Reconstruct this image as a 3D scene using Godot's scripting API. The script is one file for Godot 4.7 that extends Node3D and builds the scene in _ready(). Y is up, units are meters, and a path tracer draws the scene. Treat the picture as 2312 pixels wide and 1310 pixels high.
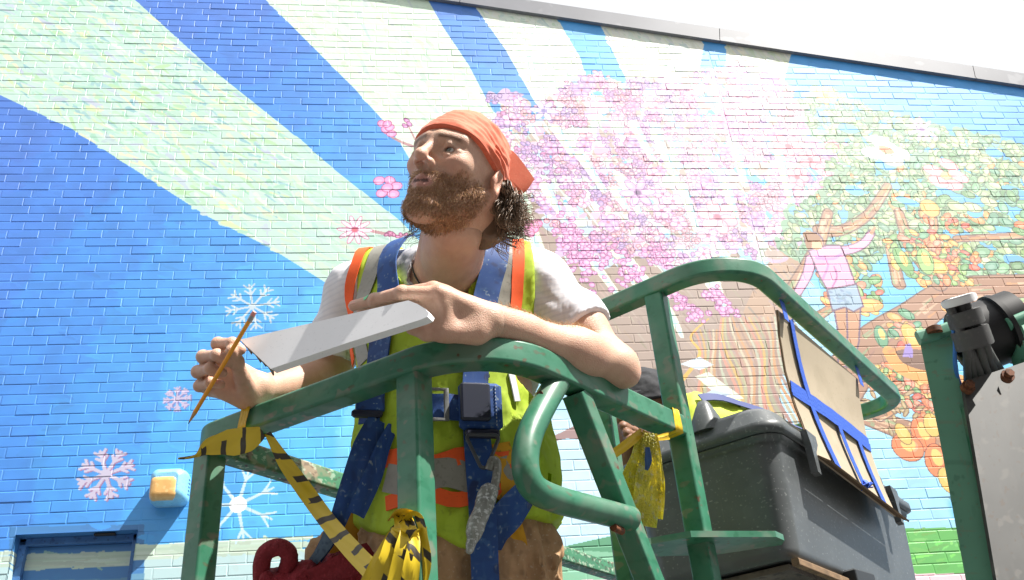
extends Node3D

var rng := RandomNumberGenerator.new()
var M := {}
var used := {}

func _ready() -> void:
	rng.seed = 7
	# ---- camera, sky, sun, exposure
	var cam := Camera3D.new()
	cam.name = "camera"
	cam.fov = 34.97
	cam.near = 0.05
	cam.far = 400.0
	cam.transform = Transform3D(Basis(Vector3(0.99252, -0.07418, 0.09698), Vector3(0.01310, 0.85438, 0.51949), Vector3(-0.12139, -0.51433, 0.84896)).orthonormalized(), Vector3(0, 0.5, 5.9))
	add_child(cam)
	cam.current = true
	var sky_mat := ProceduralSkyMaterial.new()
	sky_mat.sky_top_color = Color(0.98, 0.99, 1.0)
	sky_mat.sky_horizon_color = Color(1.0, 1.0, 1.0)
	sky_mat.sky_curve = 0.25
	sky_mat.sky_energy_multiplier = 0.74
	sky_mat.ground_bottom_color = Color(0.42, 0.42, 0.42)
	sky_mat.ground_horizon_color = Color(0.75, 0.78, 0.8)
	var sky := Sky.new()
	sky.sky_material = sky_mat
	var env := Environment.new()
	env.background_mode = Environment.BG_SKY
	env.sky = sky
	env.tonemap_mode = Environment.TONE_MAPPER_LINEAR
	env.tonemap_exposure = 2.1
	env.sdfgi_enabled = true
	env.ssao_enabled = true
	env.ssil_enabled = true
	var we := WorldEnvironment.new()
	we.name = "environment"
	we.environment = env
	add_child(we)
	var sun := DirectionalLight3D.new()
	sun.name = "sun"
	sun.light_energy = 1.6
	sun.light_color = Color(1.0, 0.98, 0.95)
	sun.light_angular_distance = 0.5
	sun.shadow_enabled = true
	add_child(sun)
	sun.look_at_from_position(Vector3(5, 8.6, 2.9), Vector3.ZERO, Vector3.UP)
	# ---- the place
	materials()
	ground()
	mural_building()
	wall_lamp()
	lift_basket()
	boom()
	toolbox()
	cardboard()
	tapes()
	man()
	coworker()
	red_bag()
	across_the_yard()

# ---------------------------------------------------------------- helpers
func numbered(called: String) -> String:
	var n: int = used.get(called, 0)
	used[called] = n + 1
	return called if n == 0 else "%s_%03d" % [called, n]

func thing(called: String, label: String, category: String, at := Vector3.ZERO, group := "") -> Node3D:
	var o := Node3D.new()
	o.name = numbered(called)
	add_child(o, true)
	o.position = at
	o.set_meta("label", label)
	o.set_meta("category", category)
	if group:
		o.set_meta("group", group)
	return o

func part(called: String, mesh: Mesh, m: Material, parent: Node3D, label := "") -> MeshInstance3D:
	var o := MeshInstance3D.new()
	var n := called
	var i := 0
	while parent.has_node(NodePath(n)):
		i += 1
		n = "%s_%03d" % [called, i]
	o.name = n
	o.mesh = mesh
	o.material_override = m
	parent.add_child(o, true)
	var p := parent
	var off := Vector3.ZERO
	while p != self and p != null:   # shapes are given in world places; parents are never turned
		off += p.position
		p = p.get_parent() as Node3D
	o.position = -off
	if label:
		o.set_meta("label", label)
	return o

func single(called: String, mesh: Mesh, m: Material, label: String, category: String, group := "") -> MeshInstance3D:
	var o := MeshInstance3D.new()
	o.name = numbered(called)
	o.mesh = mesh
	o.material_override = m
	add_child(o, true)
	o.set_meta("label", label)
	o.set_meta("category", category)
	if group:
		o.set_meta("group", group)
	return o

func std(col: Color, rough := 0.6, spec := 0.5) -> StandardMaterial3D:
	var m := StandardMaterial3D.new()
	m.albedo_color = col
	m.roughness = rough
	m.metallic_specular = spec
	return m

func rgb8(r: int, g: int, b: int) -> Color:
	return Color8(r, g, b)

# mottled texture: base colour, then layers of [noise frequency, threshold, colour, softness]
func mottled(size: int, base: Color, vary: float, layers: Array, sd: int) -> ImageTexture:
	var big := FastNoiseLite.new()
	big.seed = sd
	big.frequency = 0.012
	big.fractal_octaves = 4
	var ns := []
	for l in layers:
		var n := FastNoiseLite.new()
		n.seed = sd + 11 + ns.size()
		n.frequency = l[0]
		n.fractal_octaves = 3
		n.noise_type = FastNoiseLite.TYPE_SIMPLEX_SMOOTH
		ns.append(n.get_seamless_image(size, size))
	var b := big.get_seamless_image(size, size)
	b.convert(Image.FORMAT_L8)
	var bd := b.get_data()
	var nd := []
	for q: Image in ns:
		q.convert(Image.FORMAT_L8)
		nd.append(q.get_data())
	var out := PackedByteArray()
	out.resize(size * size * 3)
	var n_l := layers.size()
	for k in size * size:
		var c := base * (1.0 + vary * (bd[k] / 127.5 - 1.0))
		for i in n_l:
			var l: Array = layers[i]
			var v: float = nd[i][k] / 255.0
			if v > l[1]:
				c = c.lerp(l[2], minf(1.0, (v - l[1]) / l[3]))
		out[k * 3] = clampi(int(c.r * 255.0), 0, 255)
		out[k * 3 + 1] = clampi(int(c.g * 255.0), 0, 255)
		out[k * 3 + 2] = clampi(int(c.b * 255.0), 0, 255)
	return ImageTexture.create_from_image(Image.create_from_data(size, size, false, Image.FORMAT_RGB8, out))

func tri(tex: Texture2D, scale: float, rough: float, spec := 0.5) -> StandardMaterial3D:
	var m := std(Color.WHITE, rough, spec)
	m.albedo_texture = tex
	m.uv1_triplanar = true
	m.uv1_world_triplanar = true
	m.uv1_scale = Vector3.ONE * scale
	return m

func noise_bump(m: StandardMaterial3D, freq: float, cm: float, sd: int) -> void:
	var n := FastNoiseLite.new()
	n.seed = sd
	n.frequency = freq
	n.fractal_octaves = 4
	m.heightmap_enabled = true
	m.heightmap_texture = ImageTexture.create_from_image(n.get_seamless_image(512, 512))
	m.heightmap_scale = cm

# a shape being collected: positions, normals, uvs, colours, indices
class Shape:
	var v := PackedVector3Array()
	var n := PackedVector3Array()
	var t := PackedVector2Array()
	var c := PackedColorArray()
	var i := PackedInt32Array()
	func mesh() -> ArrayMesh:
		var a := []
		a.resize(Mesh.ARRAY_MAX)
		a[Mesh.ARRAY_VERTEX] = v
		a[Mesh.ARRAY_NORMAL] = n
		if t.size() == v.size():
			a[Mesh.ARRAY_TEX_UV] = t
		if c.size() == v.size():
			a[Mesh.ARRAY_COLOR] = c
		a[Mesh.ARRAY_INDEX] = i
		var m := ArrayMesh.new()
		m.add_surface_from_arrays(Mesh.PRIMITIVE_TRIANGLES, a)
		return m
	func quad(p0: Vector3, p1: Vector3, p2: Vector3, p3: Vector3, nn := Vector3.ZERO) -> void:
		# flat quad; turned so that its front looks along nn (or its own normal for clockwise order)
		var g := (p2 - p0).cross(p1 - p0).normalized()
		if nn == Vector3.ZERO:
			nn = g
		var b := v.size()
		v.append_array(PackedVector3Array([p0, p1, p2, p3]))
		n.append_array(PackedVector3Array([nn, nn, nn, nn]))
		if g.dot(nn) >= 0:
			i.append_array(PackedInt32Array([b, b + 1, b + 2, b, b + 2, b + 3]))
		else:
			i.append_array(PackedInt32Array([b, b + 2, b + 1, b, b + 3, b + 2]))
	func face(p0: Vector3, p1: Vector3, p2: Vector3, nn := Vector3.ZERO) -> void:
		var g := (p2 - p0).cross(p1 - p0).normalized()
		if nn == Vector3.ZERO:
			nn = g
		var b := v.size()
		v.append_array(PackedVector3Array([p0, p1, p2]))
		n.append_array(PackedVector3Array([nn, nn, nn]))
		i.append_array(PackedInt32Array([b, b + 1, b + 2] if g.dot(nn) >= 0 else [b, b + 2, b + 1]))

# rings of equal count joined to a skin; smooth normals; ends capped when asked
func loft(rings: Array, closed := true, cap := true, s: Shape = null) -> Shape:
	if s == null:
		s = Shape.new()
	var b := s.v.size()
	var k: int = rings[0].size()
	var rn := rings.size()
	for r in rn:
		for j in k:
			var p: Vector3 = rings[r][j]
			var a: Vector3 = rings[maxi(r - 1, 0)][j]
			var z: Vector3 = rings[mini(r + 1, rn - 1)][j]
			var l: Vector3 = rings[r][(j - 1 + k) % k if closed else maxi(j - 1, 0)]
			var q: Vector3 = rings[r][(j + 1) % k if closed else mini(j + 1, k - 1)]
			s.v.append(p)
			s.n.append((q - l).cross(z - a).normalized())
	for r in rn - 1:
		for j in (k if closed else k - 1):
			var j2 := (j + 1) % k
			var a := b + r * k + j
			var c := b + r * k + j2
			s.i.append_array(PackedInt32Array([a, a + k, c, c, a + k, c + k]))
	if cap and closed:
		for e in [0, rn - 1]:
			var mid := Vector3.ZERO
			for p in rings[e]:
				mid += p
			mid /= k
			var other: Vector3 = rings[1 if e == 0 else rn - 2][0]
			var nn := (mid - other).normalized()
			var pl: Vector3 = (rings[e][1] - rings[e][0]).cross(rings[e][k / 2] - rings[e][0]).normalized()
			if pl.dot(nn) < 0:
				pl = -pl
			for j in k:
				s.face(mid, rings[e][j], rings[e][(j + 1) % k], pl)
	return s

# rounded rectangle outline, w x h, corner radius r
func rrect(w: float, h: float, r: float, seg := 3) -> PackedVector2Array:
	var o := PackedVector2Array()
	for q in 4:
		var cx := (w / 2 - r) * (1 if q == 0 or q == 3 else -1)
		var cy := (h / 2 - r) * (1 if q < 2 else -1)
		for j in seg + 1:
			var a := PI / 2 * (q + float(j) / seg)
			o.append(Vector2(cx + r * cos(a), cy + r * sin(a)))
	return o

func circle(r: float, k := 16) -> PackedVector2Array:
	var o := PackedVector2Array()
	for j in k:
		o.append(Vector2(cos(TAU * j / k), sin(TAU * j / k)) * r)
	return o

# sweep an outline along a path; the outline's y stays near «up»
func sweep(path: Array, prof: PackedVector2Array, up: Vector3, scales: Array = [], cap := true, s: Shape = null) -> Shape:
	var rings := []
	for k in path.size():
		var t: Vector3 = (path[mini(k + 1, path.size() - 1)] - path[maxi(k - 1, 0)]).normalized()
		var x := up.cross(t).normalized()
		var y := t.cross(x).normalized()
		var f: float = scales[k] if scales.size() else 1.0
		var m := 1.0
		if k > 0 and k < path.size() - 1:
			var c: float = ((path[k + 1] - path[k]).normalized() + (path[k] - path[k - 1]).normalized()).length() / 2
			m = 1.0 / maxf(c, 0.5)
		var ring := PackedVector3Array()
		for p in prof:
			ring.append(path[k] + (x * p.x * m + y * p.y) * f)
		rings.append(ring)
	# hard outline edges keep their own normals: build strip by strip with outline normals
	if s == null:
		s = Shape.new()
	var b := s.v.size()
	var n := prof.size()
	var pn := PackedVector2Array()
	for j in n:
		var d := prof[(j + 1) % n] - prof[(j - 1 + n) % n]
		pn.append(Vector2(d.y, -d.x).normalized())
	for k in path.size():
		var t: Vector3 = (path[mini(k + 1, path.size() - 1)] - path[maxi(k - 1, 0)]).normalized()
		var x := up.cross(t).normalized()
		var y := t.cross(x).normalized()
		for j in n:
			s.v.append(rings[k][j])
			s.n.append((x * pn[j].x + y * pn[j].y).normalized())
	for k in path.size() - 1:
		for j in n:
			var a := b + k * n + j
			var c := b + k * n + (j + 1) % n
			s.i.append_array(PackedInt32Array([a, a + n, c, c, a + n, c + n]))
	if cap:
		for e in [0, path.size() - 1]:
			var mid: Vector3 = path[e]
			var nn: Vector3 = (path[e] - path[1 if e == 0 else e - 1]).normalized()
			for j in n:
				s.face(mid, rings[e][j], rings[e][(j + 1) % n], nn)
	return s

func bar(a: Vector3, b: Vector3, w: float, h: float, up := Vector3.UP, r := 0.006, s: Shape = null) -> Shape:
	if absf((b - a).normalized().dot(up)) > 0.98:
		up = Vector3(0.78, 0, 0.625)
	return sweep([a, b], rrect(w, h, r), up, [], true, s)

func tube(path: Array, r: float, k := 12, scales: Array = [], s: Shape = null) -> Shape:
	var up := Vector3(0.31, 0.87, 0.38)
	return sweep(path, circle(r, k), up, scales, true, s)

# polyline whose corners are rounded: pts, radius per inner corner
func fillet(pts: Array, radii: Array, seg := 10) -> Array:
	var out := [pts[0]]
	for k in range(1, pts.size() - 1):
		var p: Vector3 = pts[k]
		var a: Vector3 = (pts[k - 1] - p).normalized()
		var b: Vector3 = (pts[k + 1] - p).normalized()
		var half := a.angle_to(b) / 2
		var r: float = radii[k - 1]
		var d := r / tan(half)
		var c := p + (a + b).normalized() * (r / sin(half))
		var s0 := p + a * d - c
		var s1 := p + b * d - c
		for j in seg + 1:
			out.append(c + s0.slerp(s1, float(j) / seg))
	out.append(pts[-1])
	return out

func smooth_path(pts: Array, sub := 6) -> Array:
	var out := []
	for k in pts.size() - 1:
		var p0 = pts[maxi(k - 1, 0)]
		var p3 = pts[mini(k + 2, pts.size() - 1)]
		for j in sub:
			out.append(pts[k].cubic_interpolate(pts[k + 1], p0, p3, float(j) / sub))
	out.append(pts[-1])
	return out

# a plate: outline of world points (flat), thickness along nn, bevelled by its side faces
func plate(outline: Array, nn: Vector3, thick: float, s: Shape = null) -> Shape:
	if s == null:
		s = Shape.new()
	nn = nn.normalized()
	var ax: Vector3 = (outline[1] - outline[0]).normalized()
	var ay := nn.cross(ax)
	var flat := PackedVector2Array()
	for p in outline:
		flat.append(Vector2((p - outline[0]).dot(ax), (p - outline[0]).dot(ay)))
	var idx := Geometry2D.triangulate_polygon(flat)
	for j in range(0, idx.size(), 3):
		for e in [1.0, -1.0]:
			var o: Vector3 = nn * thick * 0.5 * e
			s.face(outline[idx[j]] + o, outline[idx[j + 1]] + o, outline[idx[j + 2]] + o, nn * e)
	var mid := Vector3.ZERO
	for p in outline:
		mid += p
	mid /= outline.size()
	var cw := Geometry2D.is_polygon_clockwise(flat)
	for j in outline.size():
		var a: Vector3 = outline[j]
		var b: Vector3 = outline[(j + 1) % outline.size()]
		var out_n := (b - a).cross(nn).normalized() * (-1.0 if cw else 1.0)
		var o := nn * thick * 0.5
		s.quad(a + o, b + o, b - o, a - o, out_n)
	return s

func box(c: Vector3, size: Vector3, basis := Basis.IDENTITY, s: Shape = null, r := 0.004) -> Shape:
	# box with chamfered upright edges and ends
	if s == null:
		s = Shape.new()
	var prof := rrect(size.x, size.z, minf(r, minf(size.x, size.z) * 0.3), 2)
	var rings := []
	for st in [[-0.5, 1.0], [-0.5, 0.0], [0.5, 0.0], [0.5, 1.0]]:
		var ring := PackedVector3Array()
		for p in prof:
			var sh := Vector2(p.x * (1.0 - st[1] * 2 * r / size.x), p.y * (1.0 - st[1] * 2 * r / size.z))
			var yy: float = st[0] * size.y * 1.0
			if st[1] == 0.0:
				yy -= signf(yy) * r
			ring.append(c + basis * Vector3(sh.x, yy, sh.y))
		rings.append(ring)
	var b := s.v.size()
	for k in 3:
		for j in prof.size():
			var j2 := (j + 1) % prof.size()
			var p0: Vector3 = rings[k][j]
			var p1: Vector3 = rings[k][j2]
			var p2: Vector3 = rings[k + 1][j2]
			var p3: Vector3 = rings[k + 1][j]
			var g := (p2 - p0).cross(p1 - p0).normalized()
			s.quad(p0, p1, p2, p3, g if g.dot((p0 + p2) / 2 - c) > 0 else -g)
	for e in [0, 3]:
		var mid := Vector3.ZERO
		for p in rings[e]:
			mid += p
		mid /= prof.size()
		for j in prof.size():
			s.face(mid, rings[e][j], rings[e][(j + 1) % prof.size()], (mid - c).normalized())
	return s

# ---------------------------------------------------------------- materials, ground, building
func materials() -> void:
	var green := mottled(384, rgb8(54, 116, 90), 0.12, [[0.045, 0.66, rgb8(34, 100, 72), 0.1], [0.013, 0.55, rgb8(98, 124, 106), 0.22], [0.022, 0.76, rgb8(118, 118, 104), 0.03], [0.03, 0.83, rgb8(96, 62, 44), 0.03]], 3)
	M.green = tri(green, 1.7, 0.38, 0.5)
	noise_bump(M.green, 0.02, 0.03, 5)
	M.worn = tri(mottled(384, rgb8(62, 118, 88), 0.15, [[0.02, 0.6, rgb8(150, 132, 112), 0.08], [0.04, 0.7, rgb8(62, 44, 36), 0.05], [0.06, 0.72, rgb8(182, 196, 178), 0.04]], 8), 1.9, 0.5)
	M.boom_green = tri(mottled(384, rgb8(92, 148, 124), 0.06, [[0.04, 0.78, rgb8(56, 104, 84), 0.04], [0.09, 0.80, rgb8(120, 118, 100), 0.02]], 21), 1.3, 0.45)
	M.grey_plate = tri(mottled(384, rgb8(66, 67, 66), 0.14, [[0.03, 0.68, rgb8(84, 83, 80), 0.1], [0.08, 0.77, rgb8(66, 56, 48), 0.03]], 31), 1.6, 0.6)
	M.plastic = tri(mottled(384, rgb8(84, 88, 90), 0.08, [[0.16, 0.80, rgb8(158, 160, 158), 0.03], [0.02, 0.66, rgb8(95, 99, 101), 0.14]], 41), 1.5, 0.42)
	M.plastic_dark = std(rgb8(38, 42, 46), 0.45)
	M.black = std(rgb8(24, 24, 26), 0.5)
	M.rubber = tri(mottled(192, rgb8(76, 76, 76), 0.12, [[0.1, 0.78, rgb8(98, 96, 92), 0.05]], 51), 3.0, 0.6)
	M.white = std(rgb8(228, 229, 230), 0.6)
	M.rust = tri(mottled(192, rgb8(112, 66, 38), 0.25, [[0.06, 0.6, rgb8(72, 44, 30), 0.1]], 61), 8.0, 0.8)
	M.steel = std(rgb8(150, 150, 148), 0.35)
	M.steel.metallic = 0.8
	M.board = tri(mottled(192, rgb8(240, 241, 244), 0.02, [[0.2, 0.82, rgb8(200, 202, 206), 0.05]], 71), 4.0, 0.7)
	M.card = tri(mottled(192, rgb8(180, 166, 144), 0.05, [[0.02, 0.62, rgb8(170, 156, 134), 0.2], [0.3, 0.8, rgb8(150, 134, 112), 0.05]], 81), 2.0, 0.85)
	M.card_edge = tri(mottled(192, rgb8(128, 104, 78), 0.2, [[0.2, 0.6, rgb8(84, 66, 48), 0.1]], 83), 9.0, 0.9)
	M.blue_tape = std(rgb8(48, 92, 196), 0.6)
	noise_bump(M.blue_tape, 0.05, 0.1, 13)
	M.blue_tape.uv1_triplanar = true
	M.blue_tape.uv1_world_triplanar = true
	M.blue_tape.uv1_scale = Vector3.ONE * 4
	M.galv = tri(mottled(192, rgb8(122, 124, 131), 0.05, [[0.03, 0.7, rgb8(138, 140, 146), 0.1]], 91), 0.6, 0.5)
	M.red_cloth = tri(mottled(192, rgb8(126, 26, 38), 0.12, [[0.05, 0.68, rgb8(112, 22, 34), 0.1], [0.25, 0.8, rgb8(178, 70, 76), 0.05]], 93), 3.0, 0.85)
	noise_bump(M.red_cloth, 0.04, 0.5, 19)

func ground() -> void:
	var s := Shape.new()
	s.quad(Vector3(-90, 0, -70), Vector3(90, 0, -70), Vector3(90, 0, 110), Vector3(-90, 0, 110), Vector3.UP)
	var g := tri(mottled(384, rgb8(84, 84, 84), 0.12, [[0.05, 0.66, rgb8(70, 70, 70), 0.1], [0.2, 0.76, rgb8(120, 118, 114), 0.05]], 101), 0.35, 0.9)
	var o := MeshInstance3D.new()
	o.name = "ground"
	o.mesh = s.mesh()
	o.material_override = g
	add_child(o, true)
	o.set_meta("kind", "structure")
	o.set_meta("label", "dark asphalt yard in front of the mural wall")

const WX0 := -4.2
const WX1 := 7.0
const WY0 := 1.0
const WY1 := 8.0
const ROOF_K := -0.1788
func roof_y(x: float) -> float:
	return 7.117 + ROOF_K * (x - 0.84)

func wall_uv(p: Vector3) -> Vector2:
	return Vector2((p.x - WX0) / (WX1 - WX0), (WY1 - p.y) / (WY1 - WY0))

func wall_quad(s: Shape, x0: float, y0: float, x1: float, y1: float, z: float, y1b := -1.0) -> void:
	var pts := [Vector3(x0, y0, z), Vector3(x0, y1, z), Vector3(x1, y1b if y1b > 0 else y1, z), Vector3(x1, y0, z)]
	s.quad(pts[0], pts[1], pts[2], pts[3], Vector3.BACK)
	for p in pts:
		s.t.append(wall_uv(p))

const DOOR_X0 := -2.368
const DOOR_X1 := -1.646
const DOOR_Y := 2.356
const BRICK := 0.2235
const COURSE := 0.0745
const JOINTS := [2.86]

func brick_shape(x0: float, x1: float, y0: float, y1: float, out: float, s: Shape = null) -> Shape:
	if s == null:
		s = Shape.new()
	var e := 0.0026 + rng.randf() * 0.002
	var dz := out
	var tl := (rng.randf() - 0.5) * 0.0016
	var tr := (rng.randf() - 0.5) * 0.0016
	var tb := (rng.randf() - 0.5) * 0.0016
	var back := [Vector3(x0, y0, -0.012), Vector3(x0, y1, -0.012), Vector3(x1, y1, -0.012), Vector3(x1, y0, -0.012)]
	var mid := [Vector3(x0, y0, dz - e * 0.8), Vector3(x0, y1, dz - e * 0.8), Vector3(x1, y1, dz - e * 0.8), Vector3(x1, y0, dz - e * 0.8)]
	var fr := [Vector3(x0 + e, y0 + e, dz + tl + tb), Vector3(x0 + e, y1 - e, dz + tl), Vector3(x1 - e, y1 - e, dz + tr), Vector3(x1 - e, y0 + e, dz + tr + tb)]
	s.quad(fr[0], fr[1], fr[2], fr[3])
	for p in fr:
		s.t.append(wall_uv(p))
	for k in 4:
		var j := (k + 1) % 4
		for lv in [[mid, fr], [back, mid]]:
			s.quad(lv[0][k], lv[0][j], lv[1][j], lv[1][k])
			for p in [lv[0][k], lv[0][j], lv[1][j], lv[1][k]]:
				s.t.append(wall_uv(p))
	return s

func mural_building() -> void:
	var b := thing("brick_building", "painted brick building covered by a bright mural with a sloping grey roof edge", "building")
	var mt := std(Color.WHITE, 0.55, 0.9)
	mt.albedo_texture = mural_texture()
	mt.texture_repeat = false
	M.mural = mt
	# mortar bed behind the bricks, with the door left open
	var s := Shape.new()
	var z := -0.0014
	var xs := [WX0, DOOR_X0, DOOR_X1, 0.0, 2.0, 4.0, WX1]
	for k in 6:
		var y0 := DOOR_Y if k == 1 else WY0
		wall_quad(s, xs[k], y0, xs[k + 1], roof_y(xs[k]), z, roof_y(xs[k + 1]))
	var wall := part("brick_wall", s.mesh(), mt, b)
	# bricks: the nearest three hundred in open view one by one, the rest joined
	var near := []
	var rest := Shape.new()
	var rows := int((WY1 - WY0) / COURSE)
	for r in rows:
		var y0 := WY0 + r * COURSE
		var y1 := y0 + COURSE - 0.0052
		var x := WX0 + (BRICK / 2 if r % 2 else 0.0) + (rng.randf() - 0.5) * 0.012
		if r % 7 == 3:
			x += BRICK * 0.25
		while x < WX1 - BRICK:
			var x0 := x
			var x1 := x + BRICK - 0.005
			x += BRICK
			if y1 > roof_y(x1) - 0.02:
				continue
			var spans := [[x0, x1]]
			for jx in JOINTS:
				if jx > x0 and jx < x1:
					spans = [[x0, jx - 0.006], [jx + 0.006, x1]]
			for sp in spans:
				if y0 < DOOR_Y and sp[1] > DOOR_X0 and sp[0] < DOOR_X1:
					if sp[0] < DOOR_X0 - 0.03:
						sp = [sp[0], DOOR_X0]
					elif sp[1] > DOOR_X1 + 0.03:
						sp = [DOOR_X1, sp[1]]
					else:
						continue
				if sp[1] - sp[0] < 0.02:
					continue
				var out := rng.randf() * 0.0009
				if rng.randf() < 0.06:
					out += 0.0016
				var c := Vector3((sp[0] + sp[1]) / 2, (y0 + y1) / 2, 0)
				var seen: bool = c.x < -0.42 and c.x > -2.75 - (c.y - 1.9) * 0.28 and c.y > 1.85
				if seen and c.x > -0.95 and c.y < 3.2:
					seen = false
				if seen:
					near.append([c.distance_to(Vector3(-0.6, 0.5, 5.9)), sp[0], sp[1], y0, y1, out])
				else:
					brick_shape(sp[0], sp[1], y0, y1, out, rest)
	near.sort_custom(func(a, c): return a[0] < c[0])
	for k in near.size():
		var q: Array = near[k]
		if k < 300:
			part("brick", brick_shape(q[1], q[2], q[3], q[4], q[5]).mesh(), mt, wall)
		else:
			brick_shape(q[1], q[2], q[3], q[4], q[5], rest)
	var field := part("brick_field", rest.mesh(), mt, wall)
	field.set_meta("kind", "stuff")
	# body of the building behind the wall face
	var body := Shape.new()
	var out_pts := [Vector3(-9, 0, -0.32), Vector3(-9, roof_y(-9), -0.32), Vector3(9, roof_y(9), -0.32), Vector3(9, 0, -0.32)]
	plate(out_pts, Vector3.BACK, 0.3, body)
	# plain wall outside the painted field and below it
	var low := Shape.new()
	for q in [[-9.0, 0.0, WX0, 0], [WX1, 0.0, 9.0, 0]]:
		var pts := [Vector3(q[0], 0, -0.012), Vector3(q[0], roof_y(q[0]), -0.012), Vector3(q[2], roof_y(q[2]), -0.012), Vector3(q[2], 0, -0.012)]
		low.quad(pts[0], pts[1], pts[2], pts[3], Vector3.BACK)
	for q in [[WX0, DOOR_X0], [DOOR_X1, WX1]]:
		low.quad(Vector3(q[0], 0, -0.012), Vector3(q[0], WY0, -0.012), Vector3(q[1], WY0, -0.012), Vector3(q[1], 0, -0.012), Vector3.BACK)
	part("back_wall", body.mesh(), std(rgb8(150, 140, 130), 0.9), b)
	part("plain_wall", low.mesh(), std(rgb8(120, 170, 205), 0.8), b)
	# door in its recess
	var d := Shape.new()
	wall_quad(d, DOOR_X0 + 0.045, 0.0, DOOR_X1 - 0.045, DOOR_Y - 0.05, -0.115)
	var door := part("door", d.mesh(), M.mural, b)
	var rv := Shape.new()
	for q in [[Vector3(DOOR_X0, 0, 0.004), Vector3(DOOR_X0, DOOR_Y, 0.004), Vector3(DOOR_X0, DOOR_Y, -0.165), Vector3(DOOR_X0, 0, -0.165), Vector3.RIGHT],
			[Vector3(DOOR_X1, 0, 0.004), Vector3(DOOR_X1, DOOR_Y, 0.004), Vector3(DOOR_X1, DOOR_Y, -0.165), Vector3(DOOR_X1, 0, -0.165), Vector3.LEFT],
			[Vector3(DOOR_X0, DOOR_Y, 0.004), Vector3(DOOR_X1, DOOR_Y, 0.004), Vector3(DOOR_X1, DOOR_Y, -0.165), Vector3(DOOR_X0, DOOR_Y, -0.165), Vector3.DOWN]]:
		rv.quad(q[0], q[1], q[2], q[3], q[4])
		for k in 4:
			rv.t.append(wall_uv(q[k]))
	part("reveal", rv.mesh(), M.mural, door)
	var fr := Shape.new()
	for q in [[DOOR_X0 + 0.022, 0.0, DOOR_Y], [DOOR_X1 - 0.022, 0.0, DOOR_Y]]:
		bar(Vector3(q[0], q[1], -0.10), Vector3(q[0], q[2], -0.10), 0.05, 0.044, Vector3.RIGHT, 0.004, fr)
	bar(Vector3(DOOR_X0, DOOR_Y - 0.024, -0.10), Vector3(DOOR_X1, DOOR_Y - 0.024, -0.10), 0.05, 0.046, Vector3.UP, 0.004, fr)
	part("frame", fr.mesh(), tri(mottled(192, rgb8(70, 118, 176), 0.1, [[0.05, 0.7, rgb8(58, 92, 140), 0.1]], 111), 2.0, 0.5), door)
	var hd := Shape.new()
	box(Vector3((DOOR_X0 + DOOR_X1) / 2 + 0.16, DOOR_Y - 0.012, -0.03), Vector3(0.13, 0.014, 0.03), Basis.IDENTITY, hd, 0.003)
	part("closer_bracket", hd.mesh(), M.black, door)
	# roof edge: metal coping in lengths, with a drip lip
	var roof := part("roof", plate([Vector3(-9, roof_y(-9) + 0.08, -0.2), Vector3(9, roof_y(9) + 0.08, -0.2), Vector3(9, roof_y(9) + 0.08, -6), Vector3(-9, roof_y(-9) + 0.08, -6)], Vector3(-ROOF_K, 1, 0), 0.1).mesh(), M.galv, b)
	var x := -9.0
	while x < 9.0:
		var x1 := minf(x + 2.4, 9.0)
		var a := Vector3(x + 0.003, roof_y(x) + 0.085, -0.12)
		var e := Vector3(x1 - 0.003, roof_y(x1) + 0.085, -0.12)
		var prof := PackedVector2Array([Vector2(-0.15, -0.085), Vector2(-0.142, -0.085), Vector2(-0.135, -0.07), Vector2(0.135, -0.07), Vector2(0.135, 0.095), Vector2(-0.135, 0.095)])
		var along := (e - a).normalized()
		var flip := PackedVector2Array()
		for p in prof:
			flip.append(Vector2(p.x, p.y))
		var rings := []
		var nrm := Vector3(-ROOF_K, 1, 0).normalized()
		for at in [a, e]:
			var ring := PackedVector3Array()
			for p in [Vector2(0.158, -0.088), Vector2(0.158, -0.078), Vector2(0.147, -0.066), Vector2(0.147, 0.088), Vector2(0.137, 0.098), Vector2(-0.15, 0.098), Vector2(-0.15, -0.08)]:
				ring.append(at + nrm * p.y + Vector3(0, 0, p.x))
			rings.append(ring)
		var s2 := Shape.new()
		for k in 7:
			var k2 := (k + 1) % 7
			s2.quad(rings[0][k], rings[0][k2], rings[1][k2], rings[1][k])
			var mid := (a + e) / 2
			var bq := s2.v.size() - 4
			var fc := (s2.v[bq] + s2.v[bq + 2]) / 2 - mid
			fc -= along * fc.dot(along)
			if s2.n[bq].dot(fc) < 0:
				for j in 4:
					s2.n[bq + j] = -s2.n[bq + j]
				var li := s2.i.size() - 6
				for tq in [0, 3]:
					var sw := s2.i[li + tq + 1]
					s2.i[li + tq + 1] = s2.i[li + tq + 2]
					s2.i[li + tq + 2] = sw
		part("coping", s2.mesh(), M.galv, roof)
		x += 2.4

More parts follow.
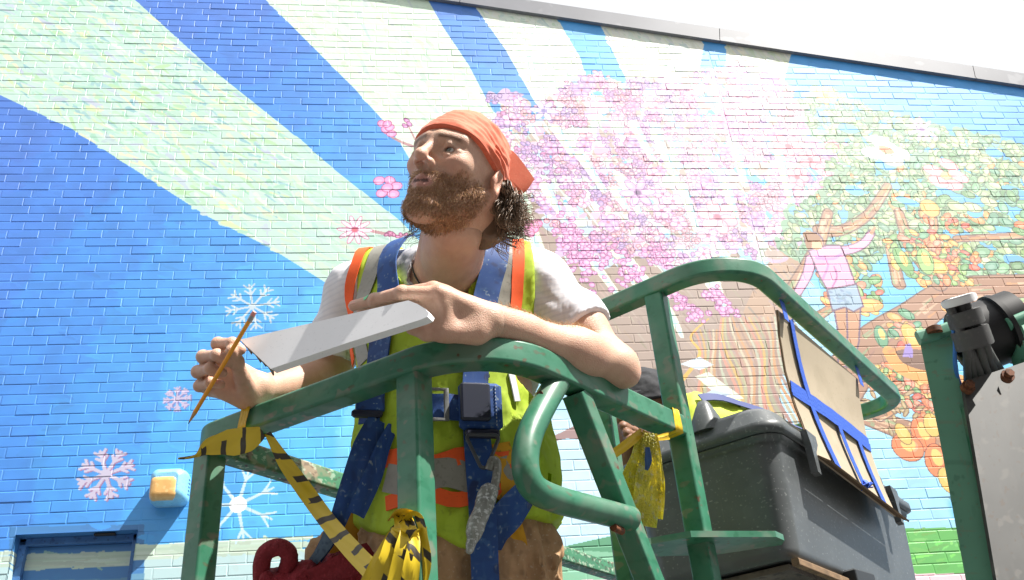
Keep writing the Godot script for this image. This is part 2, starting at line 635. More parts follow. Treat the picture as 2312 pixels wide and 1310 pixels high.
func wall_lamp() -> void:
	# square wall pack: rounded blue housing, amber lens below its brow
	var c := Vector3(-1.468, 2.60, 0.0)
	var t := thing("wall_lamp", "small square wall lamp with pale blue housing and amber lens, above the door", "lamp", c)
	var w := 0.232
	var h := 0.222
	var rings := []
	for st in [[0.0, 0.98], [0.045, 1.0], [0.075, 0.99], [0.13, 0.9], [0.156, 0.72], [0.162, 0.6]]:
		var ring := PackedVector3Array()
		for p in rrect(w * st[1], h * st[1], 0.05 * st[1], 5):
			ring.append(c + Vector3(p.x, p.y, st[0]))
		rings.append(ring)
	part("housing", loft(rings).mesh(), tri(mottled(192, rgb8(134, 196, 226), 0.06, [[0.1, 0.76, rgb8(96, 160, 204), 0.05]], 121), 3.0, 0.4), t)
	var lens := []
	for st in [[0.06, 1.0], [0.125, 0.98], [0.157, 0.88], [0.168, 0.74], [0.170, 0.5]]:
		var ring := PackedVector3Array()
		for p in rrect(0.182 * st[1], 0.155 * st[1], 0.035 * st[1], 5):
			ring.append(c + Vector3(p.x - 0.014, p.y - 0.026, st[0]))
		lens.append(ring)
	var lm := tri(mottled(192, rgb8(226, 178, 112), 0.06, [[0.04, 0.6, rgb8(232, 190, 130), 0.2]], 123), 3.0, 0.3)
	part("lens", loft(lens).mesh(), lm, t)
	var sl := Shape.new()
	for k in 5:
		box(c + Vector3(w / 2 * 0.995, 0.05 - k * 0.024, 0.05), Vector3(0.006, 0.005, 0.03), Basis.IDENTITY, sl, 0.001)
	part("vent_slots", sl.mesh(), std(rgb8(40, 80, 120), 0.7), t)

# ---------------------------------------------------------------- the painted mural (flat paint on the bricks)
var mu: Image
const MW := 2048
const MH := 1280

func mp(p: Vector2) -> Vector2:
	return Vector2((p.x - WX0) / (WX1 - WX0) * MW, (WY1 - p.y) / (WY1 - WY0) * MH)

const MK := 182.86   # texture pixels per metre

func m_poly(pts: Array, col: Color) -> void:
	var q := PackedVector2Array()
	var y0 := 1e9
	var y1 := -1e9
	for p in pts:
		var v := mp(p)
		q.append(v)
		y0 = minf(y0, v.y)
		y1 = maxf(y1, v.y)
	m_fill(q, col, y0, y1)

func m_fill(q: PackedVector2Array, col: Color, y0: float, y1: float) -> void:
	var n := q.size()
	for y in range(maxi(0, int(y0)), mini(MH - 1, int(y1) + 1) + 1):
		var xs := []
		var yy := y + 0.5
		for k in n:
			var a := q[k]
			var b := q[(k + 1) % n]
			if (a.y <= yy) != (b.y <= yy):
				xs.append(a.x + (yy - a.y) / (b.y - a.y) * (b.x - a.x))
		xs.sort()
		for k in range(0, xs.size() - 1, 2):
			var l := int(round(xs[k]))
			var w := int(round(xs[k + 1])) - l
			if w > 0:
				mu.fill_rect(Rect2i(l, y, w, 1), col)

# ellipse in texture pixels
func m_ell(c: Vector2, rx: float, ry: float, ang: float, col: Color) -> void:
	var ca := cos(ang)
	var sa := sin(ang)
	var a := ca * ca / (rx * rx) + sa * sa / (ry * ry)
	var b := 2 * ca * sa * (1 / (rx * rx) - 1 / (ry * ry))
	var d := sa * sa / (rx * rx) + ca * ca / (ry * ry)
	var ext := sqrt(a / (a * d - b * b / 4))
	for y in range(maxi(0, int(c.y - ext)), mini(MH - 1, int(c.y + ext) + 1) + 1):
		var dy := y + 0.5 - c.y
		var q := b * b * dy * dy - 4 * a * (d * dy * dy - 1)
		if q > 0:
			var r := sqrt(q) / (2 * a)
			var m := c.x - b * dy / (2 * a)
			var l := int(round(m - r))
			var w := int(round(m + r)) - l
			if w > 0:
				mu.fill_rect(Rect2i(l, y, w, 1), col)

func m_line(pts: Array, w0: float, w1: float, col: Color) -> void:
	# tapered stroke, widths in metres
	for k in pts.size() - 1:
		var a := mp(pts[k])
		var b := mp(pts[k + 1])
		var n := int(a.distance_to(b) / 1.2) + 1
		for j in n + 1:
			var f := (k + float(j) / n) / (pts.size() - 1)
			var r := maxf(0.6, lerpf(w0, w1, f) * MK / 2)
			m_ell(a.lerp(b, float(j) / n), r, r, 0, col)

func m_curve(pts: Array) -> Array:
	return smooth_path(pts, 8)

func vary(c: Color, k: float) -> Color:
	var f := 1.0 + (rng.randf() - 0.5) * 2 * k
	return Color(clampf(c.r * f + (rng.randf() - 0.5) * k * 0.4, 0, 1), clampf(c.g * f + (rng.randf() - 0.5) * k * 0.4, 0, 1), clampf(c.b * f + (rng.randf() - 0.5) * k * 0.4, 0, 1))

func m_leaf(c: Vector2, rx: float, ry: float, ang: float, col: Color, edge: Color) -> void:
	# painted leaf or petal with a drawn outline and a lighter middle
	m_ell(c, rx, ry, ang, edge)
	m_ell(c, maxf(0.7, rx - 1.1), maxf(0.7, ry - 1.1), ang, col)
	m_ell(c + Vector2(rx, -ry).rotated(ang) * 0.15, rx * 0.5, ry * 0.45, ang, col.lightened(0.22))

func m_flower(c: Vector2, r: float, petals: int, col: Color, edge: Color, heart: Color, squash := 0.42) -> void:
	var a0 := rng.randf() * TAU
	for k in petals:
		var a := a0 + TAU * k / petals
		m_leaf(c + Vector2(cos(a), sin(a)) * r * 0.58, r * 0.48, r * squash, a, vary(col, 0.05), edge)
	m_ell(c, r * 0.22, r * 0.22, 0, edge)
	m_ell(c, r * 0.15, r * 0.15, 0, heart)

func in_poly(p: Vector2, pts: Array) -> bool:
	return Geometry2D.is_point_in_polygon(p, PackedVector2Array(pts))

func m_scatter(pts: Array, count: int, f) -> void:
	var lo := Vector2(1e9, 1e9)
	var hi := -lo
	for p in pts:
		lo = lo.min(p)
		hi = hi.max(p)
	var pk := PackedVector2Array(pts)
	var done := 0
	var tries := 0
	while done < count and tries < count * 12:
		tries += 1
		var p := Vector2(rng.randf_range(lo.x, hi.x), rng.randf_range(lo.y, hi.y))
		if Geometry2D.is_point_in_polygon(p, pk):
			done += 1
			f.call(p)

func m_snow(c: Vector2, r: float, arms: int, col: Color, thick: float, fork: bool, a0: float, edge := Color(0, 0, 0, 0)) -> void:
	for pass_n in (2 if edge.a > 0 else 1):
		var cc := edge if edge.a > 0 and pass_n == 0 else col
		var o := Vector2(0.008, -0.006) if edge.a > 0 and pass_n == 0 else Vector2.ZERO
		for k in arms:
			var a := a0 + TAU * k / arms
			var d := Vector2(cos(a), sin(a))
			m_line([c + o, c + o + d * r], thick, thick, cc)
			if fork:
				for f in [0.55, 0.8]:
					for sgn in [-1, 1]:
						m_line([c + o + d * r * f, c + o + d * r * f + d.rotated(sgn * 0.75) * r * 0.3], thick * 0.9, thick * 0.8, cc)

func mural_texture() -> ImageTexture:
	mu = Image.create(MW, MH, false, Image.FORMAT_RGB8)
	# 1. sky of blue rings round a far point, deep at the upper left, pale at the lower right
	var lowres := Image.create(256, 160, false, Image.FORMAT_RGB8)
	var nz := FastNoiseLite.new()
	nz.seed = 4
	nz.frequency = 0.05
	nz.fractal_octaves = 4
	var heart: Vector2 = Vector2(1.4049, 2.5410)
	var ramp := [[0.0, rgb8(196, 226, 240)], [0.8, rgb8(176, 220, 244)], [1.4, rgb8(110, 196, 240)], [2.0, rgb8(80, 182, 240)], [2.8, rgb8(66, 160, 232)], [3.6, rgb8(58, 140, 222)], [4.3, rgb8(56, 128, 216)], [5.0, rgb8(62, 118, 208)], [7.5, rgb8(72, 120, 206)]]
	for y in 160:
		for x in 256:
			var p := Vector2(WX0 + (x + 0.5) / 256 * (WX1 - WX0), WY1 - (y + 0.5) / 160 * (WY1 - WY0))
			var d := (p - heart) * Vector2(1.0, 0.95)
			var r := d.length() + nz.get_noise_2d(x, y) * 0.16
			if p.x > heart.x:
				r *= 0.52
				if p.y > 5.0:
					r += (p.y - 5.0) * 0.2
			# stepped rings
			r = lerpf(r, floorf(r / 0.62) * 0.62 + 0.31, 0.75)
			var c: Color = ramp[-1][1]
			for k in ramp.size() - 1:
				if r >= ramp[k][0] and r < ramp[k + 1][0]:
					c = ramp[k][1].lerp(ramp[k + 1][1], (r - ramp[k][0]) / (ramp[k + 1][0] - ramp[k][0]))
			var v := 1.0 + nz.get_noise_2d(x * 3 + 400, y * 3) * 0.08
			lowres.set_pixel(x, y, Color(c.r * v, c.g * v, c.b * v))
	lowres.resize(MW, MH, Image.INTERPOLATE_CUBIC)
	mu.copy_from(lowres)
	# 2. pale bottom band and grass
	m_poly([Vector2(-3.4489, 2.3076), Vector2(-2.4378, 2.2596), Vector2(-1.6296, 2.2239), Vector2(-0.9609, 2.1949), Vector2(-0.0261, 2.1591), Vector2(-0.0433, 0.5607), Vector2(-3.0108, 0.7797)], rgb8(180, 210, 214))
	m_poly([Vector2(-2.4160, 2.4092), Vector2(-1.6107, 2.3871), Vector2(-1.4758, 1.3180), Vector2(-2.2120, 1.3642)], rgb8(58, 124, 186))
	m_poly([Vector2(-2.3574, 2.1090), Vector2(-1.5720, 2.0804), Vector2(-1.4470, 1.0892), Vector2(-2.1677, 1.1372)], rgb8(96, 150, 184))
	for k in 40:
		m_line([Vector2(-2.2507, 2.2156) + Vector2(rng.randf() * 0.5, rng.randfn() * 0.02), Vector2(-2.1223, 2.2148) + Vector2(rng.randf() * 0.5, rng.randfn() * 0.02)], 0.02, 0.01, vary(rgb8(140, 182, 172), 0.06))
	for k in 60:
		m_line([Vector2(-2.4286, 2.2134) + Vector2(rng.randf() * 2.4 - 0.3, (rng.randf() - 0.5) * 0.1), Vector2(-2.2744, 2.2060) + Vector2(rng.randf() * 2.4 - 0.3, (rng.randf() - 0.5) * 0.1)], 0.02, 0.01, vary(rgb8(186, 206, 190), 0.05))
	m_poly([Vector2(0.6103, 1.9329), Vector2(0.7639, 2.0875), Vector2(1.1144, 2.1195), Vector2(1.4774, 2.1900), Vector2(1.9027, 2.2152), Vector2(2.2956, 2.0493), Vector2(1.6707, 1.9074), Vector2(1.0076, 1.1622), Vector2(0.4813, 1.1952)], rgb8(128, 190, 156))
	m_poly([Vector2(0.9681, 2.1120), Vector2(1.4178, 2.1898), Vector2(1.6579, 2.1965), Vector2(1.4589, 2.0600)], rgb8(78, 150, 112))
	m_poly([Vector2(3.0953, 2.1434), Vector2(4.5462, 2.1089), Vector2(5.5540, 2.0828), Vector2(5.3762, 1.7309), Vector2(3.0112, 1.8490)], rgb8(92, 176, 84))
	m_poly([Vector2(3.0112, 1.8490), Vector2(5.3865, 1.7514), Vector2(4.8405, 0.6706), Vector2(0.7232, 0.9448), Vector2(1.0909, 1.9086)], rgb8(236, 200, 210))
	for k in 240:
		var p: Vector2 = Vector2(3.0169, 1.8689) + Vector2(rng.randf() * 2.2, rng.randf() * 0.5)
		if p.y < Vector2(3.2484, 2.1243).y:
			m_line([p, p + Vector2(rng.randf() * 0.16, rng.randf() * 0.04)], 0.02, 0.01, vary(rgb8(110, 190, 90), 0.16))
	# 3. light rays
	var rays := [
		[[Vector2(-4.7819, 8.8477), Vector2(-3.1998, 8.6822), Vector2(-2.2830, 7.1216), Vector2(-1.5849, 6.3329), Vector2(-0.9259, 5.6752), Vector2(-0.4499, 5.1705), Vector2(0.0186, 4.7131), Vector2(0.3312, 4.2990), Vector2(0.7837, 3.5317), Vector2(0.2410, 3.5448), Vector2(-0.4925, 4.1217), Vector2(-0.9609, 4.4728), Vector2(-1.4397, 4.7618), Vector2(-1.9420, 5.1448), Vector2(-2.5792, 5.6337), Vector2(-3.1804, 5.9783), Vector2(-4.2384, 6.7299)], rgb8(184, 216, 202)],
		[[Vector2(-1.5262, 7.8667), Vector2(0.0364, 7.9424), Vector2(0.4227, 6.8724), Vector2(0.6389, 6.3828), Vector2(0.8100, 5.8681), Vector2(1.0405, 5.0606), Vector2(1.1992, 4.4532), Vector2(0.3370, 4.4610), Vector2(0.2166, 5.0600), Vector2(-0.0252, 5.6130), Vector2(-0.3579, 6.1018), Vector2(-0.7476, 6.6174), Vector2(-1.1595, 7.1624)], rgb8(208, 230, 208)],
		[[Vector2(0.5318, 7.5870), Vector2(1.2108, 7.6157), Vector2(1.4967, 6.9632), Vector2(1.6453, 6.5148), Vector2(1.6921, 6.0605), Vector2(1.8710, 5.4851), Vector2(1.5531, 5.0610), Vector2(1.3150, 5.6264), Vector2(1.1770, 6.0004), Vector2(0.9689, 6.6081)], rgb8(232, 240, 228)],
		[[Vector2(1.8167, 7.2704), Vector2(2.6972, 7.1203), Vector2(2.8382, 6.7138), Vector2(2.5541, 5.8410), Vector2(2.5663, 5.0618), Vector2(2.3383, 5.0617), Vector2(2.1715, 5.6847), Vector2(1.9986, 6.4133)], rgb8(236, 238, 226)],
		[[Vector2(3.0759, 6.8361), Vector2(3.6901, 6.6789), Vector2(3.4161, 6.0629), Vector2(3.0764, 5.6439), Vector2(2.8767, 5.8453)], rgb8(228, 228, 210)]]
	for q in rays:
		m_poly(q[0], q[1])
	# 4. dabs of paint over everything: along the rays in their direction, loose elsewhere
	var tints := [rgb8(150, 200, 176), rgb8(200, 222, 170), rgb8(182, 190, 212), rgb8(216, 234, 214), rgb8(196, 232, 214), rgb8(222, 214, 184), rgb8(140, 184, 192), rgb8(168, 206, 160)]
	for qi in rays.size():
		var q: Array = rays[qi]
		var dir := Vector2(0.80, -0.60)
		if qi == 1:
			dir = Vector2(0.62, -0.78)
		elif qi > 1:
			dir = Vector2(0.42, -0.90)
		var near_left := 3800 if qi == 0 else 900
		m_scatter(q[0], near_left, func(p):
			var l := rng.randf_range(0.04, 0.20)
			var d2 := dir.rotated(rng.randfn() * 0.25)
			var a := 1.0 if qi == 0 and p.x < -0.9 else 0.45
			var c: Color = q[1].lerp(tints[rng.randi() % tints.size()], rng.randf() * a)
			if Geometry2D.is_point_in_polygon(p + d2 * l, PackedVector2Array(q[0])):
				m_line([p, p + d2 * l], rng.randf_range(0.014, 0.05), 0.012, c))
	for k in 9000:
		var p := Vector2(rng.randf_range(WX0, WX1), rng.randf_range(WY0, WY1))
		var v := mp(p)
		var c := mu.get_pixel(clampi(int(v.x), 0, MW - 1), clampi(int(v.y), 0, MH - 1))
		var c2 := mu.get_pixel(clampi(int(v.x) + 11, 0, MW - 1), clampi(int(v.y) - 6, 0, MH - 1))
		var c3 := mu.get_pixel(clampi(int(v.x) - 11, 0, MW - 1), clampi(int(v.y) + 6, 0, MH - 1))
		if absf(c.r - c2.r) + absf(c.r - c3.r) > 0.15:
			continue
		m_ell(v, rng.randf_range(4, 13), rng.randf_range(1.5, 4), rng.randf_range(-0.3, 0.5) + (0.8 if c.g > 0.8 and c.r > 0.7 else 0.0), vary(c, 0.035))
	mural_tree()
	mural_right()
	mural_small()
	return ImageTexture.create_from_image(mu)

func mural_tree() -> void:
	var taupe := rgb8(160, 140, 128)
	# trunk and limbs
	m_poly([Vector2(1.1315, 5.0607), Vector2(1.2732, 4.8376), Vector2(1.4803, 4.4507), Vector2(1.7000, 4.2421), Vector2(1.9426, 4.4464), Vector2(2.1027, 4.1152), Vector2(2.3854, 4.1112), Vector2(2.6675, 4.4399), Vector2(2.7423, 4.1061), Vector2(3.0363, 4.4365), Vector2(3.2543, 4.2646), Vector2(3.0447, 3.8607), Vector2(2.8480, 3.4817), Vector2(2.7297, 3.1233), Vector2(2.7478, 2.7804), Vector2(2.4144, 2.5963), Vector2(1.7772, 2.5576), Vector2(1.3333, 2.7014), Vector2(1.4548, 3.1614), Vector2(1.6198, 3.6590), Vector2(1.4227, 3.9676), Vector2(1.1830, 4.2890), Vector2(1.0040, 4.6228)], taupe)
	m_line(m_curve([Vector2(0.9821, 5.4784), Vector2(1.1735, 4.9262), Vector2(1.4606, 4.2857), Vector2(1.7193, 3.8848), Vector2(1.8425, 3.3612)]), 0.16, 0.5, taupe)
	m_line(m_curve([Vector2(1.2817, 5.6751), Vector2(1.4528, 5.1525), Vector2(1.7284, 4.4484), Vector2(1.9372, 3.9589)]), 0.10, 0.3, taupe.darkened(0.03))
	m_line(m_curve([Vector2(2.0320, 5.5351), Vector2(2.2243, 4.8349), Vector2(2.2730, 4.2762), Vector2(2.1940, 3.6464)]), 0.08, 0.34, taupe.lightened(0.04))
	m_line(m_curve([Vector2(3.5103, 4.9692), Vector2(3.1851, 4.4352), Vector2(2.8496, 3.9434), Vector2(2.5920, 3.4142)]), 0.12, 0.4, rgb8(176, 146, 122))
	for k in 700:
		var p: Vector2 = Vector2(0.8922, 2.9111) + Vector2(rng.randf() * 2.6, rng.randf() * 2.3)
		var v := mp(p)
		var c := mu.get_pixel(clampi(int(v.x), 0, MW - 1), clampi(int(v.y), 0, MH - 1))
		if absf(c.r - taupe.r) < 0.09 and absf(c.b - taupe.b) < 0.09:
			m_line([p, p + Vector2(0.05, -0.09) * rng.randf_range(0.5, 1.6)], 0.02, 0.008, vary(taupe, 0.10))
	# wavy coloured bark at the foot
	var hues := [rgb8(214, 132, 110), rgb8(212, 172, 84), rgb8(160, 168, 128), rgb8(176, 128, 112), rgb8(200, 190, 160), rgb8(206, 148, 90), rgb8(150, 120, 108), rgb8(186, 200, 176)]
	for k in 26:
		var o: float = k * 10 - 12
		var x0 := 1560 + o
		var base: Vector2 = Vector2(2.1872, 3.7988) + Vector2(o / 2312.0 * 7.1, 0)
		var pts := []
		for j in 9:
			pts.append(base + Vector2(0.035 * sin(j * 1.1 + k * 0.35) + 0.02 * (j - 4) * (k - 13) * 0.05, -j * 0.145 - (0.1 if x0 < 1620 else 0.0)))
		m_line(m_curve(pts), 0.014, 0.034, vary(hues[k % 8].lerp(taupe, 0.3), 0.05))
	m_line(m_curve([Vector2(2.0285, 3.2848), Vector2(2.2007, 3.4973), Vector2(2.1600, 3.6472), Vector2(2.3254, 3.7962)]), 0.03, 0.01, rgb8(220, 170, 70))
	# white ray streaks crossing the boughs
	for q in [[Vector2(1.0112, 4.7082), Vector2(1.1178, 4.3304), Vector2(1.2355, 4.1277)], [Vector2(1.1234, 4.9708), Vector2(1.4704, 4.3677), Vector2(1.7193, 3.8848)], [Vector2(1.5790, 4.9705), Vector2(1.7284, 4.4484), Vector2(1.7877, 4.1198)], [Vector2(1.9286, 4.8357), Vector2(2.0590, 4.2787)], [Vector2(2.1795, 5.4875), Vector2(2.2627, 5.0616), Vector2(2.2539, 4.7903)], [Vector2(1.6928, 4.4487), Vector2(2.0001, 3.9186), Vector2(2.0919, 3.6486)], [Vector2(2.2387, 4.7021), Vector2(2.2879, 4.3592), Vector2(2.3116, 4.1935)], [Vector2(2.5229, 4.8340), Vector2(2.5943, 4.4405)], [Vector2(2.4209, 4.1107), Vector2(2.4798, 3.8710)]]:
		m_line(m_curve(q), 0.13, 0.03, rgb8(228, 238, 214))
		m_line(m_curve(q), 0.05, 0.02, rgb8(186, 222, 226))
	# blossom
	var mass: Array = [Vector2(0.8213, 6.0458), Vector2(0.9717, 6.1000), Vector2(1.1467, 5.8728), Vector2(1.3965, 6.0555), Vector2(1.7040, 6.3255), Vector2(2.0495, 6.1986), Vector2(2.3877, 6.2857), Vector2(2.8165, 6.3765), Vector2(3.2496, 6.4414), Vector2(3.5810, 6.2276), Vector2(3.7811, 5.8572), Vector2(3.8915, 5.5005), Vector2(3.7188, 5.0157), Vector2(3.4747, 4.8313), Vector2(3.2275, 4.6087), Vector2(2.9969, 4.2677), Vector2(2.6675, 4.4399), Vector2(2.2730, 4.2762), Vector2(2.0235, 4.2791), Vector2(1.7996, 4.4477), Vector2(1.5304, 4.2849), Vector2(1.3260, 4.3281), Vector2(1.1804, 4.6217), Vector2(1.0730, 5.0156), Vector2(0.9456, 5.2432), Vector2(0.7807, 5.5246)]
	var pinks := [rgb8(220, 148, 194), rgb8(228, 174, 206), rgb8(192, 140, 204), rgb8(234, 194, 214), rgb8(206, 120, 176), rgb8(224, 158, 172), rgb8(168, 132, 198)]
	var gaps := [rgb8(190, 214, 232), rgb8(202, 226, 214), rgb8(222, 226, 206), rgb8(186, 204, 192)]
	var thin := FastNoiseLite.new()
	thin.seed = 9
	thin.frequency = 1.3
	thin.fractal_octaves = 3
	m_scatter(mass, 1500, func(p):
		var c: Color = [rgb8(212, 172, 200), rgb8(196, 172, 212), rgb8(214, 196, 210), rgb8(176, 200, 218), rgb8(196, 208, 196), rgb8(182, 162, 154)][rng.randi() % 6]
		if thin.get_noise_2dv(p) > -0.42:
			m_ell(mp(p), rng.randf_range(6, 17), rng.randf_range(4, 12), rng.randf() * 3, vary(c, 0.05)))
	m_scatter(mass, 420, func(p): m_line([p, p + Vector2(0.06, -0.12) * rng.randf_range(0.4, 1.5)], 0.02, 0.01, vary(gaps[rng.randi() % 4], 0.05)))
	# bunches: petals of one hue drawn round a middle, loose towards the edge
	m_scatter(mass, 430, func(p):
		if thin.get_noise_2dv(p) < -0.16 and rng.randf() < 0.85:
			return
		var far := clampf((p.x - 1.2) / 2.8, 0, 1)
		var c: Color = pinks[rng.randi() % 7]
		if rng.randf() < far * 0.6:
			c = rgb8(236, 196, 206)
		c = c.lerp(rgb8(236, 216, 230), 0.05 + 0.25 * rng.randf() * far)
		var wide := rng.randf_range(9, 17)
		for k in int(wide * 0.95):
			var q := mp(p) + Vector2(rng.randfn(), rng.randfn()) * wide * 0.55
			var r := rng.randf_range(2.6, 5.4)
			m_leaf(q, r, r * rng.randf_range(0.7, 1.0), rng.randf() * 3, vary(c, 0.05), c.darkened(0.3).lerp(rgb8(112, 82, 130), 0.35)))
	m_scatter(mass, 90, func(p): m_flower(mp(p), rng.randf_range(9, 16), 5, pinks[rng.randi() % 7].lightened(0.2), rgb8(170, 124, 172), rgb8(190, 110, 140)))
	# streaks of light through the blossom
	for q in [[Vector2(1.3390, 5.6757), Vector2(1.4413, 5.3863)], [Vector2(1.5166, 5.3867), Vector2(1.6583, 5.0156)], [Vector2(2.0222, 5.7331), Vector2(2.1182, 5.3425)], [Vector2(2.2029, 5.6352), Vector2(2.3005, 5.0616)], [Vector2(1.8253, 5.1533), Vector2(1.9220, 4.7915)], [Vector2(1.7693, 5.0157), Vector2(1.8184, 4.8360)], [Vector2(2.3383, 5.0617), Vector2(2.3705, 4.6141)], [Vector2(1.1861, 5.0608), Vector2(1.2687, 4.7938)], [Vector2(2.8849, 5.4928), Vector2(2.8729, 5.0621)], [Vector2(3.2607, 5.3972), Vector2(3.2327, 4.7868)], [Vector2(2.7192, 5.0619), Vector2(2.7212, 4.6997)]]:
		m_line(q, 0.09, 0.03, rgb8(230, 236, 214))
		m_line([q[0] + Vector2(0.03, 0), q[1] + Vector2(0.03, 0)], 0.03, 0.02, rgb8(176, 218, 224))
	# hanging bunches
	for q in [[[Vector2(1.3349, 4.4104), Vector2(1.4759, 4.1243)], 0.11], [[Vector2(1.6965, 4.3446), Vector2(1.8051, 4.1195)], 0.10], [[Vector2(1.5259, 4.5344), Vector2(1.5654, 4.2845)], 0.10], [[Vector2(1.3001, 4.7501), Vector2(1.3746, 4.4516)], 0.10], [[Vector2(2.0892, 4.0354), Vector2(2.2562, 3.7975)], 0.05], [[Vector2(2.3701, 4.0310), Vector2(2.5243, 3.8311)], 0.07], [[Vector2(2.0144, 4.4458), Vector2(2.0590, 4.2787)], 0.07]]:
		for k in 46:
			var p: Vector2 = q[0][0].lerp(q[0][1], rng.randf()) + Vector2(rng.randfn(), rng.randfn()) * q[1] * 0.55
			var r := rng.randf_range(3.0, 5.6)
			m_leaf(mp(p), r, r * 0.9, rng.randf() * 3, vary(rgb8(232, 158, 206), 0.06), rgb8(150, 84, 142))
	m_flower(mp(Vector2(1.9518, 4.9929)), 27, 6, rgb8(222, 180, 222), rgb8(140, 92, 150), rgb8(96, 60, 110), 0.26)
	m_flower(mp(Vector2(1.2545, 5.8743)), 22, 6, rgb8(216, 204, 234), rgb8(150, 130, 190), rgb8(120, 110, 170), 0.24)
	m_flower(mp(Vector2(2.5806, 4.7446)), 30, 6, rgb8(238, 190, 204), rgb8(186, 120, 150), rgb8(170, 90, 120), 0.36)
	for q in [Vector2(3.3641, 5.4965), Vector2(3.5285, 5.3499), Vector2(3.8098, 5.4998), Vector2(3.3615, 5.1568), Vector2(3.6635, 5.2534)]:
		m_flower(mp(q), rng.randf_range(18, 26), 5, rgb8(228, 160, 176), rgb8(170, 96, 120), rgb8(190, 80, 100), 0.4)

func mural_right() -> void:
	# leafy mass
	var leafy: Array = [Vector2(3.5159, 5.9584), Vector2(3.8792, 6.2333), Vector2(4.1889, 5.9684), Vector2(4.5749, 5.8412), Vector2(4.9591, 5.7146), Vector2(5.3513, 5.6145), Vector2(5.6464, 5.4881), Vector2(7.0360, 5.0159), Vector2(6.4213, 3.7994), Vector2(4.9307, 3.8672), Vector2(4.5898, 4.0795), Vector2(4.3232, 4.4248), Vector2(3.9393, 4.4283), Vector2(3.6764, 4.1757), Vector2(3.5600, 4.4317), Vector2(3.2543, 4.2646), Vector2(3.0363, 4.4365), Vector2(3.2327, 4.7868), Vector2(3.5103, 4.9692), Vector2(3.7557, 5.4497)]
	var greens := [rgb8(132, 178, 136), rgb8(160, 194, 140), rgb8(116, 168, 138), rgb8(176, 198, 150), rgb8(108, 154, 106), rgb8(190, 204, 160)]
	m_scatter(leafy, 620, func(p): m_ell(mp(p), rng.randf_range(8, 20), rng.randf_range(6, 14), rng.randf() * 3, vary(rgb8(128, 166, 138) if rng.randf() < 0.82 else rgb8(112, 178, 226), 0.07)))
	m_scatter(leafy, 2300, func(p):
		var near := clampf((p.x - 3.0) / 2.5, 0, 1)
		var low := clampf((6.0 - p.y) / 1.6, 0, 1)
		var r := rng.randf_range(3.5, 7.5) * (1.0 + 0.9 * near * low)
		var c: Color = greens[rng.randi() % 6]
		if low > 0.4 and rng.randf() < 0.08:
			c = rgb8(232, 160, 96)
		m_leaf(mp(p), r * 1.25, r * 0.75, rng.randf() * 3.14, vary(c, 0.07), c.darkened(0.42)))
	for q in [Vector2(3.9681, 5.7040), Vector2(5.2633, 5.4346), Vector2(4.2789, 4.8985), Vector2(4.7036, 4.9683), Vector2(4.1991, 5.2945), Vector2(3.8373, 5.0157), Vector2(5.1402, 4.8266), Vector2(4.1907, 4.2536), Vector2(4.7040, 4.2906), Vector2(5.2942, 5.0158)]:
		m_ell(mp(q), rng.randf_range(12, 24), rng.randf_range(7, 13), rng.randf() * 0.6, vary(rgb8(92, 178, 230), 0.05))
	# larger single leaves against the blue, low on the right
	m_scatter([Vector2(4.5171, 5.0158), Vector2(5.5598, 5.1617), Vector2(6.6732, 5.1642), Vector2(6.1073, 3.9725), Vector2(5.0880, 4.0723), Vector2(4.5730, 4.2491)], 60, func(p): m_ell(mp(p), rng.randf_range(12, 24), rng.randf_range(8, 16), rng.randf(), vary(rgb8(96, 176, 228), 0.05)))
	m_scatter([Vector2(4.5576, 5.0158), Vector2(5.5598, 5.1617), Vector2(6.6732, 5.1642), Vector2(6.1073, 3.9725), Vector2(5.1046, 4.1144), Vector2(4.6266, 4.2915)], 130, func(p):
		var c: Color = greens[rng.randi() % 6]
		var r := rng.randf_range(10, 17)
		m_leaf(mp(p), r, r * 0.62, rng.randf() * 3.14, vary(c, 0.06), c.darkened(0.5)))
	# boughs with drawn edges
	var bark := rgb8(166, 124, 98)
	var boughs := [[[Vector2(3.4169, 4.6075), Vector2(3.6075, 4.6063), Vector2(3.8829, 4.7617), Vector2(4.1497, 5.0631)], 0.10, 0.06], [[Vector2(3.1326, 3.1112), Vector2(3.5196, 3.5031), Vector2(3.9595, 3.7645), Vector2(4.4095, 3.9991), Vector2(5.0797, 4.0514), Vector2(6.1475, 4.0571)], 0.34, 0.16], [[Vector2(4.2870, 4.0839), Vector2(4.1691, 4.4262), Vector2(4.1639, 4.7835)], 0.13, 0.07], [[Vector2(3.9496, 4.0887), Vector2(3.9775, 4.4279)], 0.1, 0.06], [[Vector2(4.4605, 4.7824), Vector2(4.3812, 4.4243)], 0.06, 0.07], [[Vector2(4.5861, 4.5107), Vector2(5.2765, 4.5504), Vector2(5.9861, 4.5911)], 0.05, 0.05], [[Vector2(3.5401, 4.7857), Vector2(3.3532, 4.4336), Vector2(3.0475, 4.0204)], 0.07, 0.12], [[Vector2(3.1675, 3.7798), Vector2(3.4245, 3.9337)], 0.07, 0.03],
		[[Vector2(3.3622, 3.3209), Vector2(3.6291, 3.2770), Vector2(3.8851, 3.1969)], 0.12, 0.2], [[Vector2(3.3015, 2.9832), Vector2(3.5119, 2.8897), Vector2(3.7209, 2.7969), Vector2(3.9622, 2.7035)], 0.12, 0.2], [[Vector2(3.4482, 2.9611), Vector2(3.6219, 3.0256), Vector2(3.7300, 3.0400)], 0.07, 0.02]]
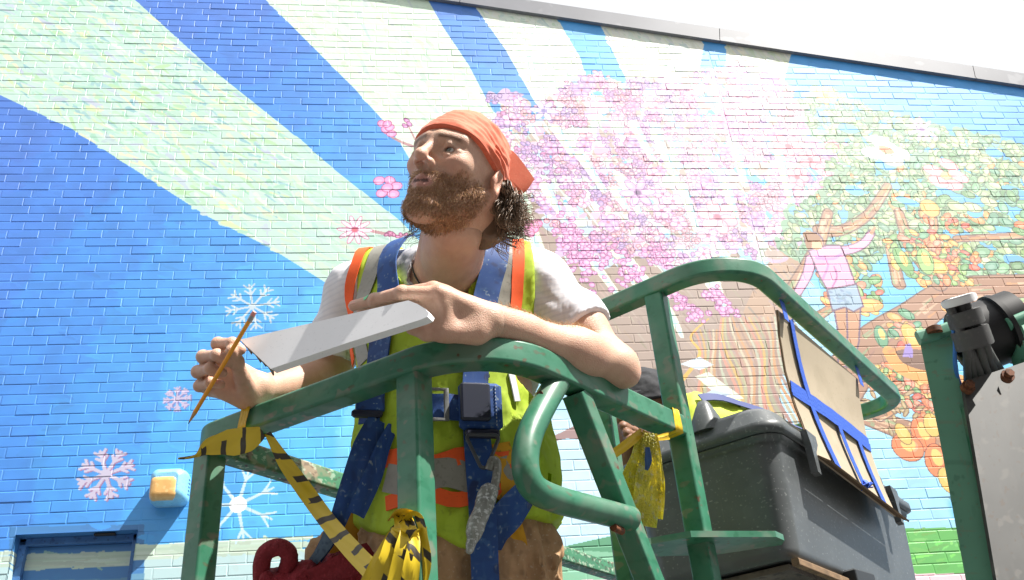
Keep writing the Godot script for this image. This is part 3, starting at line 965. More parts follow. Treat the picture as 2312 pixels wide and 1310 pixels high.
	for q in boughs:
		var pts: Array = m_curve(q[0])
		m_line(pts, q[1] + 0.022, q[2] + 0.022, rgb8(112, 84, 74))
		m_line(pts, q[1], q[2], bark)
		for k in 60:
			var f := rng.randf() * (pts.size() - 2)
			var p: Vector2 = pts[int(f)]
			var d: Vector2 = (pts[int(f) + 1] - p).normalized()
			var o := (rng.randf() - 0.5) * 0.8 * lerpf(q[1], q[2], f / pts.size())
			var c := [rgb8(160, 118, 96), rgb8(206, 172, 140), rgb8(196, 140, 92), rgb8(150, 160, 120)]
			m_line([p + d.orthogonal() * o, p + d.orthogonal() * o + d * 0.1], 0.022, 0.008, vary(c[rng.randi() % 4], 0.06))
	# fruit and leaves in orange, yellow and green
	var hot := [rgb8(232, 128, 78), rgb8(236, 168, 92), rgb8(230, 186, 96), rgb8(224, 104, 84), rgb8(150, 188, 112), rgb8(112, 166, 96), rgb8(96, 156, 118), rgb8(236, 150, 120)]
	var spots := [[[Vector2(3.9655, 4.5155), Vector2(4.2249, 4.6023), Vector2(4.5622, 4.5554), Vector2(4.7195, 4.3338), Vector2(4.5518, 4.0801), Vector2(4.1366, 4.0860), Vector2(3.9634, 4.2563)], 190, 9.0], [[Vector2(3.3390, 4.3058), Vector2(3.6869, 4.3446), Vector2(3.8255, 4.1737), Vector2(3.7406, 3.8881), Vector2(3.5610, 3.7722), Vector2(3.2591, 3.8568)], 60, 11.0], [[Vector2(4.2822, 4.7831), Vector2(4.6312, 4.8745), Vector2(4.7751, 4.5988), Vector2(4.4299, 4.5119)], 24, 9.0], [[Vector2(4.1580, 3.9213), Vector2(5.0226, 3.9067), Vector2(4.8967, 3.5874), Vector2(4.4826, 3.6749)], 40, 12.0], [[Vector2(3.4524, 3.3923), Vector2(3.8268, 3.3456), Vector2(3.9887, 3.0856), Vector2(3.8502, 2.8785), Vector2(3.5964, 3.1690), Vector2(3.3661, 3.2116)], 110, 9.0], [[Vector2(3.7778, 3.7680), Vector2(3.9846, 3.8436), Vector2(3.9823, 3.6074), Vector2(3.7673, 3.4972)], 20, 12.0], [[Vector2(5.2217, 4.8264), Vector2(5.6930, 4.8723), Vector2(6.3135, 4.4067), Vector2(5.9139, 3.5652), Vector2(4.9589, 3.7451)], 120, 13.0]]
	for q in spots:
		m_scatter(q[0], q[1], func(p):
			var r: float = q[2] * rng.randf_range(0.6, 1.2)
			var c: Color = hot[rng.randi() % 8]
			m_leaf(mp(p), r, r * 0.62, rng.randf() * 3.14, vary(c, 0.06), c.darkened(0.5)))
	for q in [[Vector2(4.4557, 4.8285), 16, 17, 2], [Vector2(4.3049, 4.2523), 22, 14, 2], [Vector2(3.4502, 4.0959), 12, 22, 4], [Vector2(3.9102, 3.6089), 13, 22, 2], [Vector2(3.6313, 3.8900), 24, 12, 1], [Vector2(3.7432, 2.8133), 17, 26, 0], [Vector2(3.5939, 2.7168), 22, 20, 0], [Vector2(3.7781, 2.6098), 16, 24, 0], [Vector2(3.8332, 2.8791), 12, 18, 2], [Vector2(3.8117, 2.4609), 12, 18, 2], [Vector2(4.0522, 4.2979), 12, 26, 5], [Vector2(4.2425, 4.2958), 13, 24, 4], [Vector2(3.6593, 3.6144), 10, 18, 6], [Vector2(3.5919, 2.8184), 10, 16, 2]]:
		var c: Color = hot[q[3]]
		m_leaf(mp(q[0]), q[1], q[2], rng.randf_range(-0.3, 0.3), c, c.darkened(0.5))
		m_ell(mp(q[0]) + Vector2(2, -4), q[1] * 0.45, q[2] * 0.5, 0, rgb8(240, 196, 110))
	# tattered leaves on the low bough
	for k in 26:
		var p: Vector2 = Vector2(3.5484, 3.0103) + Vector2(rng.randfn() * 0.14, rng.randfn() * 0.07)
		m_leaf(mp(p), rng.randf_range(5, 10), 3.4, rng.randf() * 3.1, vary(rgb8(176, 150, 100), 0.1), rgb8(110, 82, 62))
	# single big flowers
	for q in [[Vector2(3.8648, 6.0972), 20.0, 8, rgb8(238, 196, 140), rgb8(220, 150, 90), 0.3]]:
		m_flower(mp(q[0]), q[1], q[2], q[3], q[4], rgb8(226, 150, 80), q[5])
	for q in [Vector2(4.2177, 5.5635), Vector2(4.1159, 5.4272), Vector2(4.2753, 5.3440), Vector2(4.3628, 5.4288), Vector2(4.2617, 5.5033)]:
		m_leaf(mp(q), 19, 12, rng.randf_range(0, 0.9), rgb8(244, 244, 238), rgb8(170, 186, 176))
	m_ell(mp(Vector2(4.2579, 5.4631)), 13, 7, 0.5, rgb8(226, 138, 96))
	for q in [Vector2(4.6211, 5.2326), Vector2(4.7830, 5.2970), Vector2(4.8343, 5.1698), Vector2(4.7476, 5.0731), Vector2(4.6300, 5.1114)]:
		m_leaf(mp(q), 17, 11, rng.randf_range(0, 0.9), rgb8(240, 186, 192), rgb8(196, 120, 130))
	m_ell(mp(Vector2(4.7183, 5.1792)), 9, 7, 0, rgb8(240, 192, 140))
	m_flower(mp(Vector2(4.6659, 5.7011)), 27, 9, rgb8(222, 206, 226), rgb8(180, 160, 200), rgb8(150, 120, 170), 0.13)
	# climbing figure in a pink top and denim shorts, every shape with a drawn edge
	var ink := rgb8(104, 76, 104)
	var skin_c := rgb8(190, 140, 104)
	var drawn := func(pts: Array, col: Color) -> void:
		m_poly(pts, col)
		var loop := pts.duplicate()
		loop.append(pts[0])
		m_line(loop, 0.014, 0.014, ink)
	drawn.call([Vector2(3.3487, 3.8950), Vector2(3.4527, 3.8772), Vector2(3.3891, 3.6203), Vector2(3.3051, 3.3665), Vector2(3.2428, 3.3681), Vector2(3.3151, 3.5837)], skin_c)
	drawn.call([Vector2(3.4527, 3.8772), Vector2(3.5731, 3.8910), Vector2(3.4705, 3.5802), Vector2(3.3565, 3.3504), Vector2(3.3051, 3.3665), Vector2(3.3891, 3.6203)], skin_c)
	drawn.call([Vector2(3.3354, 4.0648), Vector2(3.5937, 4.0938), Vector2(3.5926, 3.8827), Vector2(3.4995, 3.8366), Vector2(3.4382, 3.8774), Vector2(3.3288, 3.8476)], rgb8(150, 176, 198))
	for k in 26:
		m_ell(mp(Vector2(3.4514, 3.9655)) + Vector2(rng.randfn() * 8, rng.randfn() * 6), 3, 2, 0.4, vary(rgb8(120, 148, 176), 0.1))
	var pink := rgb8(236, 170, 206)
	m_line(m_curve([Vector2(3.4905, 4.3979), Vector2(3.6395, 4.4181), Vector2(3.7615, 4.4734), Vector2(3.8607, 4.5780)]), 0.10, 0.07, ink)
	m_line(m_curve([Vector2(3.4905, 4.3979), Vector2(3.6395, 4.4181), Vector2(3.7615, 4.4734), Vector2(3.8479, 4.5604)]), 0.078, 0.052, pink)
	m_line(m_curve([Vector2(3.2765, 4.3234), Vector2(3.2018, 4.1736), Vector2(3.0816, 4.0118)]), 0.10, 0.07, ink)
	m_line(m_curve([Vector2(3.2765, 4.3234), Vector2(3.2018, 4.1736), Vector2(3.0908, 4.0197)]), 0.078, 0.052, pink)
	drawn.call([Vector2(3.2757, 4.4086), Vector2(3.4463, 4.4587), Vector2(3.5595, 4.4577), Vector2(3.5751, 4.2947), Vector2(3.5840, 4.0857), Vector2(3.3362, 4.0403), Vector2(3.3015, 4.1889)], pink)
	m_line([Vector2(3.8607, 4.5780), Vector2(3.9071, 4.6311)], 0.035, 0.02, skin_c)
	m_line([Vector2(3.0705, 3.9958), Vector2(3.0248, 3.9564)], 0.035, 0.02, skin_c)
	m_line(m_curve([Vector2(3.3865, 4.0640), Vector2(3.4485, 4.1579), Vector2(3.4520, 4.2539)]), 0.014, 0.012, rgb8(176, 96, 156))
	m_line(m_curve([Vector2(3.3329, 4.3398), Vector2(3.4573, 4.3299), Vector2(3.5437, 4.3717)]), 0.04, 0.02, rgb8(196, 136, 204))
	m_line(m_curve([Vector2(3.3253, 4.1388), Vector2(3.4023, 4.2629), Vector2(3.4021, 4.3475)]), 0.02, 0.012, rgb8(206, 130, 184))
	m_ell(mp(Vector2(3.3446, 4.5029)), 15, 17, 0.3, ink)
	m_ell(mp(Vector2(3.3552, 4.4854)), 11, 13, 0.3, rgb8(226, 180, 142))
	m_ell(mp(Vector2(3.3368, 4.5465)), 14, 8, 0.4, rgb8(150, 104, 66))
	m_ell(mp(Vector2(3.2951, 4.4859)), 5, 13, 0.2, rgb8(150, 104, 66))
	# boat shaped nest with a small seated figure
	m_poly(m_curve([Vector2(3.6779, 3.4616), Vector2(3.7673, 3.4972), Vector2(3.9811, 3.4922), Vector2(4.1835, 3.4493), Vector2(4.1075, 3.2273), Vector2(3.9087, 3.2695), Vector2(3.7214, 3.3483), Vector2(3.6779, 3.4616)]), rgb8(120, 84, 64))
	m_line(m_curve([Vector2(3.6835, 3.4803), Vector2(3.7236, 3.3557), Vector2(3.8736, 3.2704), Vector2(4.1754, 3.2180)]), 0.10, 0.12, rgb8(222, 158, 82))
	m_line(m_curve([Vector2(3.6835, 3.4803), Vector2(3.8075, 3.5115), Vector2(4.0194, 3.4989), Vector2(4.2580, 3.4551)]), 0.025, 0.025, rgb8(200, 140, 84))
	m_poly([Vector2(3.7771, 3.4366), Vector2(3.8408, 3.5489), Vector2(3.8765, 3.5481), Vector2(3.8812, 3.4946), Vector2(3.8597, 3.4270)], rgb8(150, 128, 200))
	m_ell(mp(Vector2(3.8443, 3.5718)), 4.5, 5.5, 0, rgb8(206, 140, 92))
	m_line([Vector2(3.8467, 3.5795), Vector2(3.8551, 3.6179)], 0.02, 0.01, rgb8(230, 180, 80))

func mural_small() -> void:
	# painted snowflakes
	m_snow(Vector2(-1.0558, 3.9648), 0.185, 8, rgb8(184, 200, 212), 0.017, true, 0.2)
	m_snow(Vector2(-1.5059, 3.2468), 0.085, 8, rgb8(186, 176, 206), 0.014, true, 0.1, rgb8(120, 120, 180))
	m_snow(Vector2(-1.8919, 2.7292), 0.165, 8, rgb8(188, 182, 206), 0.022, true, 0.35, rgb8(150, 110, 150))
	for k in 7:
		var a := 0.45 + TAU * k / 7
		var c: Vector2 = Vector2(-1.0456, 2.4915)
		var d := Vector2(cos(a), sin(a))
		m_line([c, c + d * 0.24], 0.026, 0.014, rgb8(190, 216, 230))
		for sg in [-1, 1]:
			m_line([c + d * 0.17, c + d * 0.17 + d.rotated(sg * 0.6) * 0.09], 0.02, 0.012, rgb8(190, 216, 230))
	m_ell(mp(Vector2(-1.0456, 2.4915)), 10, 10, 0, rgb8(242, 246, 248))
	# daisy, blossom twigs
	var tw := rgb8(176, 130, 136)
	m_line(m_curve([Vector2(0.0169, 4.5667), Vector2(-0.1014, 4.5966), Vector2(-0.2029, 4.6222)]), 0.03, 0.03, tw)
	for k in 12:
		m_leaf(mp(Vector2(-0.0506, 4.5962)) + Vector2(rng.randfn() * 8, rng.randfn() * 3), 4, 3, rng.randf() * 3, vary(rgb8(206, 110, 160), 0.08), rgb8(128, 60, 100))
	m_flower(mp(Vector2(-0.3345, 4.6355)), 24, 10, rgb8(238, 214, 232), rgb8(190, 108, 140), rgb8(206, 90, 110), 0.16)
	m_line(m_curve([Vector2(0.1182, 5.4719), Vector2(0.0103, 5.5277), Vector2(-0.0980, 5.6123)]), 0.03, 0.02, tw)
	m_line([Vector2(0.1555, 5.5194), Vector2(0.0927, 5.6865)], 0.018, 0.012, tw)
	for q in [Vector2(-0.1269, 5.7083), Vector2(-0.0979, 5.6459), Vector2(-0.0613, 5.6703), Vector2(-0.0471, 5.6033), Vector2(-0.0830, 5.7088)]:
		m_leaf(mp(q), 8, 6.5, rng.randf() * 3, rgb8(226, 150, 200), rgb8(176, 60, 120))
	for q in [Vector2(0.0790, 5.7496), Vector2(0.1005, 5.7109), Vector2(0.0634, 5.6911)]:
		m_leaf(mp(q), 6, 4, rng.randf() * 3, rgb8(206, 130, 190), rgb8(130, 60, 110))
	for q in [Vector2(-0.1488, 5.1131), Vector2(-0.0645, 5.1132), Vector2(-0.1279, 4.9892), Vector2(-0.0375, 4.9804), Vector2(-0.0123, 5.0598), Vector2(-0.0859, 5.0421)]:
		m_leaf(mp(q), 9, 8, rng.randf() * 3, rgb8(230, 150, 200), rgb8(160, 60, 116))
	for q in [Vector2(1.0094, 4.6868), Vector2(1.0587, 4.6437), Vector2(1.0198, 4.6015), Vector2(1.0872, 4.6863)]:
		m_leaf(mp(q), 9, 8, rng.randf() * 3, rgb8(232, 140, 190), rgb8(180, 70, 130))
	# low painted things seen between the rails
	m_line([Vector2(1.0153, 2.7452), Vector2(1.0151, 2.5877), Vector2(0.9761, 2.4967)], 0.06, 0.05, rgb8(220, 180, 150))
	m_line([Vector2(0.8562, 2.3211), Vector2(0.9674, 2.4059), Vector2(1.0209, 2.4948)], 0.06, 0.05, rgb8(206, 150, 116))
	m_poly([Vector2(0.7383, 2.5064), Vector2(0.9110, 2.4385), Vector2(0.9148, 2.3185), Vector2(0.7954, 2.1202), Vector2(0.6807, 2.1256)], rgb8(226, 228, 236))
	m_poly([Vector2(1.2754, 2.9974), Vector2(1.6008, 3.0543), Vector2(1.7849, 2.9976), Vector2(1.5209, 2.9392)], rgb8(196, 150, 140))
	m_poly([Vector2(0.8838, 2.8140), Vector2(1.2089, 2.9663), Vector2(1.5723, 2.8548), Vector2(1.4427, 2.8265), Vector2(1.1360, 2.8700)], rgb8(150, 120, 120))
	m_poly([Vector2(2.0355, 3.4210), Vector2(2.1967, 3.4754), Vector2(2.2919, 3.4072), Vector2(2.1766, 3.3667)], rgb8(206, 220, 230))
	m_poly([Vector2(2.2406, 3.3506), Vector2(2.4639, 3.1312), Vector2(2.3249, 3.1006), Vector2(2.1341, 3.3176)], rgb8(224, 226, 206))
	m_poly([Vector2(2.0663, 3.1258), Vector2(2.2466, 3.2079), Vector2(2.3719, 3.1690), Vector2(2.1905, 3.0874)], rgb8(186, 206, 226))

# ---------------------------------------------------------------- the lift basket, boom and what hangs on them
const RAIL_H := 1.21
const LOOP_H := 1.55
const FLOOR_H := 0.14

func down(p: Vector3, y: float) -> Vector3:
	return Vector3(p.x, y, p.z)

func lift_basket() -> void:
	var t := thing("lift_basket", "scuffed green steel lift basket with curved rails that the bearded man leans on", "lift basket", Vector3(0.25, 0, 4.0))
	var sq := rrect(0.047, 0.047, 0.007, 3)
	# main rail: from the rear corner round the left corner and the front bend to the tall post
	var back: Vector3 = Vector3(0.8434, 1.2100, 2.7955)
	var lc: Vector3 = Vector3(-0.3836, 1.2100, 4.1763)
	var fc: Vector3 = Vector3(0.1366, 1.2100, 4.5740)
	var rc: Vector3 = Vector3(0.5755, 1.2100, 4.1581)
	part("top_rail", sweep(fillet([lc + (back - lc) * 0.04, lc, fc, rc], [0.045, 0.17], 14), sq, Vector3.UP).mesh(), M.green, t)
	part("rear_rail", sweep([lc + (back - lc) * 0.03 + Vector3(0, -0.001, 0), back], rrect(0.046, 0.046, 0.006, 2), Vector3.UP).mesh(), M.worn, t, "worn pale green rear rail")
	# posts
	var fp: Vector3 = Vector3(0.0226, 1.2100, 4.4798)
	part("post", bar(fp - Vector3(0, 0.02, 0), down(fp, FLOOR_H), 0.046, 0.046, Vector3.UP, 0.006).mesh(), M.green, t)
	var lp: Vector3 = Vector3(-0.3720, 1.2100, 4.1432)
	part("post", bar(lp - Vector3(0, 0.02, 0), down(lp, FLOOR_H), 0.046, 0.046, Vector3.UP, 0.006).mesh(), M.green, t)
	var rp := down(rc, 0)
	part("tall_post", bar(down(rp, LOOP_H - 0.02), down(rp, FLOOR_H), 0.044, 0.044, Vector3.UP, 0.006).mesh(), M.green, t)
	part("brace", bar(Vector3(0.3140, 1.1883, 4.4012), Vector3(0.4483, 0.8538, 4.2747) + Vector3(0.0, 0.0, -0.03), 0.042, 0.042, Vector3(0.78, 0, 0.625), 0.006).mesh(), M.green, t)
	var bp := down(back, 0)
	part("post", bar(down(bp, RAIL_H), down(bp, FLOOR_H), 0.044, 0.044).mesh(), M.green, t)
	# round tube bent under the front rail
	part("bent_tube", tube(smooth_path([Vector3(0.2798, 1.2002, 4.4334), Vector3(0.2422, 1.1365, 4.4688), Vector3(0.2075, 1.0678, 4.5015), Vector3(0.1953, 1.0145, 4.5130), Vector3(0.2056, 0.9810, 4.5033), Vector3(0.2430, 0.9725, 4.4681), Vector3(0.3128, 0.9748, 4.4024), Vector3(0.4033, 0.9793, 4.3171)], 7), 0.0225, 18).mesh(), M.green, t)
	# guard loop for the tool box, higher than the rail
	var l0: Vector3 = Vector3(0.4435, 1.5500, 4.0392)
	var l1: Vector3 = Vector3(0.7194, 1.5500, 4.3070)
	var l2: Vector3 = Vector3(1.4845, 1.5500, 3.4970)
	var l3: Vector3 = Vector3(1.1921, 1.5500, 3.2198)
	var l4: Vector3 = Vector3(1.1159, 1.5500, 3.1813)
	part("guard_loop", sweep(fillet([l0, l1, l2, l3, l4], [0.15, 0.085, 0.03], 14), rrect(0.042, 0.042, 0.007, 3), Vector3.UP).mesh(), M.green, t)
	var gp := l0 + (l1 - l0) * 0.02
	part("post", bar(down(gp, LOOP_H), down(gp, FLOOR_H), 0.038, 0.038).mesh(), M.green, t)
	# shelf bracket plate
	var br := []
	for p in [Vector3(0.4202, 0.9740, 4.1844), Vector3(0.4695, 0.9740, 4.1882), Vector3(0.5383, 0.9740, 4.2234), Vector3(0.7149, 0.9740, 4.1963), Vector3(0.7410, 0.9740, 4.1687), Vector3(0.7468, 0.9740, 4.1376), Vector3(0.6302, 0.9740, 4.0879), Vector3(0.4446, 0.9740, 4.1008)]:
		br.append(p)
	part("bracket_plate", plate(br, Vector3.UP, 0.012).mesh(), M.green, t)
	part("bracket_leg", box(Vector3(1.02, 0.74, 3.86) , Vector3(0.10, 0.46, 0.05), Basis(Vector3.UP, 0.7)).mesh(), M.plastic_dark, t)
	# welded lugs and bolts
	for p in [Vector3(0.2542, 1.1495, 4.4576), Vector3(0.3786, 0.9512, 4.3404)]:
		part("bolt", sweep([p, p + Vector3(-0.02, 0.0, 0.026)], circle(0.007, 8), Vector3.UP).mesh(), M.rust, t)
	# platform floor with toe boards
	var fl := []
	for p in [lc, fc, rc + (rc - fc) * 1.3, back]:
		fl.append(down(p, FLOOR_H - 0.02))
	part("platform", plate(fl, Vector3.UP, 0.03).mesh(), M.worn, t)
	for k in 4:
		var a: Vector3 = fl[k] + Vector3(0, 0.075, 0)
		var b: Vector3 = fl[(k + 1) % 4] + Vector3(0, 0.075, 0)
		part("toe_board", bar(a, b, 0.006, 0.12, Vector3.UP, 0.002).mesh(), M.green, t)

func boom() -> void:
	var t := thing("boom_arm", "pale green boom arm with grey cover plate and rusty bolts beside the basket", "boom arm", Vector3(1.55, 0, 4.2))
	var nn := Vector3(-0.25, -0.15, 0.95)
	# left channel
	var a := [Vector3(1.0755, 1.3337, 4.2973), Vector3(1.1427, 1.3493, 4.3163), Vector3(1.1456, 1.2393, 4.2737), Vector3(1.1854, 0.8613, 4.1328), Vector3(1.1129, 0.8667, 4.1257), Vector3(1.0892, 1.1513, 4.2359)]
	var back := Vector3(0.10, 0.06, -0.14)
	var sl := Shape.new()
	var a2 := []
	for p in a:
		a2.append(p + back * 0.5)
	plate(a2, back.normalized(), back.length(), sl)
	part("side_channel", sl.mesh(), M.boom_green, t)
	part("channel_flange", sweep([Vector3(1.0719, 1.3388, 4.2998), Vector3(1.1077, 1.3440, 4.3081), Vector3(1.1501, 1.3534, 4.3199)], rrect(0.02, 0.03, 0.008), Vector3.UP).mesh(), M.boom_green, t)
	var nut: Vector3 = Vector3(1.1020, 1.3411, 4.3173)
	part("pin", sweep([nut, nut + Vector3(0, 0.012, 0)], circle(0.016, 10), Vector3.RIGHT).mesh(), M.rust, t)
	part("inner_edge", sweep([Vector3(1.1498, 1.1986, 4.2578), Vector3(1.1665, 1.0307, 4.1974), Vector3(1.1750, 0.8601, 4.1400)], rrect(0.018, 0.03, 0.004), Vector3.UP).mesh(), M.green, t)
	# grey cover plate
	part("cover_plate", plate([Vector3(1.1372, 1.2359, 4.2939), Vector3(1.1984, 1.2475, 4.3098), Vector3(1.2795, 1.2639, 4.3313), Vector3(1.3601, 1.2470, 4.3326), Vector3(1.2965, 0.8456, 4.1745), Vector3(1.1505, 0.8565, 4.1602)], Vector3(0.05, 0.25, 0.95), 0.012).mesh(), M.grey_plate, t)
	part("channel_web", plate([Vector3(1.2445, 1.2099, 4.0815), Vector3(1.4894, 1.2593, 4.1465), Vector3(1.4181, 0.8216, 3.9771), Vector3(1.2489, 0.8342, 3.9606)], Vector3(0.05, 0.25, 0.95), 0.02).mesh(), M.black, t)
	for p in [Vector3(1.1447, 1.2241, 4.2973), Vector3(1.2245, 1.2374, 4.3168)]:
		var b := part("bolt", sweep([p + Vector3(0, 0, -0.01), p + Vector3(0, 0.004, 0.014)], circle(0.0095, 6), Vector3.UP).mesh(), M.rust, t)
		part("washer", sweep([p + Vector3(0, 0, -0.006), p + Vector3(0, 0.0015, 0.005)], circle(0.0135, 14), Vector3.UP).mesh(), M.rust, b)
	# right channel
	var r2 := []
	for p in [Vector3(1.2937, 1.3623, 4.2987), Vector3(1.4197, 1.3916, 4.3344), Vector3(1.4014, 1.1354, 4.2002), Vector3(1.3014, 1.2626, 4.2629)]:
		r2.append(p)
	part("side_channel", plate(r2, Vector3(0.05, 0.25, 0.95), 0.05).mesh(), M.boom_green, t)
	part("channel_flange", sweep([Vector3(1.2779, 1.3618, 4.3079), Vector3(1.3378, 1.3781, 4.3264), Vector3(1.4219, 1.4007, 4.3521)], rrect(0.03, 0.026, 0.01), Vector3.UP).mesh(), M.boom_green, t)
	# black roller between the channels
	part("roller", sweep([Vector3(1.2268, 1.3659, 4.2206), Vector3(1.3102, 1.3871, 4.2454), Vector3(1.3102, 1.3871, 4.2454) + (Vector3(1.3102, 1.3871, 4.2454) - Vector3(1.2268, 1.3659, 4.2206)) * 0.4], circle(0.075, 24), Vector3.UP).mesh(), M.black, t)
	part("roller_flange", sweep([Vector3(1.2940, 1.3801, 4.2506), Vector3(1.3037, 1.3827, 4.2536)], circle(0.079, 28), Vector3.UP).mesh(), M.black, t)
	part("roller_shaft", sweep([Vector3(1.2972, 1.3783, 4.2618), Vector3(1.3336, 1.3871, 4.2723)], circle(0.03, 16), Vector3.UP).mesh(), M.black, t)
	# hose bundle held by two black clamps
	var hoses := thing("hose_bundle", "black hydraulic hoses bound by two wide grey clamps at the boom top", "hoses", Vector3(1.1300, 1.2992, 4.3784))
	var top: Vector3 = Vector3(1.1253, 1.3626, 4.3926)
	var mid: Vector3 = Vector3(1.1473, 1.2852, 4.3606)
	var ends := [Vector3(1.1832, 1.2469, 4.2424), Vector3(1.1968, 1.2469, 4.2502), Vector3(1.2093, 1.2470, 4.2580), Vector3(1.2345, 1.2532, 4.2477), Vector3(1.2706, 1.2684, 4.2267), Vector3(1.3007, 1.2799, 4.2144)]
	for k in 6:
		var o := Vector3((k - 2.5) * 0.0112, 0.0, 0.010 * cos(k * 1.7))
		part("hose", tube(smooth_path([top + o * 0.9 + Vector3(0, 0.015, -0.012), mid + o, mid.lerp(ends[k], 0.5) + o * 0.4, ends[k]], 6), 0.0086, 10).mesh(), M.rubber, hoses)
	for q in [[0.14, 0.50, 0.034], [0.56, 1.02, 0.0365]]:
		var a0 := top.lerp(mid, q[0])
		var a1 := top.lerp(mid, q[1])
		part("clamp", sweep([a0, a0.lerp(a1, 0.06), a0.lerp(a1, 0.94), a1], circle(q[2], 20), Vector3.BACK, [0.94, 1.0, 1.0, 0.94]).mesh(), M.rubber, hoses)
	var ax := (top - mid).normalized()
	part("white_cap", sweep([top + ax * 0.002, top + ax * 0.006, top + ax * 0.016, top + ax * 0.019], circle(0.034, 20), Vector3.BACK, [0.9, 1.0, 1.0, 0.85]).mesh(), M.white, hoses)
	for k in 1:
		var o := Vector3(-0.02 - 0.008 * k, 0.0, 0.01 * k)
		part("cable", tube(smooth_path([top + Vector3(-0.028, 0.004, 0.006 * k), Vector3(1.1192, 1.3096, 4.3596) + o * 0.4, Vector3(1.1382, 1.2681, 4.3019) + o * 0.4, Vector3(1.1769, 1.2400, 4.2314)], 7), 0.004, 8).mesh(), M.black if k else std(rgb8(60, 120, 200), 0.5), hoses)

func toolbox() -> void:
	var c0: Vector3 = Vector3(0.7874, 1.2108, 4.1463)    # rim corner nearest the camera
	var ex := Vector3(0.69, 0, -0.724).normalized()      # along the long side, away to the right
	var ez := Vector3(-0.86, 0, -0.51).normalized()      # along the short side, away to the left
	ez = (ez - ex * ez.dot(ex)).normalized()
	var t := thing("toolbox", "large dark grey plastic tool box with moulded lid in the guard loop", "toolbox", down(c0, 0.95))
	var L := 0.95
	var Wd := 0.40
	var mid := c0 + ex * L / 2 + ez * Wd / 2
	var ring := func(dy: float, inset: float, r: float) -> PackedVector3Array:
		var o := PackedVector3Array()
		for p in rrect(L - inset * 2, Wd - inset * 2, r, 6):
			o.append(mid + ex * p.x + ez * p.y + Vector3(0, dy, 0))
		return o
	var body := []
	for q in [[-0.255, 0.05, 0.03], [-0.25, 0.04, 0.035], [-0.235, 0.034, 0.038], [-0.012, 0.018, 0.045], [-0.008, 0.008, 0.05], [0.002, 0.006, 0.05]]:
		body.append(ring.call(q[0], q[1], q[2]))
	part("tray", loft(turned(body)).mesh(), M.plastic, t)
	var lid := []
	for q in [[0.004, 0.004, 0.052], [0.008, -0.006, 0.055], [0.026, -0.006, 0.055], [0.030, 0.004, 0.05], [0.060, 0.016, 0.05], [0.074, 0.030, 0.05], [0.077, 0.06, 0.04]]:
		lid.append(ring.call(q[0], q[1], q[2]))
	var lidp := part("lid", loft(turned(lid)).mesh(), M.plastic, t)
	# nub on the lid's end
	var nub := []
	var nb := c0 + ez * 0.17 + ex * 0.045
	for q in [[0.05, 0.07, 0.05], [0.085, 0.058, 0.045], [0.115, 0.036, 0.030], [0.130, 0.022, 0.02], [0.134, 0.009, 0.008]]:
		var o := PackedVector3Array()
		for p in rrect(q[1] * 1.3, q[1], q[1] * 0.42, 4):
			o.append(nb + ex * p.x + ez * p.y + Vector3(0, q[0], 0))
		nub.append(o)
	part("lid_nub", loft(turned(nub)).mesh(), M.plastic, lidp)
	# latches on the long side
	for f in [0.165, 0.765]:
		var p0: Vector3 = c0 + ex * L * f - ez * 0.012
		var s := Shape.new()
		var u: Vector3 = -ez
		plate([p0 + ex * -0.024 + Vector3(0, 0.03, 0) , p0 + ex * 0.03 + Vector3(0, 0.026, 0), p0 + ex * 0.03 + Vector3(0, 0.006, 0), p0 + ex * 0.008 + Vector3(0, -0.018, 0), p0 + ex * 0.006 + Vector3(0, -0.07, 0), p0 + ex * -0.014 + Vector3(0, -0.066, 0), p0 + ex * -0.014 + Vector3(0, -0.004, 0)], u, 0.016, s)
		part("latch", s.mesh(), M.plastic, t)
	# mould seam under the lid, wooden strip and base below
	var b0 := c0 + Vector3(0, -0.268, 0)
	part("wood_strip", bar(b0 + ex * 0.03 + ez * 0.035, b0 + ex * (L - 0.02) + ez * 0.035, 0.016, 0.016, Vector3.UP, 0.003).mesh(), M.card_edge, t)
	part("base_panel", plate([b0 + ex * 0.06 + ez * 0.06, b0 + ex * (L - 0.04) + ez * 0.06, b0 + ex * (L - 0.04) + ez * (Wd - 0.05), b0 + ex * 0.06 + ez * (Wd - 0.05)], Vector3.UP, 0.012).mesh(), tri(mottled(192, rgb8(96, 88, 80), 0.2, [[0.06, 0.66, rgb8(60, 54, 50), 0.1]], 131), 3.0, 0.9), t)
	part("base_peg", sweep([b0 + ex * 0.28 + ez * 0.12, b0 + ex * 0.28 + ez * 0.12 + Vector3(0, -0.035, 0)], circle(0.02, 12), Vector3.RIGHT).mesh(), M.plastic_dark, t)

func turned(rings: Array) -> Array:
	# make rings run counter-clockwise round their direction of progress
	var a: PackedVector3Array = rings[0]
	var k := a.size()
	var g := (a[k / 3] - a[0]).cross(a[2 * k / 3] - a[0])
	var d: Vector3 = rings[-1][0] - rings[0][0]
	if g.dot(d) < 0:
		var out := []
		for r in rings:
			var q: PackedVector3Array = r.duplicate()
			q.reverse()
			out.append(q)
		return out
	return rings

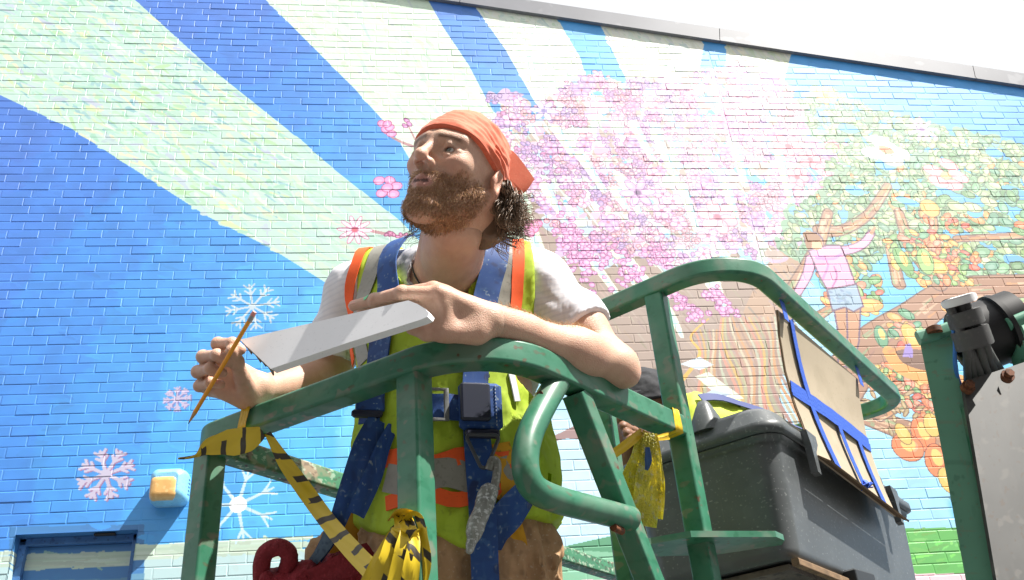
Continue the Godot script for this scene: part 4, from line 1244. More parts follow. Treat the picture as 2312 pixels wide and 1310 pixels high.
# curved sheet between two polylines of equal length: front and back skins, thickness th
func sheet(left: Array, right: Array, th: float, cols := 8, bow := 0.0) -> Shape:
	var s := Shape.new()
	var rows := left.size()
	var grid := []
	for r in rows:
		var row := []
		for c in cols + 1:
			row.append(left[r].lerp(right[r], float(c) / cols))
		grid.append(row)
	var nrm := []
	for r in rows:
		var row := []
		for c in cols + 1:
			var du: Vector3 = grid[r][mini(c + 1, cols)] - grid[r][maxi(c - 1, 0)]
			var dv: Vector3 = grid[mini(r + 1, rows - 1)][c] - grid[maxi(r - 1, 0)][c]
			row.append(du.cross(dv).normalized())
		nrm.append(row)
	if bow != 0.0:
		for r in rows:
			for c in cols + 1:
				grid[r][c] += nrm[r][c] * bow * sin(PI * c / cols)
	for side in [1.0, -1.0]:
		var b := s.v.size()
		for r in rows:
			for c in cols + 1:
				s.v.append(grid[r][c] + nrm[r][c] * th * 0.5 * side)
				s.n.append(nrm[r][c] * side)
		for r in rows - 1:
			for c in cols:
				var a := b + r * (cols + 1) + c
				var w := cols + 1
				if side < 0:
					s.i.append_array(PackedInt32Array([a, a + 1, a + w, a + 1, a + w + 1, a + w]))
				else:
					s.i.append_array(PackedInt32Array([a, a + w, a + 1, a + 1, a + w, a + w + 1]))
	for r in rows - 1:
		for e in [[0, 1], [cols, cols - 1]]:
			var p0: Vector3 = grid[r][e[0]]
			var p1: Vector3 = grid[r + 1][e[0]]
			var o := (p0 - grid[r][e[1]] as Vector3).normalized()
			var h: Vector3 = nrm[r][e[0]] * th * 0.5
			s.quad(p0 + h, p1 + h, p1 - h, p0 - h, o)
	for c in cols:
		for e in [[0, 1], [rows - 1, rows - 2]]:
			var p0: Vector3 = grid[e[0]][c]
			var p1: Vector3 = grid[e[0]][c + 1]
			var o := (p0 - grid[e[1]][c] as Vector3).normalized()
			var h: Vector3 = nrm[e[0]][c] * th * 0.5
			s.quad(p0 + h, p1 + h, p1 - h, p0 - h, o)
	return s

func lift_to(list: Array, by: Vector3) -> Array:
	var o := []
	for p in list:
		o.append(p + by)
	return o

func cardboard() -> void:
	var t := thing("cardboard_sheet", "tan cardboard sheet crossed by blue masking tape, hung from the guard loop", "cardboard", Vector3(1.0976, 1.3766, 3.8081))
	var tl: Vector3 = Vector3(0.8563, 1.4997, 4.1465)
	var tr: Vector3 = Vector3(1.2096, 1.4946, 3.7757)
	var bl: Vector3 = Vector3(0.9127, 1.1867, 4.0381)
	var brr: Vector3 = Vector3(1.2692, 1.1533, 3.6640)
	var nn := (tr - tl).cross(bl - tl).normalized()
	if nn.z < 0:
		nn = -nn
	# u across, v down, slightly bowed out
	var at := func(u: float, v: float) -> Vector3:
		return tl.lerp(tr, u).lerp(bl.lerp(brr, u), v) - nn * 0.018 * sin(v * PI) + nn * 0.006 * sin(u * PI)
	var left := []
	var right := []
	for k in 13:
		var v := k / 12.0
		left.append(at.call(0.004 * sin(k * 2.3), v))
		right.append(at.call(1.0 + 0.004 * sin(k * 1.7 + 1.0), v))
	part("panel", sheet(left, right, 0.006, 10).mesh(), M.card, t)
	var edge := []
	for k in 13:
		edge.append(left[k] - nn * 0.0002)
	part("torn_edge", sweep(edge, rrect(0.003, 0.009, 0.001, 1), Vector3.UP).mesh(), M.card_edge, t)
	part("bottom_flap", sheet(lift_to([bl, bl.lerp(brr, 0.33), bl.lerp(brr, 0.66), brr], nn * 0.004), lift_to([bl, bl.lerp(brr, 0.33), bl.lerp(brr, 0.66), brr], nn * 0.03 + Vector3(0, -0.018, 0)), 0.004, 2).mesh(), M.card_edge, t)
	# masking tape: [u0, v0, u1, v1, width]
	for q in [[0.13, 0.0, 0.20, 0.50, 0.024], [0.0, 0.52, 0.99, 0.475, 0.028], [0.0, 0.55, 1.0, 0.505, 0.022], [0.20, 0.56, 0.24, 0.99, 0.023], [0.52, 0.54, 0.545, 0.965, 0.022], [0.80, 0.52, 0.83, 0.98, 0.023]]:
		var lo := []
		var hi := []
		for k in 12:
			var f := k / 11.0
			var u := lerpf(q[0], q[2], f)
			var v := lerpf(q[1], q[3], f)
			var p: Vector3 = at.call(u, v)
			var p2: Vector3 = at.call(u + (q[2] - q[0]) * 0.01, v + (q[3] - q[1]) * 0.01)
			var side: Vector3 = (p2 - p).normalized().cross(nn) * q[4] / 2 * (1.0 + 0.06 * sin(k * 2.7 + q[0] * 9))
			lo.append(p - side + nn * (0.0042 + q[4] * 0.02))
			hi.append(p + side + nn * (0.0042 + q[4] * 0.02))
		part("tape_strip", sheet(lo, hi, 0.0012, 3).mesh(), M.blue_tape, t)
	var knot := Shape.new()
	for k in 5:
		var p: Vector3 = at.call(0.545, 0.965)
		var d := Vector3(rng.randfn(), rng.randfn(), rng.randfn()).normalized() * 0.016
		box(p + nn * 0.008 + d * 0.5, Vector3(0.022, 0.003, 0.014), Basis(d.normalized(), rng.randf() * 3), knot, 0.001)
	part("tape_knot", knot.mesh(), M.blue_tape, t)
	for q in [[0.0, 0.0], [0.96, 0.0]]:
		var p: Vector3 = at.call(q[0] + 0.03, -0.03)
		part("tape_tab", sheet([p + nn * 0.006 + Vector3(0, 0.05, 0), p + nn * 0.006 + Vector3(0, -0.03, 0)], [p + nn * 0.006 + (tr - tl) * 0.05 + Vector3(0, 0.05, 0), p + nn * 0.006 + (tr - tl) * 0.05 + Vector3(0, -0.03, 0)], 0.0012, 2).mesh(), M.blue_tape, t)

# a twisted flat tape along a path
func tape_shape(path: Array, widths: Array, tilt: Array, ref: Vector3) -> Shape:
	var lo := []
	var hi := []
	for k in path.size():
		var tt: Vector3 = (path[mini(k + 1, path.size() - 1)] - path[maxi(k - 1, 0)]).normalized()
		var side: Vector3 = tt.cross(ref).normalized().rotated(tt, tilt[k]) * widths[k] / 2
		lo.append(path[k] - side)
		hi.append(path[k] + side)
	return sheet(lo, hi, 0.0008, 6)

func striped_uv(s: Shape) -> Shape:
	return s

func tape_material() -> StandardMaterial3D:
	# yellow barrier tape with slanted dark bars, laid along u
	var im := Image.create(256, 64, false, Image.FORMAT_RGB8)
	im.fill(rgb8(214, 186, 40))
	for y in 64:
		for x in 256:
			if (x + y / 3) % 64 < 17 and (y < 40 or (x / 64) % 3 == 0):
				im.set_pixel(x, y, rgb8(58, 52, 40))
	var m := std(Color.WHITE, 0.38)
	m.albedo_texture = ImageTexture.create_from_image(im)
	return m

func uv_sheet(left: Array, right: Array, th: float, cols: int, per_m: float, u0 := 0.0) -> Shape:
	# as sheet(), with texture coordinates running along the length
	var s := Shape.new()
	var rows := left.size()
	for side in [1.0, -1.0]:
		var b := s.v.size()
		var run := u0
		for r in rows:
			if r > 0:
				run += ((left[r] + right[r]) / 2 as Vector3).distance_to((left[r - 1] + right[r - 1]) / 2) * per_m
			var du: Vector3 = (right[r] - left[r])
			var dv: Vector3 = left[mini(r + 1, rows - 1)] - left[maxi(r - 1, 0)] + right[mini(r + 1, rows - 1)] - right[maxi(r - 1, 0)]
			var n := du.cross(dv).normalized()
			for c in cols + 1:
				var f := float(c) / cols
				s.v.append(left[r].lerp(right[r], f) + n * (th * 0.5 * side + ripple * sin(f * ripple_n + r * 0.4)))
				s.n.append((n + du.normalized() * minf(0.8, ripple * 140.0) * cos(f * ripple_n + r * 0.4)).normalized() * side)
				s.t.append(Vector2(run, f))
		for r in rows - 1:
			for c in cols:
				var w := cols + 1
				var a := b + r * w + c
				if side < 0:
					s.i.append_array(PackedInt32Array([a, a + 1, a + w, a + 1, a + w + 1, a + w]))
				else:
					s.i.append_array(PackedInt32Array([a, a + w, a + 1, a + 1, a + w, a + w + 1]))
	return s

var ripple := 0.0016
var ripple_n := 9.0

func ribbon(path: Array, width: Array, side_ref: Vector3, twist: Array, per_m := 12.0, u0 := 0.0) -> Shape:
	var lo := []
	var hi := []
	var n := path.size()
	for k in n:
		var f := float(k) / (n - 1)
		var tt: Vector3 = (path[mini(k + 1, n - 1)] - path[maxi(k - 1, 0)]).normalized()
		var wf: float = f * (width.size() - 1)
		var w: float = lerpf(width[int(wf)], width[mini(int(wf) + 1, width.size() - 1)], wf - int(wf))
		var tf: float = f * (twist.size() - 1)
		var tw: float = lerpf(twist[int(tf)], twist[mini(int(tf) + 1, twist.size() - 1)], tf - int(tf))
		var side: Vector3 = tt.cross(side_ref).normalized().rotated(tt, tw) * w / 2
		lo.append(path[k] - side)
		hi.append(path[k] + side)
	return uv_sheet(lo, hi, 0.0006, 8 if ripple < 0.003 else 28, per_m, u0)

func tapes() -> void:
	var tm := tape_material()
	var plain := std(rgb8(214, 178, 34), 0.4)
	var view := Vector3(0.0, -0.5, 0.85)
	# 1. tape knotted round the rail's left end with a loose tail, and its strip down to the middle post
	var k1 := thing("barrier_tape", "yellow and black barrier tape knotted round the left end of the rail", "barrier tape", Vector3(-0.2757, 1.1910, 4.2532))
	part("tail", ribbon(smooth_path([Vector3(-0.2478, 1.1670, 4.3192), Vector3(-0.2741, 1.1593, 4.3049), Vector3(-0.3077, 1.1601, 4.2888), Vector3(-0.3498, 1.1602, 4.2711), Vector3(-0.3740, 1.1482, 4.2603), Vector3(-0.4069, 1.1502, 4.2450)], 6), [0.02, 0.045, 0.05, 0.03, 0.006, 0.002], view, [0.0, 0.2, -0.2, 0.5, 1.2], 6.0).mesh(), tm, k1)
	var rail_c: Vector3 = Vector3(-0.2735, 1.2100, 4.2668)
	var ringp := []
	for k in 17:
		var a := TAU * k / 16
		var dirv := Vector3(0.78, 0, 0.625)
		var side := Vector3(-0.625, 0, 0.78)
		var m := maxf(absf(cos(a)), absf(sin(a)))
		ringp.append(rail_c + (side * cos(a) + Vector3.UP * sin(a)) * 0.0245 / m + dirv * 0.004 * sin(a * 2))
	part("loop", ribbon(ringp, [0.02], Vector3(0.78, 0, 0.625).cross(Vector3.UP), [0.0], 0.0, 0.6).mesh(), plain, k1)
	var lo := []
	var hi := []
	for k in ringp.size():
		lo.append(ringp[k] - Vector3(0.78, 0, 0.625) * 0.011)
		hi.append(ringp[k] + Vector3(0.78, 0, 0.625) * 0.011)
	part("band", uv_sheet(lo, hi, 0.0006, 3, 0.0, 0.6).mesh(), plain, k1)
	part("strip", ribbon(smooth_path([Vector3(-0.2391, 1.1662, 4.3141), Vector3(-0.2106, 1.1199, 4.2960), Vector3(-0.1713, 1.0677, 4.2759), Vector3(-0.1249, 0.9981, 4.2992), Vector3(-0.0804, 0.9365, 4.3390), Vector3(-0.0425, 0.8852, 4.3840), Vector3(-0.0142, 0.8491, 4.4133)], 8), [0.012, 0.026, 0.03, 0.03, 0.034, 0.036, 0.04], view, [0.3, 0.1, -0.2, 0.1, -0.1, 0.2], 5.0).mesh(), tm, k1)
	# 2. bunch of tape wound round the front post
	var k2 := thing("barrier_tape", "bunched yellow and black barrier tape wound round the front post", "barrier tape", Vector3(0.0042, 0.9387, 4.3642))
	var bm := tm
	for q in [[[Vector3(-0.0057, 0.9507, 4.4878), Vector3(-0.0025, 0.9280, 4.4981), Vector3(-0.0114, 0.8997, 4.5032), Vector3(-0.0195, 0.8706, 4.5021), Vector3(-0.0317, 0.8391, 4.4872)], [0.016, 0.026, 0.034, 0.040, 0.044], [0.0, 0.5, -0.3, 0.3], 0.0], [[Vector3(0.0025, 0.9497, 4.4943), Vector3(0.0088, 0.9168, 4.5106), Vector3(0.0030, 0.8816, 4.5179), Vector3(-0.0055, 0.8323, 4.5103)], [0.016, 0.026, 0.034, 0.042], [0.3, -0.4, 0.4, 0.0], 0.4], [[Vector3(-0.0086, 0.9345, 4.4776), Vector3(-0.0225, 0.9091, 4.4720), Vector3(-0.0389, 0.8785, 4.4629), Vector3(-0.0525, 0.8481, 4.4543)], [0.012, 0.022, 0.028, 0.034], [0.0, 0.6, 0.2], 0.2], [[Vector3(0.0079, 0.9431, 4.4969), Vector3(0.0165, 0.9047, 4.5161), Vector3(0.0132, 0.8669, 4.5222), Vector3(0.0074, 0.8301, 4.5167)], [0.012, 0.018, 0.024, 0.03], [0.5, -0.2, 0.5], 0.7]]:
		part("bunch", ribbon(smooth_path(q[0], 7), q[1], view, q[2], 4.5, q[3]).mesh(), bm, k2)
	part("loop", ribbon(smooth_path([Vector3(-0.0024, 0.9339, 4.4899), Vector3(0.0132, 0.9415, 4.5144), Vector3(0.0264, 0.9320, 4.5164), Vector3(0.0323, 0.8950, 4.5125), Vector3(0.0328, 0.8625, 4.5106), Vector3(0.0268, 0.8311, 4.5083)], 7), [0.010, 0.014, 0.016, 0.018, 0.014], view, [0.2, 0.9, 0.3, 0.6], 5.0).mesh(), tm, k2)
	part("band", ribbon(smooth_path([Vector3(-0.0161, 0.9212, 4.4861), Vector3(0.0106, 0.9069, 4.5166), Vector3(0.0356, 0.9144, 4.5012)], 5), [0.022], view, [0.0, 0.2], 5.0, 0.3).mesh(), tm, k2)
	part("knot", ribbon(smooth_path([Vector3(-0.0168, 0.9488, 4.4733), Vector3(-0.0022, 0.9481, 4.5044), Vector3(0.0159, 0.9417, 4.5090)], 5), [0.016, 0.024, 0.014], view, [1.0, 0.4], 0.0, 0.6).mesh(), plain, k2)
	# 3. crumpled yellow ribbon hanging from the rail by the tall post
	var k3 := thing("yellow_ribbon", "crumpled yellow plastic ribbon with paint smears hanging from the rail by the tall post", "plastic ribbon", Vector3(0.4662, 1.0927, 4.2055))
	var rt := mottled(192, rgb8(240, 232, 92), 0.08, [[0.04, 0.64, rgb8(240, 240, 206), 0.12], [0.1, 0.8, rgb8(150, 150, 60), 0.06]], 141)
	var rm := tri(rt, 7.0, 0.35)
	noise_bump(rm, 0.05, 0.6, 17)
	rm.backlight_enabled = true
	rm.backlight = Color(0.9, 0.85, 0.25)
	ripple = 0.0019
	ripple_n = 27.0
	for q in [[[Vector3(0.4742, 1.1676, 4.2520), Vector3(0.4642, 1.1262, 4.2373), Vector3(0.4503, 1.0813, 4.2140), Vector3(0.4379, 1.0205, 4.1813)], [0.022, 0.048, 0.06, 0.062], [0.1, -0.3, 0.3, -0.1]], [[Vector3(0.4784, 1.1634, 4.2618), Vector3(0.4745, 1.1136, 4.2453), Vector3(0.4696, 1.0618, 4.2167), Vector3(0.4589, 1.0042, 4.1862)], [0.02, 0.042, 0.06, 0.052], [-0.2, 0.4, -0.3, 0.2]], [[Vector3(0.4880, 1.1651, 4.2525), Vector3(0.4896, 1.1095, 4.2308), Vector3(0.4892, 1.0637, 4.2089), Vector3(0.4804, 1.0188, 4.1863)], [0.016, 0.03, 0.034, 0.04], [0.3, -0.2, 0.5, 0.1]]]:
		part("fold", ribbon(smooth_path(q[0], 10), q[1], view, q[2]).mesh(), rm, k3)
	ripple = 0.0016
	ripple_n = 9.0
	var smear := ribbon(smooth_path([Vector3(0.4688, 1.1322, 4.2675), Vector3(0.4696, 1.1096, 4.2563), Vector3(0.4666, 1.0946, 4.2444)], 6), [0.008, 0.014, 0.006], view, [0.0, 0.3])
	part("paint_smear", smear.mesh(), std(rgb8(58, 92, 150), 0.6), k3)
	var rc2: Vector3 = Vector3(0.5409, 1.2100, 4.1910)
	lo = []
	hi = []
	for k in 17:
		var a := TAU * k / 16
		var along := Vector3(0.769, 0, -0.639)
		var side := Vector3(0.639, 0, 0.769)
		var m := maxf(absf(cos(a)), absf(sin(a)))
		var p := rc2 + (side * cos(a) + Vector3.UP * sin(a)) * 0.0245 / m
		lo.append(p - along * 0.012)
		hi.append(p + along * 0.012)
	part("band", uv_sheet(lo, hi, 0.0006, 3, 0.0, 0.6).mesh(), plain, k3)
	part("strand", ribbon(smooth_path([Vector3(0.5275, 1.1701, 4.2258), Vector3(0.4958, 1.1624, 4.2402), Vector3(0.4691, 1.1680, 4.2515)], 5), [0.014], view, [0.3, 0.8]).mesh(), plain, k3)
	part("strand", ribbon(smooth_path([Vector3(0.4832, 1.1635, 4.2567), Vector3(0.4883, 1.1391, 4.2485), Vector3(0.4916, 1.1076, 4.2358)], 5), [0.008], view, [0.3, 0.8]).mesh(), plain, k3)
	part("strand", ribbon(smooth_path([Vector3(0.4674, 1.1696, 4.2522), Vector3(0.4146, 1.1296, 4.2676), Vector3(0.3571, 1.0899, 4.2824)], 6), [0.016, 0.02, 0.016], view, [0.2, -0.3, 0.3]).mesh(), plain, k3)

# ---------------------------------------------------------------- smooth bodies: capsules and ellipsoids joined by a smooth minimum, skinned as surface nets
class Prim:
	var kind := 0          # 0 tapered capsule, 1 ellipsoid
	var a := Vector3.ZERO
	var ba := Vector3.ZERO
	var inv := 0.0
	var ra := 0.0
	var rb := 0.0
	var k := 0.02
	var cut := false
	var ib := Basis.IDENTITY
	var r := Vector3.ONE
	func dist(p: Vector3) -> float:
		if kind == 0:
			var pa := p - a
			var h := clampf(pa.dot(ba) * inv, 0.0, 1.0)
			return (pa - ba * h).length() - (ra + (rb - ra) * h)
		var l := ib * (p - a)
		var q := l / r
		var k0 := q.length()
		if k0 < 0.001:
			return -minf(r.x, minf(r.y, r.z))
		return k0 * (k0 - 1.0) / (q / r).length()

func cap(a: Vector3, b: Vector3, ra: float, rb: float, k := 0.02, cut := false) -> Prim:
	var p := Prim.new()
	p.a = a
	p.ba = b - a
	p.inv = 1.0 / maxf(1e-9, p.ba.length_squared())
	p.ra = ra
	p.rb = rb
	p.k = k
	p.cut = cut
	return p

func ell(c: Vector3, r: Vector3, basis := Basis.IDENTITY, k := 0.02, cut := false) -> Prim:
	var p := Prim.new()
	p.kind = 1
	p.a = c
	p.r = r
	p.ib = basis.inverse()
	p.k = k
	p.cut = cut
	return p

func field(p: Vector3, prims: Array) -> float:
	var d := 1.0
	for q: Prim in prims:
		var e: float
		if q.kind == 0:
			var pa := p - q.a
			var t := clampf(pa.dot(q.ba) * q.inv, 0.0, 1.0)
			e = (pa - q.ba * t).length() - q.ra - (q.rb - q.ra) * t
		else:
			e = q.dist(p)
		var k := q.k
		if q.cut:
			e = -e
			var gc := absf(d - e)
			d = maxf(d, e)
			if gc < k:
				d += (k - gc) * (k - gc) * 0.25 / k
			continue
		var g := absf(d - e)
		d = minf(d, e)
		if g < k:
			d -= (k - g) * (k - g) * 0.25 / k
	return d

# skin of the field inside lo..hi. «more» adds to the field (folds, cuts); «tint» gives a linear colour at a point.
func skin(prims: Array, cell: float, lo: Vector3, hi: Vector3, more = null, tint = null, s: Shape = null) -> Shape:
	if s == null:
		s = Shape.new()
	var B := 5
	var nb := Vector3i(((hi - lo) / (cell * B)).ceil())
	var n := nb * B + Vector3i.ONE
	var vals := PackedFloat32Array()
	vals.resize(n.x * n.y * n.z)
	vals.fill(9.0)
	var sy := n.x
	var sz := n.x * n.y
	var R := cell * B * 0.87
	var live := []
	var has_more := more != null
	for bz in nb.z:
		for by in nb.y:
			for bx in nb.x:
				var c := lo + Vector3(bx + 0.5, by + 0.5, bz + 0.5) * cell * B
				var use := []
				var best := 9.0
				for q: Prim in prims:
					var e := q.dist(c)
					if e < R * 2.0 + q.k:
						use.append(q)
						if not q.cut:
							best = minf(best, e - q.k * 0.3)
				if use.is_empty() or best > R * 1.15:
					continue
				var dc := field(c, use)
				if dc < -R * 1.6 and not has_more:
					continue
				live.append([Vector3i(bx, by, bz) * B, use])
				for z in range(bz * B, bz * B + B + 1):
					for y in range(by * B, by * B + B + 1):
						var at := z * sz + y * sy + bx * B
						for x in range(bx * B, bx * B + B + 1):
							if vals[at] == 9.0:
								var p := lo + Vector3(x, y, z) * cell
								var d := field(p, use)
								if has_more:
									d = more.call(p, d)
								vals[at] = d
							at += 1
	var ids := PackedInt32Array()
	ids.resize(vals.size())
	ids.fill(-1)
	var corner := [0, 1, sy, sy + 1, sz, sz + 1, sz + sy, sz + sy + 1]
	var off := [Vector3(0, 0, 0), Vector3(1, 0, 0), Vector3(0, 1, 0), Vector3(1, 1, 0), Vector3(0, 0, 1), Vector3(1, 0, 1), Vector3(0, 1, 1), Vector3(1, 1, 1)]
	var edges := [[0, 1], [2, 3], [4, 5], [6, 7], [0, 2], [1, 3], [4, 6], [5, 7], [0, 4], [1, 5], [2, 6], [3, 7]]
	var cells := PackedInt32Array()
	for l in live:
		var o: Vector3i = l[0]
		var use: Array = l[1]
		for z in range(o.z, o.z + B):
			for y in range(o.y, o.y + B):
				for x in range(o.x, o.x + B):
					var at := z * sz + y * sy + x
					var v0 := vals[at] < 0.0
					if (vals[at + 1] < 0.0) == v0 and (vals[at + sy] < 0.0) == v0 and (vals[at + sy + 1] < 0.0) == v0 and (vals[at + sz] < 0.0) == v0 and (vals[at + sz + 1] < 0.0) == v0 and (vals[at + sz + sy] < 0.0) == v0 and (vals[at + sz + sy + 1] < 0.0) == v0:
						continue
					var sum := Vector3.ZERO
					var cnt := 0
					for e in edges:
						var a := vals[at + corner[e[0]]]
						var b := vals[at + corner[e[1]]]
						if (a < 0.0) != (b < 0.0):
							sum += off[e[0]].lerp(off[e[1]], a / (a - b))
							cnt += 1
					var p := lo + (Vector3(x, y, z) + sum / cnt) * cell
					# normal from the sampled field
					var g := Vector3(
						vals[at + 1] + vals[at + sy + 1] + vals[at + sz + 1] + vals[at + sz + sy + 1] - vals[at] - vals[at + sy] - vals[at + sz] - vals[at + sz + sy],
						vals[at + sy] + vals[at + sy + 1] + vals[at + sz + sy] + vals[at + sz + sy + 1] - vals[at] - vals[at + 1] - vals[at + sz] - vals[at + sz + 1],
						vals[at + sz] + vals[at + sz + 1] + vals[at + sz + sy] + vals[at + sz + sy + 1] - vals[at] - vals[at + 1] - vals[at + sy] - vals[at + sy + 1])
					if not has_more:
						var h := cell * 0.5
						var d0 := field(p, use)
						g = Vector3(field(p + Vector3(h, 0, 0), use) - d0, field(p + Vector3(0, h, 0), use) - d0, field(p + Vector3(0, 0, h), use) - d0)
						p -= g.normalized() * clampf(d0, -cell, cell) * 0.7
					ids[at] = s.v.size()
					cells.append(at)
					s.v.append(p)
					s.n.append(g.normalized())
					if tint != null:
						s.c.append(tint.call(p))
	# one quad round each crossed grid edge
	for at in cells:
		var v0 := vals[at] < 0.0
		for ax in 3:
			var st: int = [1, sy, sz][ax]
			var v1 := vals[at + st] < 0.0
			if v0 == v1:
				continue
			var s1: int = [sy, sz, 1][ax]
			var s2: int = [sz, 1, sy][ax]
			if at < s1 + s2:
				continue
			var a := ids[at]
			var b := ids[at - s1]
			var c := ids[at - s1 - s2]
			var d := ids[at - s2]
			if a < 0 or b < 0 or c < 0 or d < 0:
				continue
			if v0:
				s.i.append_array(PackedInt32Array([a, c, b, a, d, c]))
			else:
				s.i.append_array(PackedInt32Array([a, b, c, a, c, d]))
	return s

var warp = null
func folded(p: Vector3, prims: Array) -> float:
	var d := field(p, prims)
	return warp.call(p, d) if warp != null else d

func grad(p: Vector3, prims: Array) -> Vector3:
	var h := 0.004
	return Vector3(field(p + Vector3(h, 0, 0), prims) - field(p - Vector3(h, 0, 0), prims), field(p + Vector3(0, h, 0), prims) - field(p - Vector3(0, h, 0), prims), field(p + Vector3(0, 0, h), prims) - field(p - Vector3(0, 0, h), prims)).normalized()

func onto(p: Vector3, prims: Array, off: float) -> Vector3:
	for k in 4:
		var d := folded(p, prims) - off
		if absf(d) < 0.0004:
			break
		p -= grad(p, prims) * d * 0.9
	return p

# a strap laid on the body: path points are pushed onto the offset surface
func strap(path: Array, width: float, prims: Array, off: float, th := 0.003, cols := 4, per_m := 0.0) -> Shape:
	var lo := []
	var hi := []
	var pts := []
	for p in path:
		pts.append(onto(p, prims, off))
	for k in pts.size():
		var t: Vector3 = (pts[mini(k + 1, pts.size() - 1)] - pts[maxi(k - 1, 0)]).normalized()
		var g := grad(pts[k], prims)
		var side := g.cross(t).normalized() * width / 2
		lo.append(onto(pts[k] + side, prims, off))
		hi.append(onto(pts[k] - side, prims, off))
	if per_m > 0.0:
		return uv_sheet(lo, hi, th, cols, per_m)
	return sheet(lo, hi, th, cols)

# ---------------------------------------------------------------- the bearded man
var HB := Basis(Vector3(0.8075, -0.3393, 0.4824), Vector3(0.2127, 0.9304, 0.2984), Vector3(-0.5501, -0.1383, 0.8235)).orthonormalized() * Basis(Vector3.RIGHT, -0.08)
var HO := Vector3(0.1063, 1.5584, 4.5523)

func hd(x: float, y: float, z: float) -> Vector3:
	return HO + HB * Vector3(x, y, z)

func hl(p: Vector3) -> Vector3:
	return HB.inverse() * (p - HO)

func hcap(ax: float, ay: float, az: float, bx: float, by: float, bz: float, ra: float, rb: float, k := 0.012, cut := false) -> Prim:
	return cap(hd(ax, ay, az), hd(bx, by, bz), ra, rb, k, cut)

func hell(x: float, y: float, z: float, r: Vector3, k := 0.015, cut := false, turn := Basis.IDENTITY) -> Prim:
	return ell(hd(x, y, z), r, HB * turn, k, cut)

func head_prims() -> Array:
	var h := []
	h.append(hell(0, 0.035, -0.018, Vector3(0.0735, 0.099, 0.100)))
	h.append(hell(0, -0.03, 0.030, Vector3(0.050, 0.084, 0.063), 0.03))
	h.append(hell(0, 0.03, 0.045, Vector3(0.060, 0.045, 0.042), 0.025))
	for sg in [-1.0, 1.0]:
		h.append(hcap(0.050 * sg, -0.047, -0.004, 0.016 * sg, -0.097, 0.071, 0.021, 0.018, 0.03))
		h.append(hell(0.042 * sg, -0.008, 0.062, Vector3(0.018, 0.013, 0.019), 0.030))
		h.append(hcap(0.012 * sg, 0.036, 0.088, 0.046 * sg, 0.036, 0.070, 0.0115, 0.010, 0.014))
	h.append(hell(0, -0.101, 0.080, Vector3(0.022, 0.018, 0.017), 0.025))
	for sg in [-1.0, 1.0]:
		h.append(hell(0.031 * sg, 0.011, 0.096, Vector3(0.020, 0.013, 0.018), 0.010, true))
		# lids round the eye
		h.append(hcap(0.017 * sg, 0.012, 0.083, 0.031 * sg, 0.0222, 0.0862, 0.0032, 0.0042, 0.006))
		h.append(hcap(0.031 * sg, 0.0222, 0.0862, 0.047 * sg, 0.012, 0.076, 0.0042, 0.0034, 0.006))
		h.append(hcap(0.018 * sg, 0.008, 0.083, 0.031 * sg, 0.0015, 0.0845, 0.003, 0.0036, 0.006))
		h.append(hcap(0.031 * sg, 0.0015, 0.0845, 0.046 * sg, 0.009, 0.076, 0.0036, 0.003, 0.006))
	# nose
	h.append(hcap(0, 0.030, 0.088, 0, -0.010, 0.115, 0.0072, 0.0090, 0.011))
	h.append(hell(0, -0.016, 0.1185, Vector3(0.0108, 0.0102, 0.0112), 0.009))
	for sg in [-1.0, 1.0]:
		h.append(hell(0.0130 * sg, -0.0225, 0.103, Vector3(0.0074, 0.0078, 0.011), 0.007))
	for sg in [-1.0, 1.0]:
		h.append(hcap(0.0072 * sg, -0.034, 0.110, 0.0078 * sg, -0.024, 0.106, 0.0044, 0.003, 0.003, true))
	# muzzle, lips, parted mouth
	h.append(hell(0, -0.055, 0.078, Vector3(0.028, 0.026, 0.021), 0.02))
	for sg in [-1.0, 1.0]:
		h.append(hcap(0.003 * sg, -0.0485, 0.0985, 0.021 * sg, -0.0555, 0.088, 0.0052, 0.0028, 0.006))
		h.append(hcap(0.0, -0.0655, 0.0975, 0.020 * sg, -0.0590, 0.088, 0.0062, 0.003, 0.006))
	h.append(hcap(-0.014, -0.0567, 0.1035, 0.014, -0.0567, 0.1035, 0.0034, 0.0034, 0.003, true))
	# ears
	for sg in [-1.0, 1.0]:
		var tb := Basis(Vector3.UP, 0.45 * sg) * Basis(Vector3.RIGHT, -0.15)
		h.append(hell(0.077 * sg, -0.004, -0.020, Vector3(0.010, 0.034, 0.021), 0.008, false, tb))
		h.append(hell(0.088 * sg, 0.000, -0.013, Vector3(0.008, 0.022, 0.012), 0.006, true, tb))
		h.append(hell(0.0795 * sg, -0.004, -0.006, Vector3(0.006, 0.009, 0.006), 0.005))
		h.append(hell(0.074 * sg, -0.034, -0.012, Vector3(0.0065, 0.011, 0.010), 0.008))
	# neck
	h.append(cap(hd(0, -0.06, -0.035), Vector3(0.0954, 1.4757, 4.3845), 0.061, 0.066, 0.035))
	h.append(cap(hd(0.05, -0.04, -0.04), Vector3(0.0716, 1.4573, 4.3817), 0.018, 0.014, 0.03))
	return h

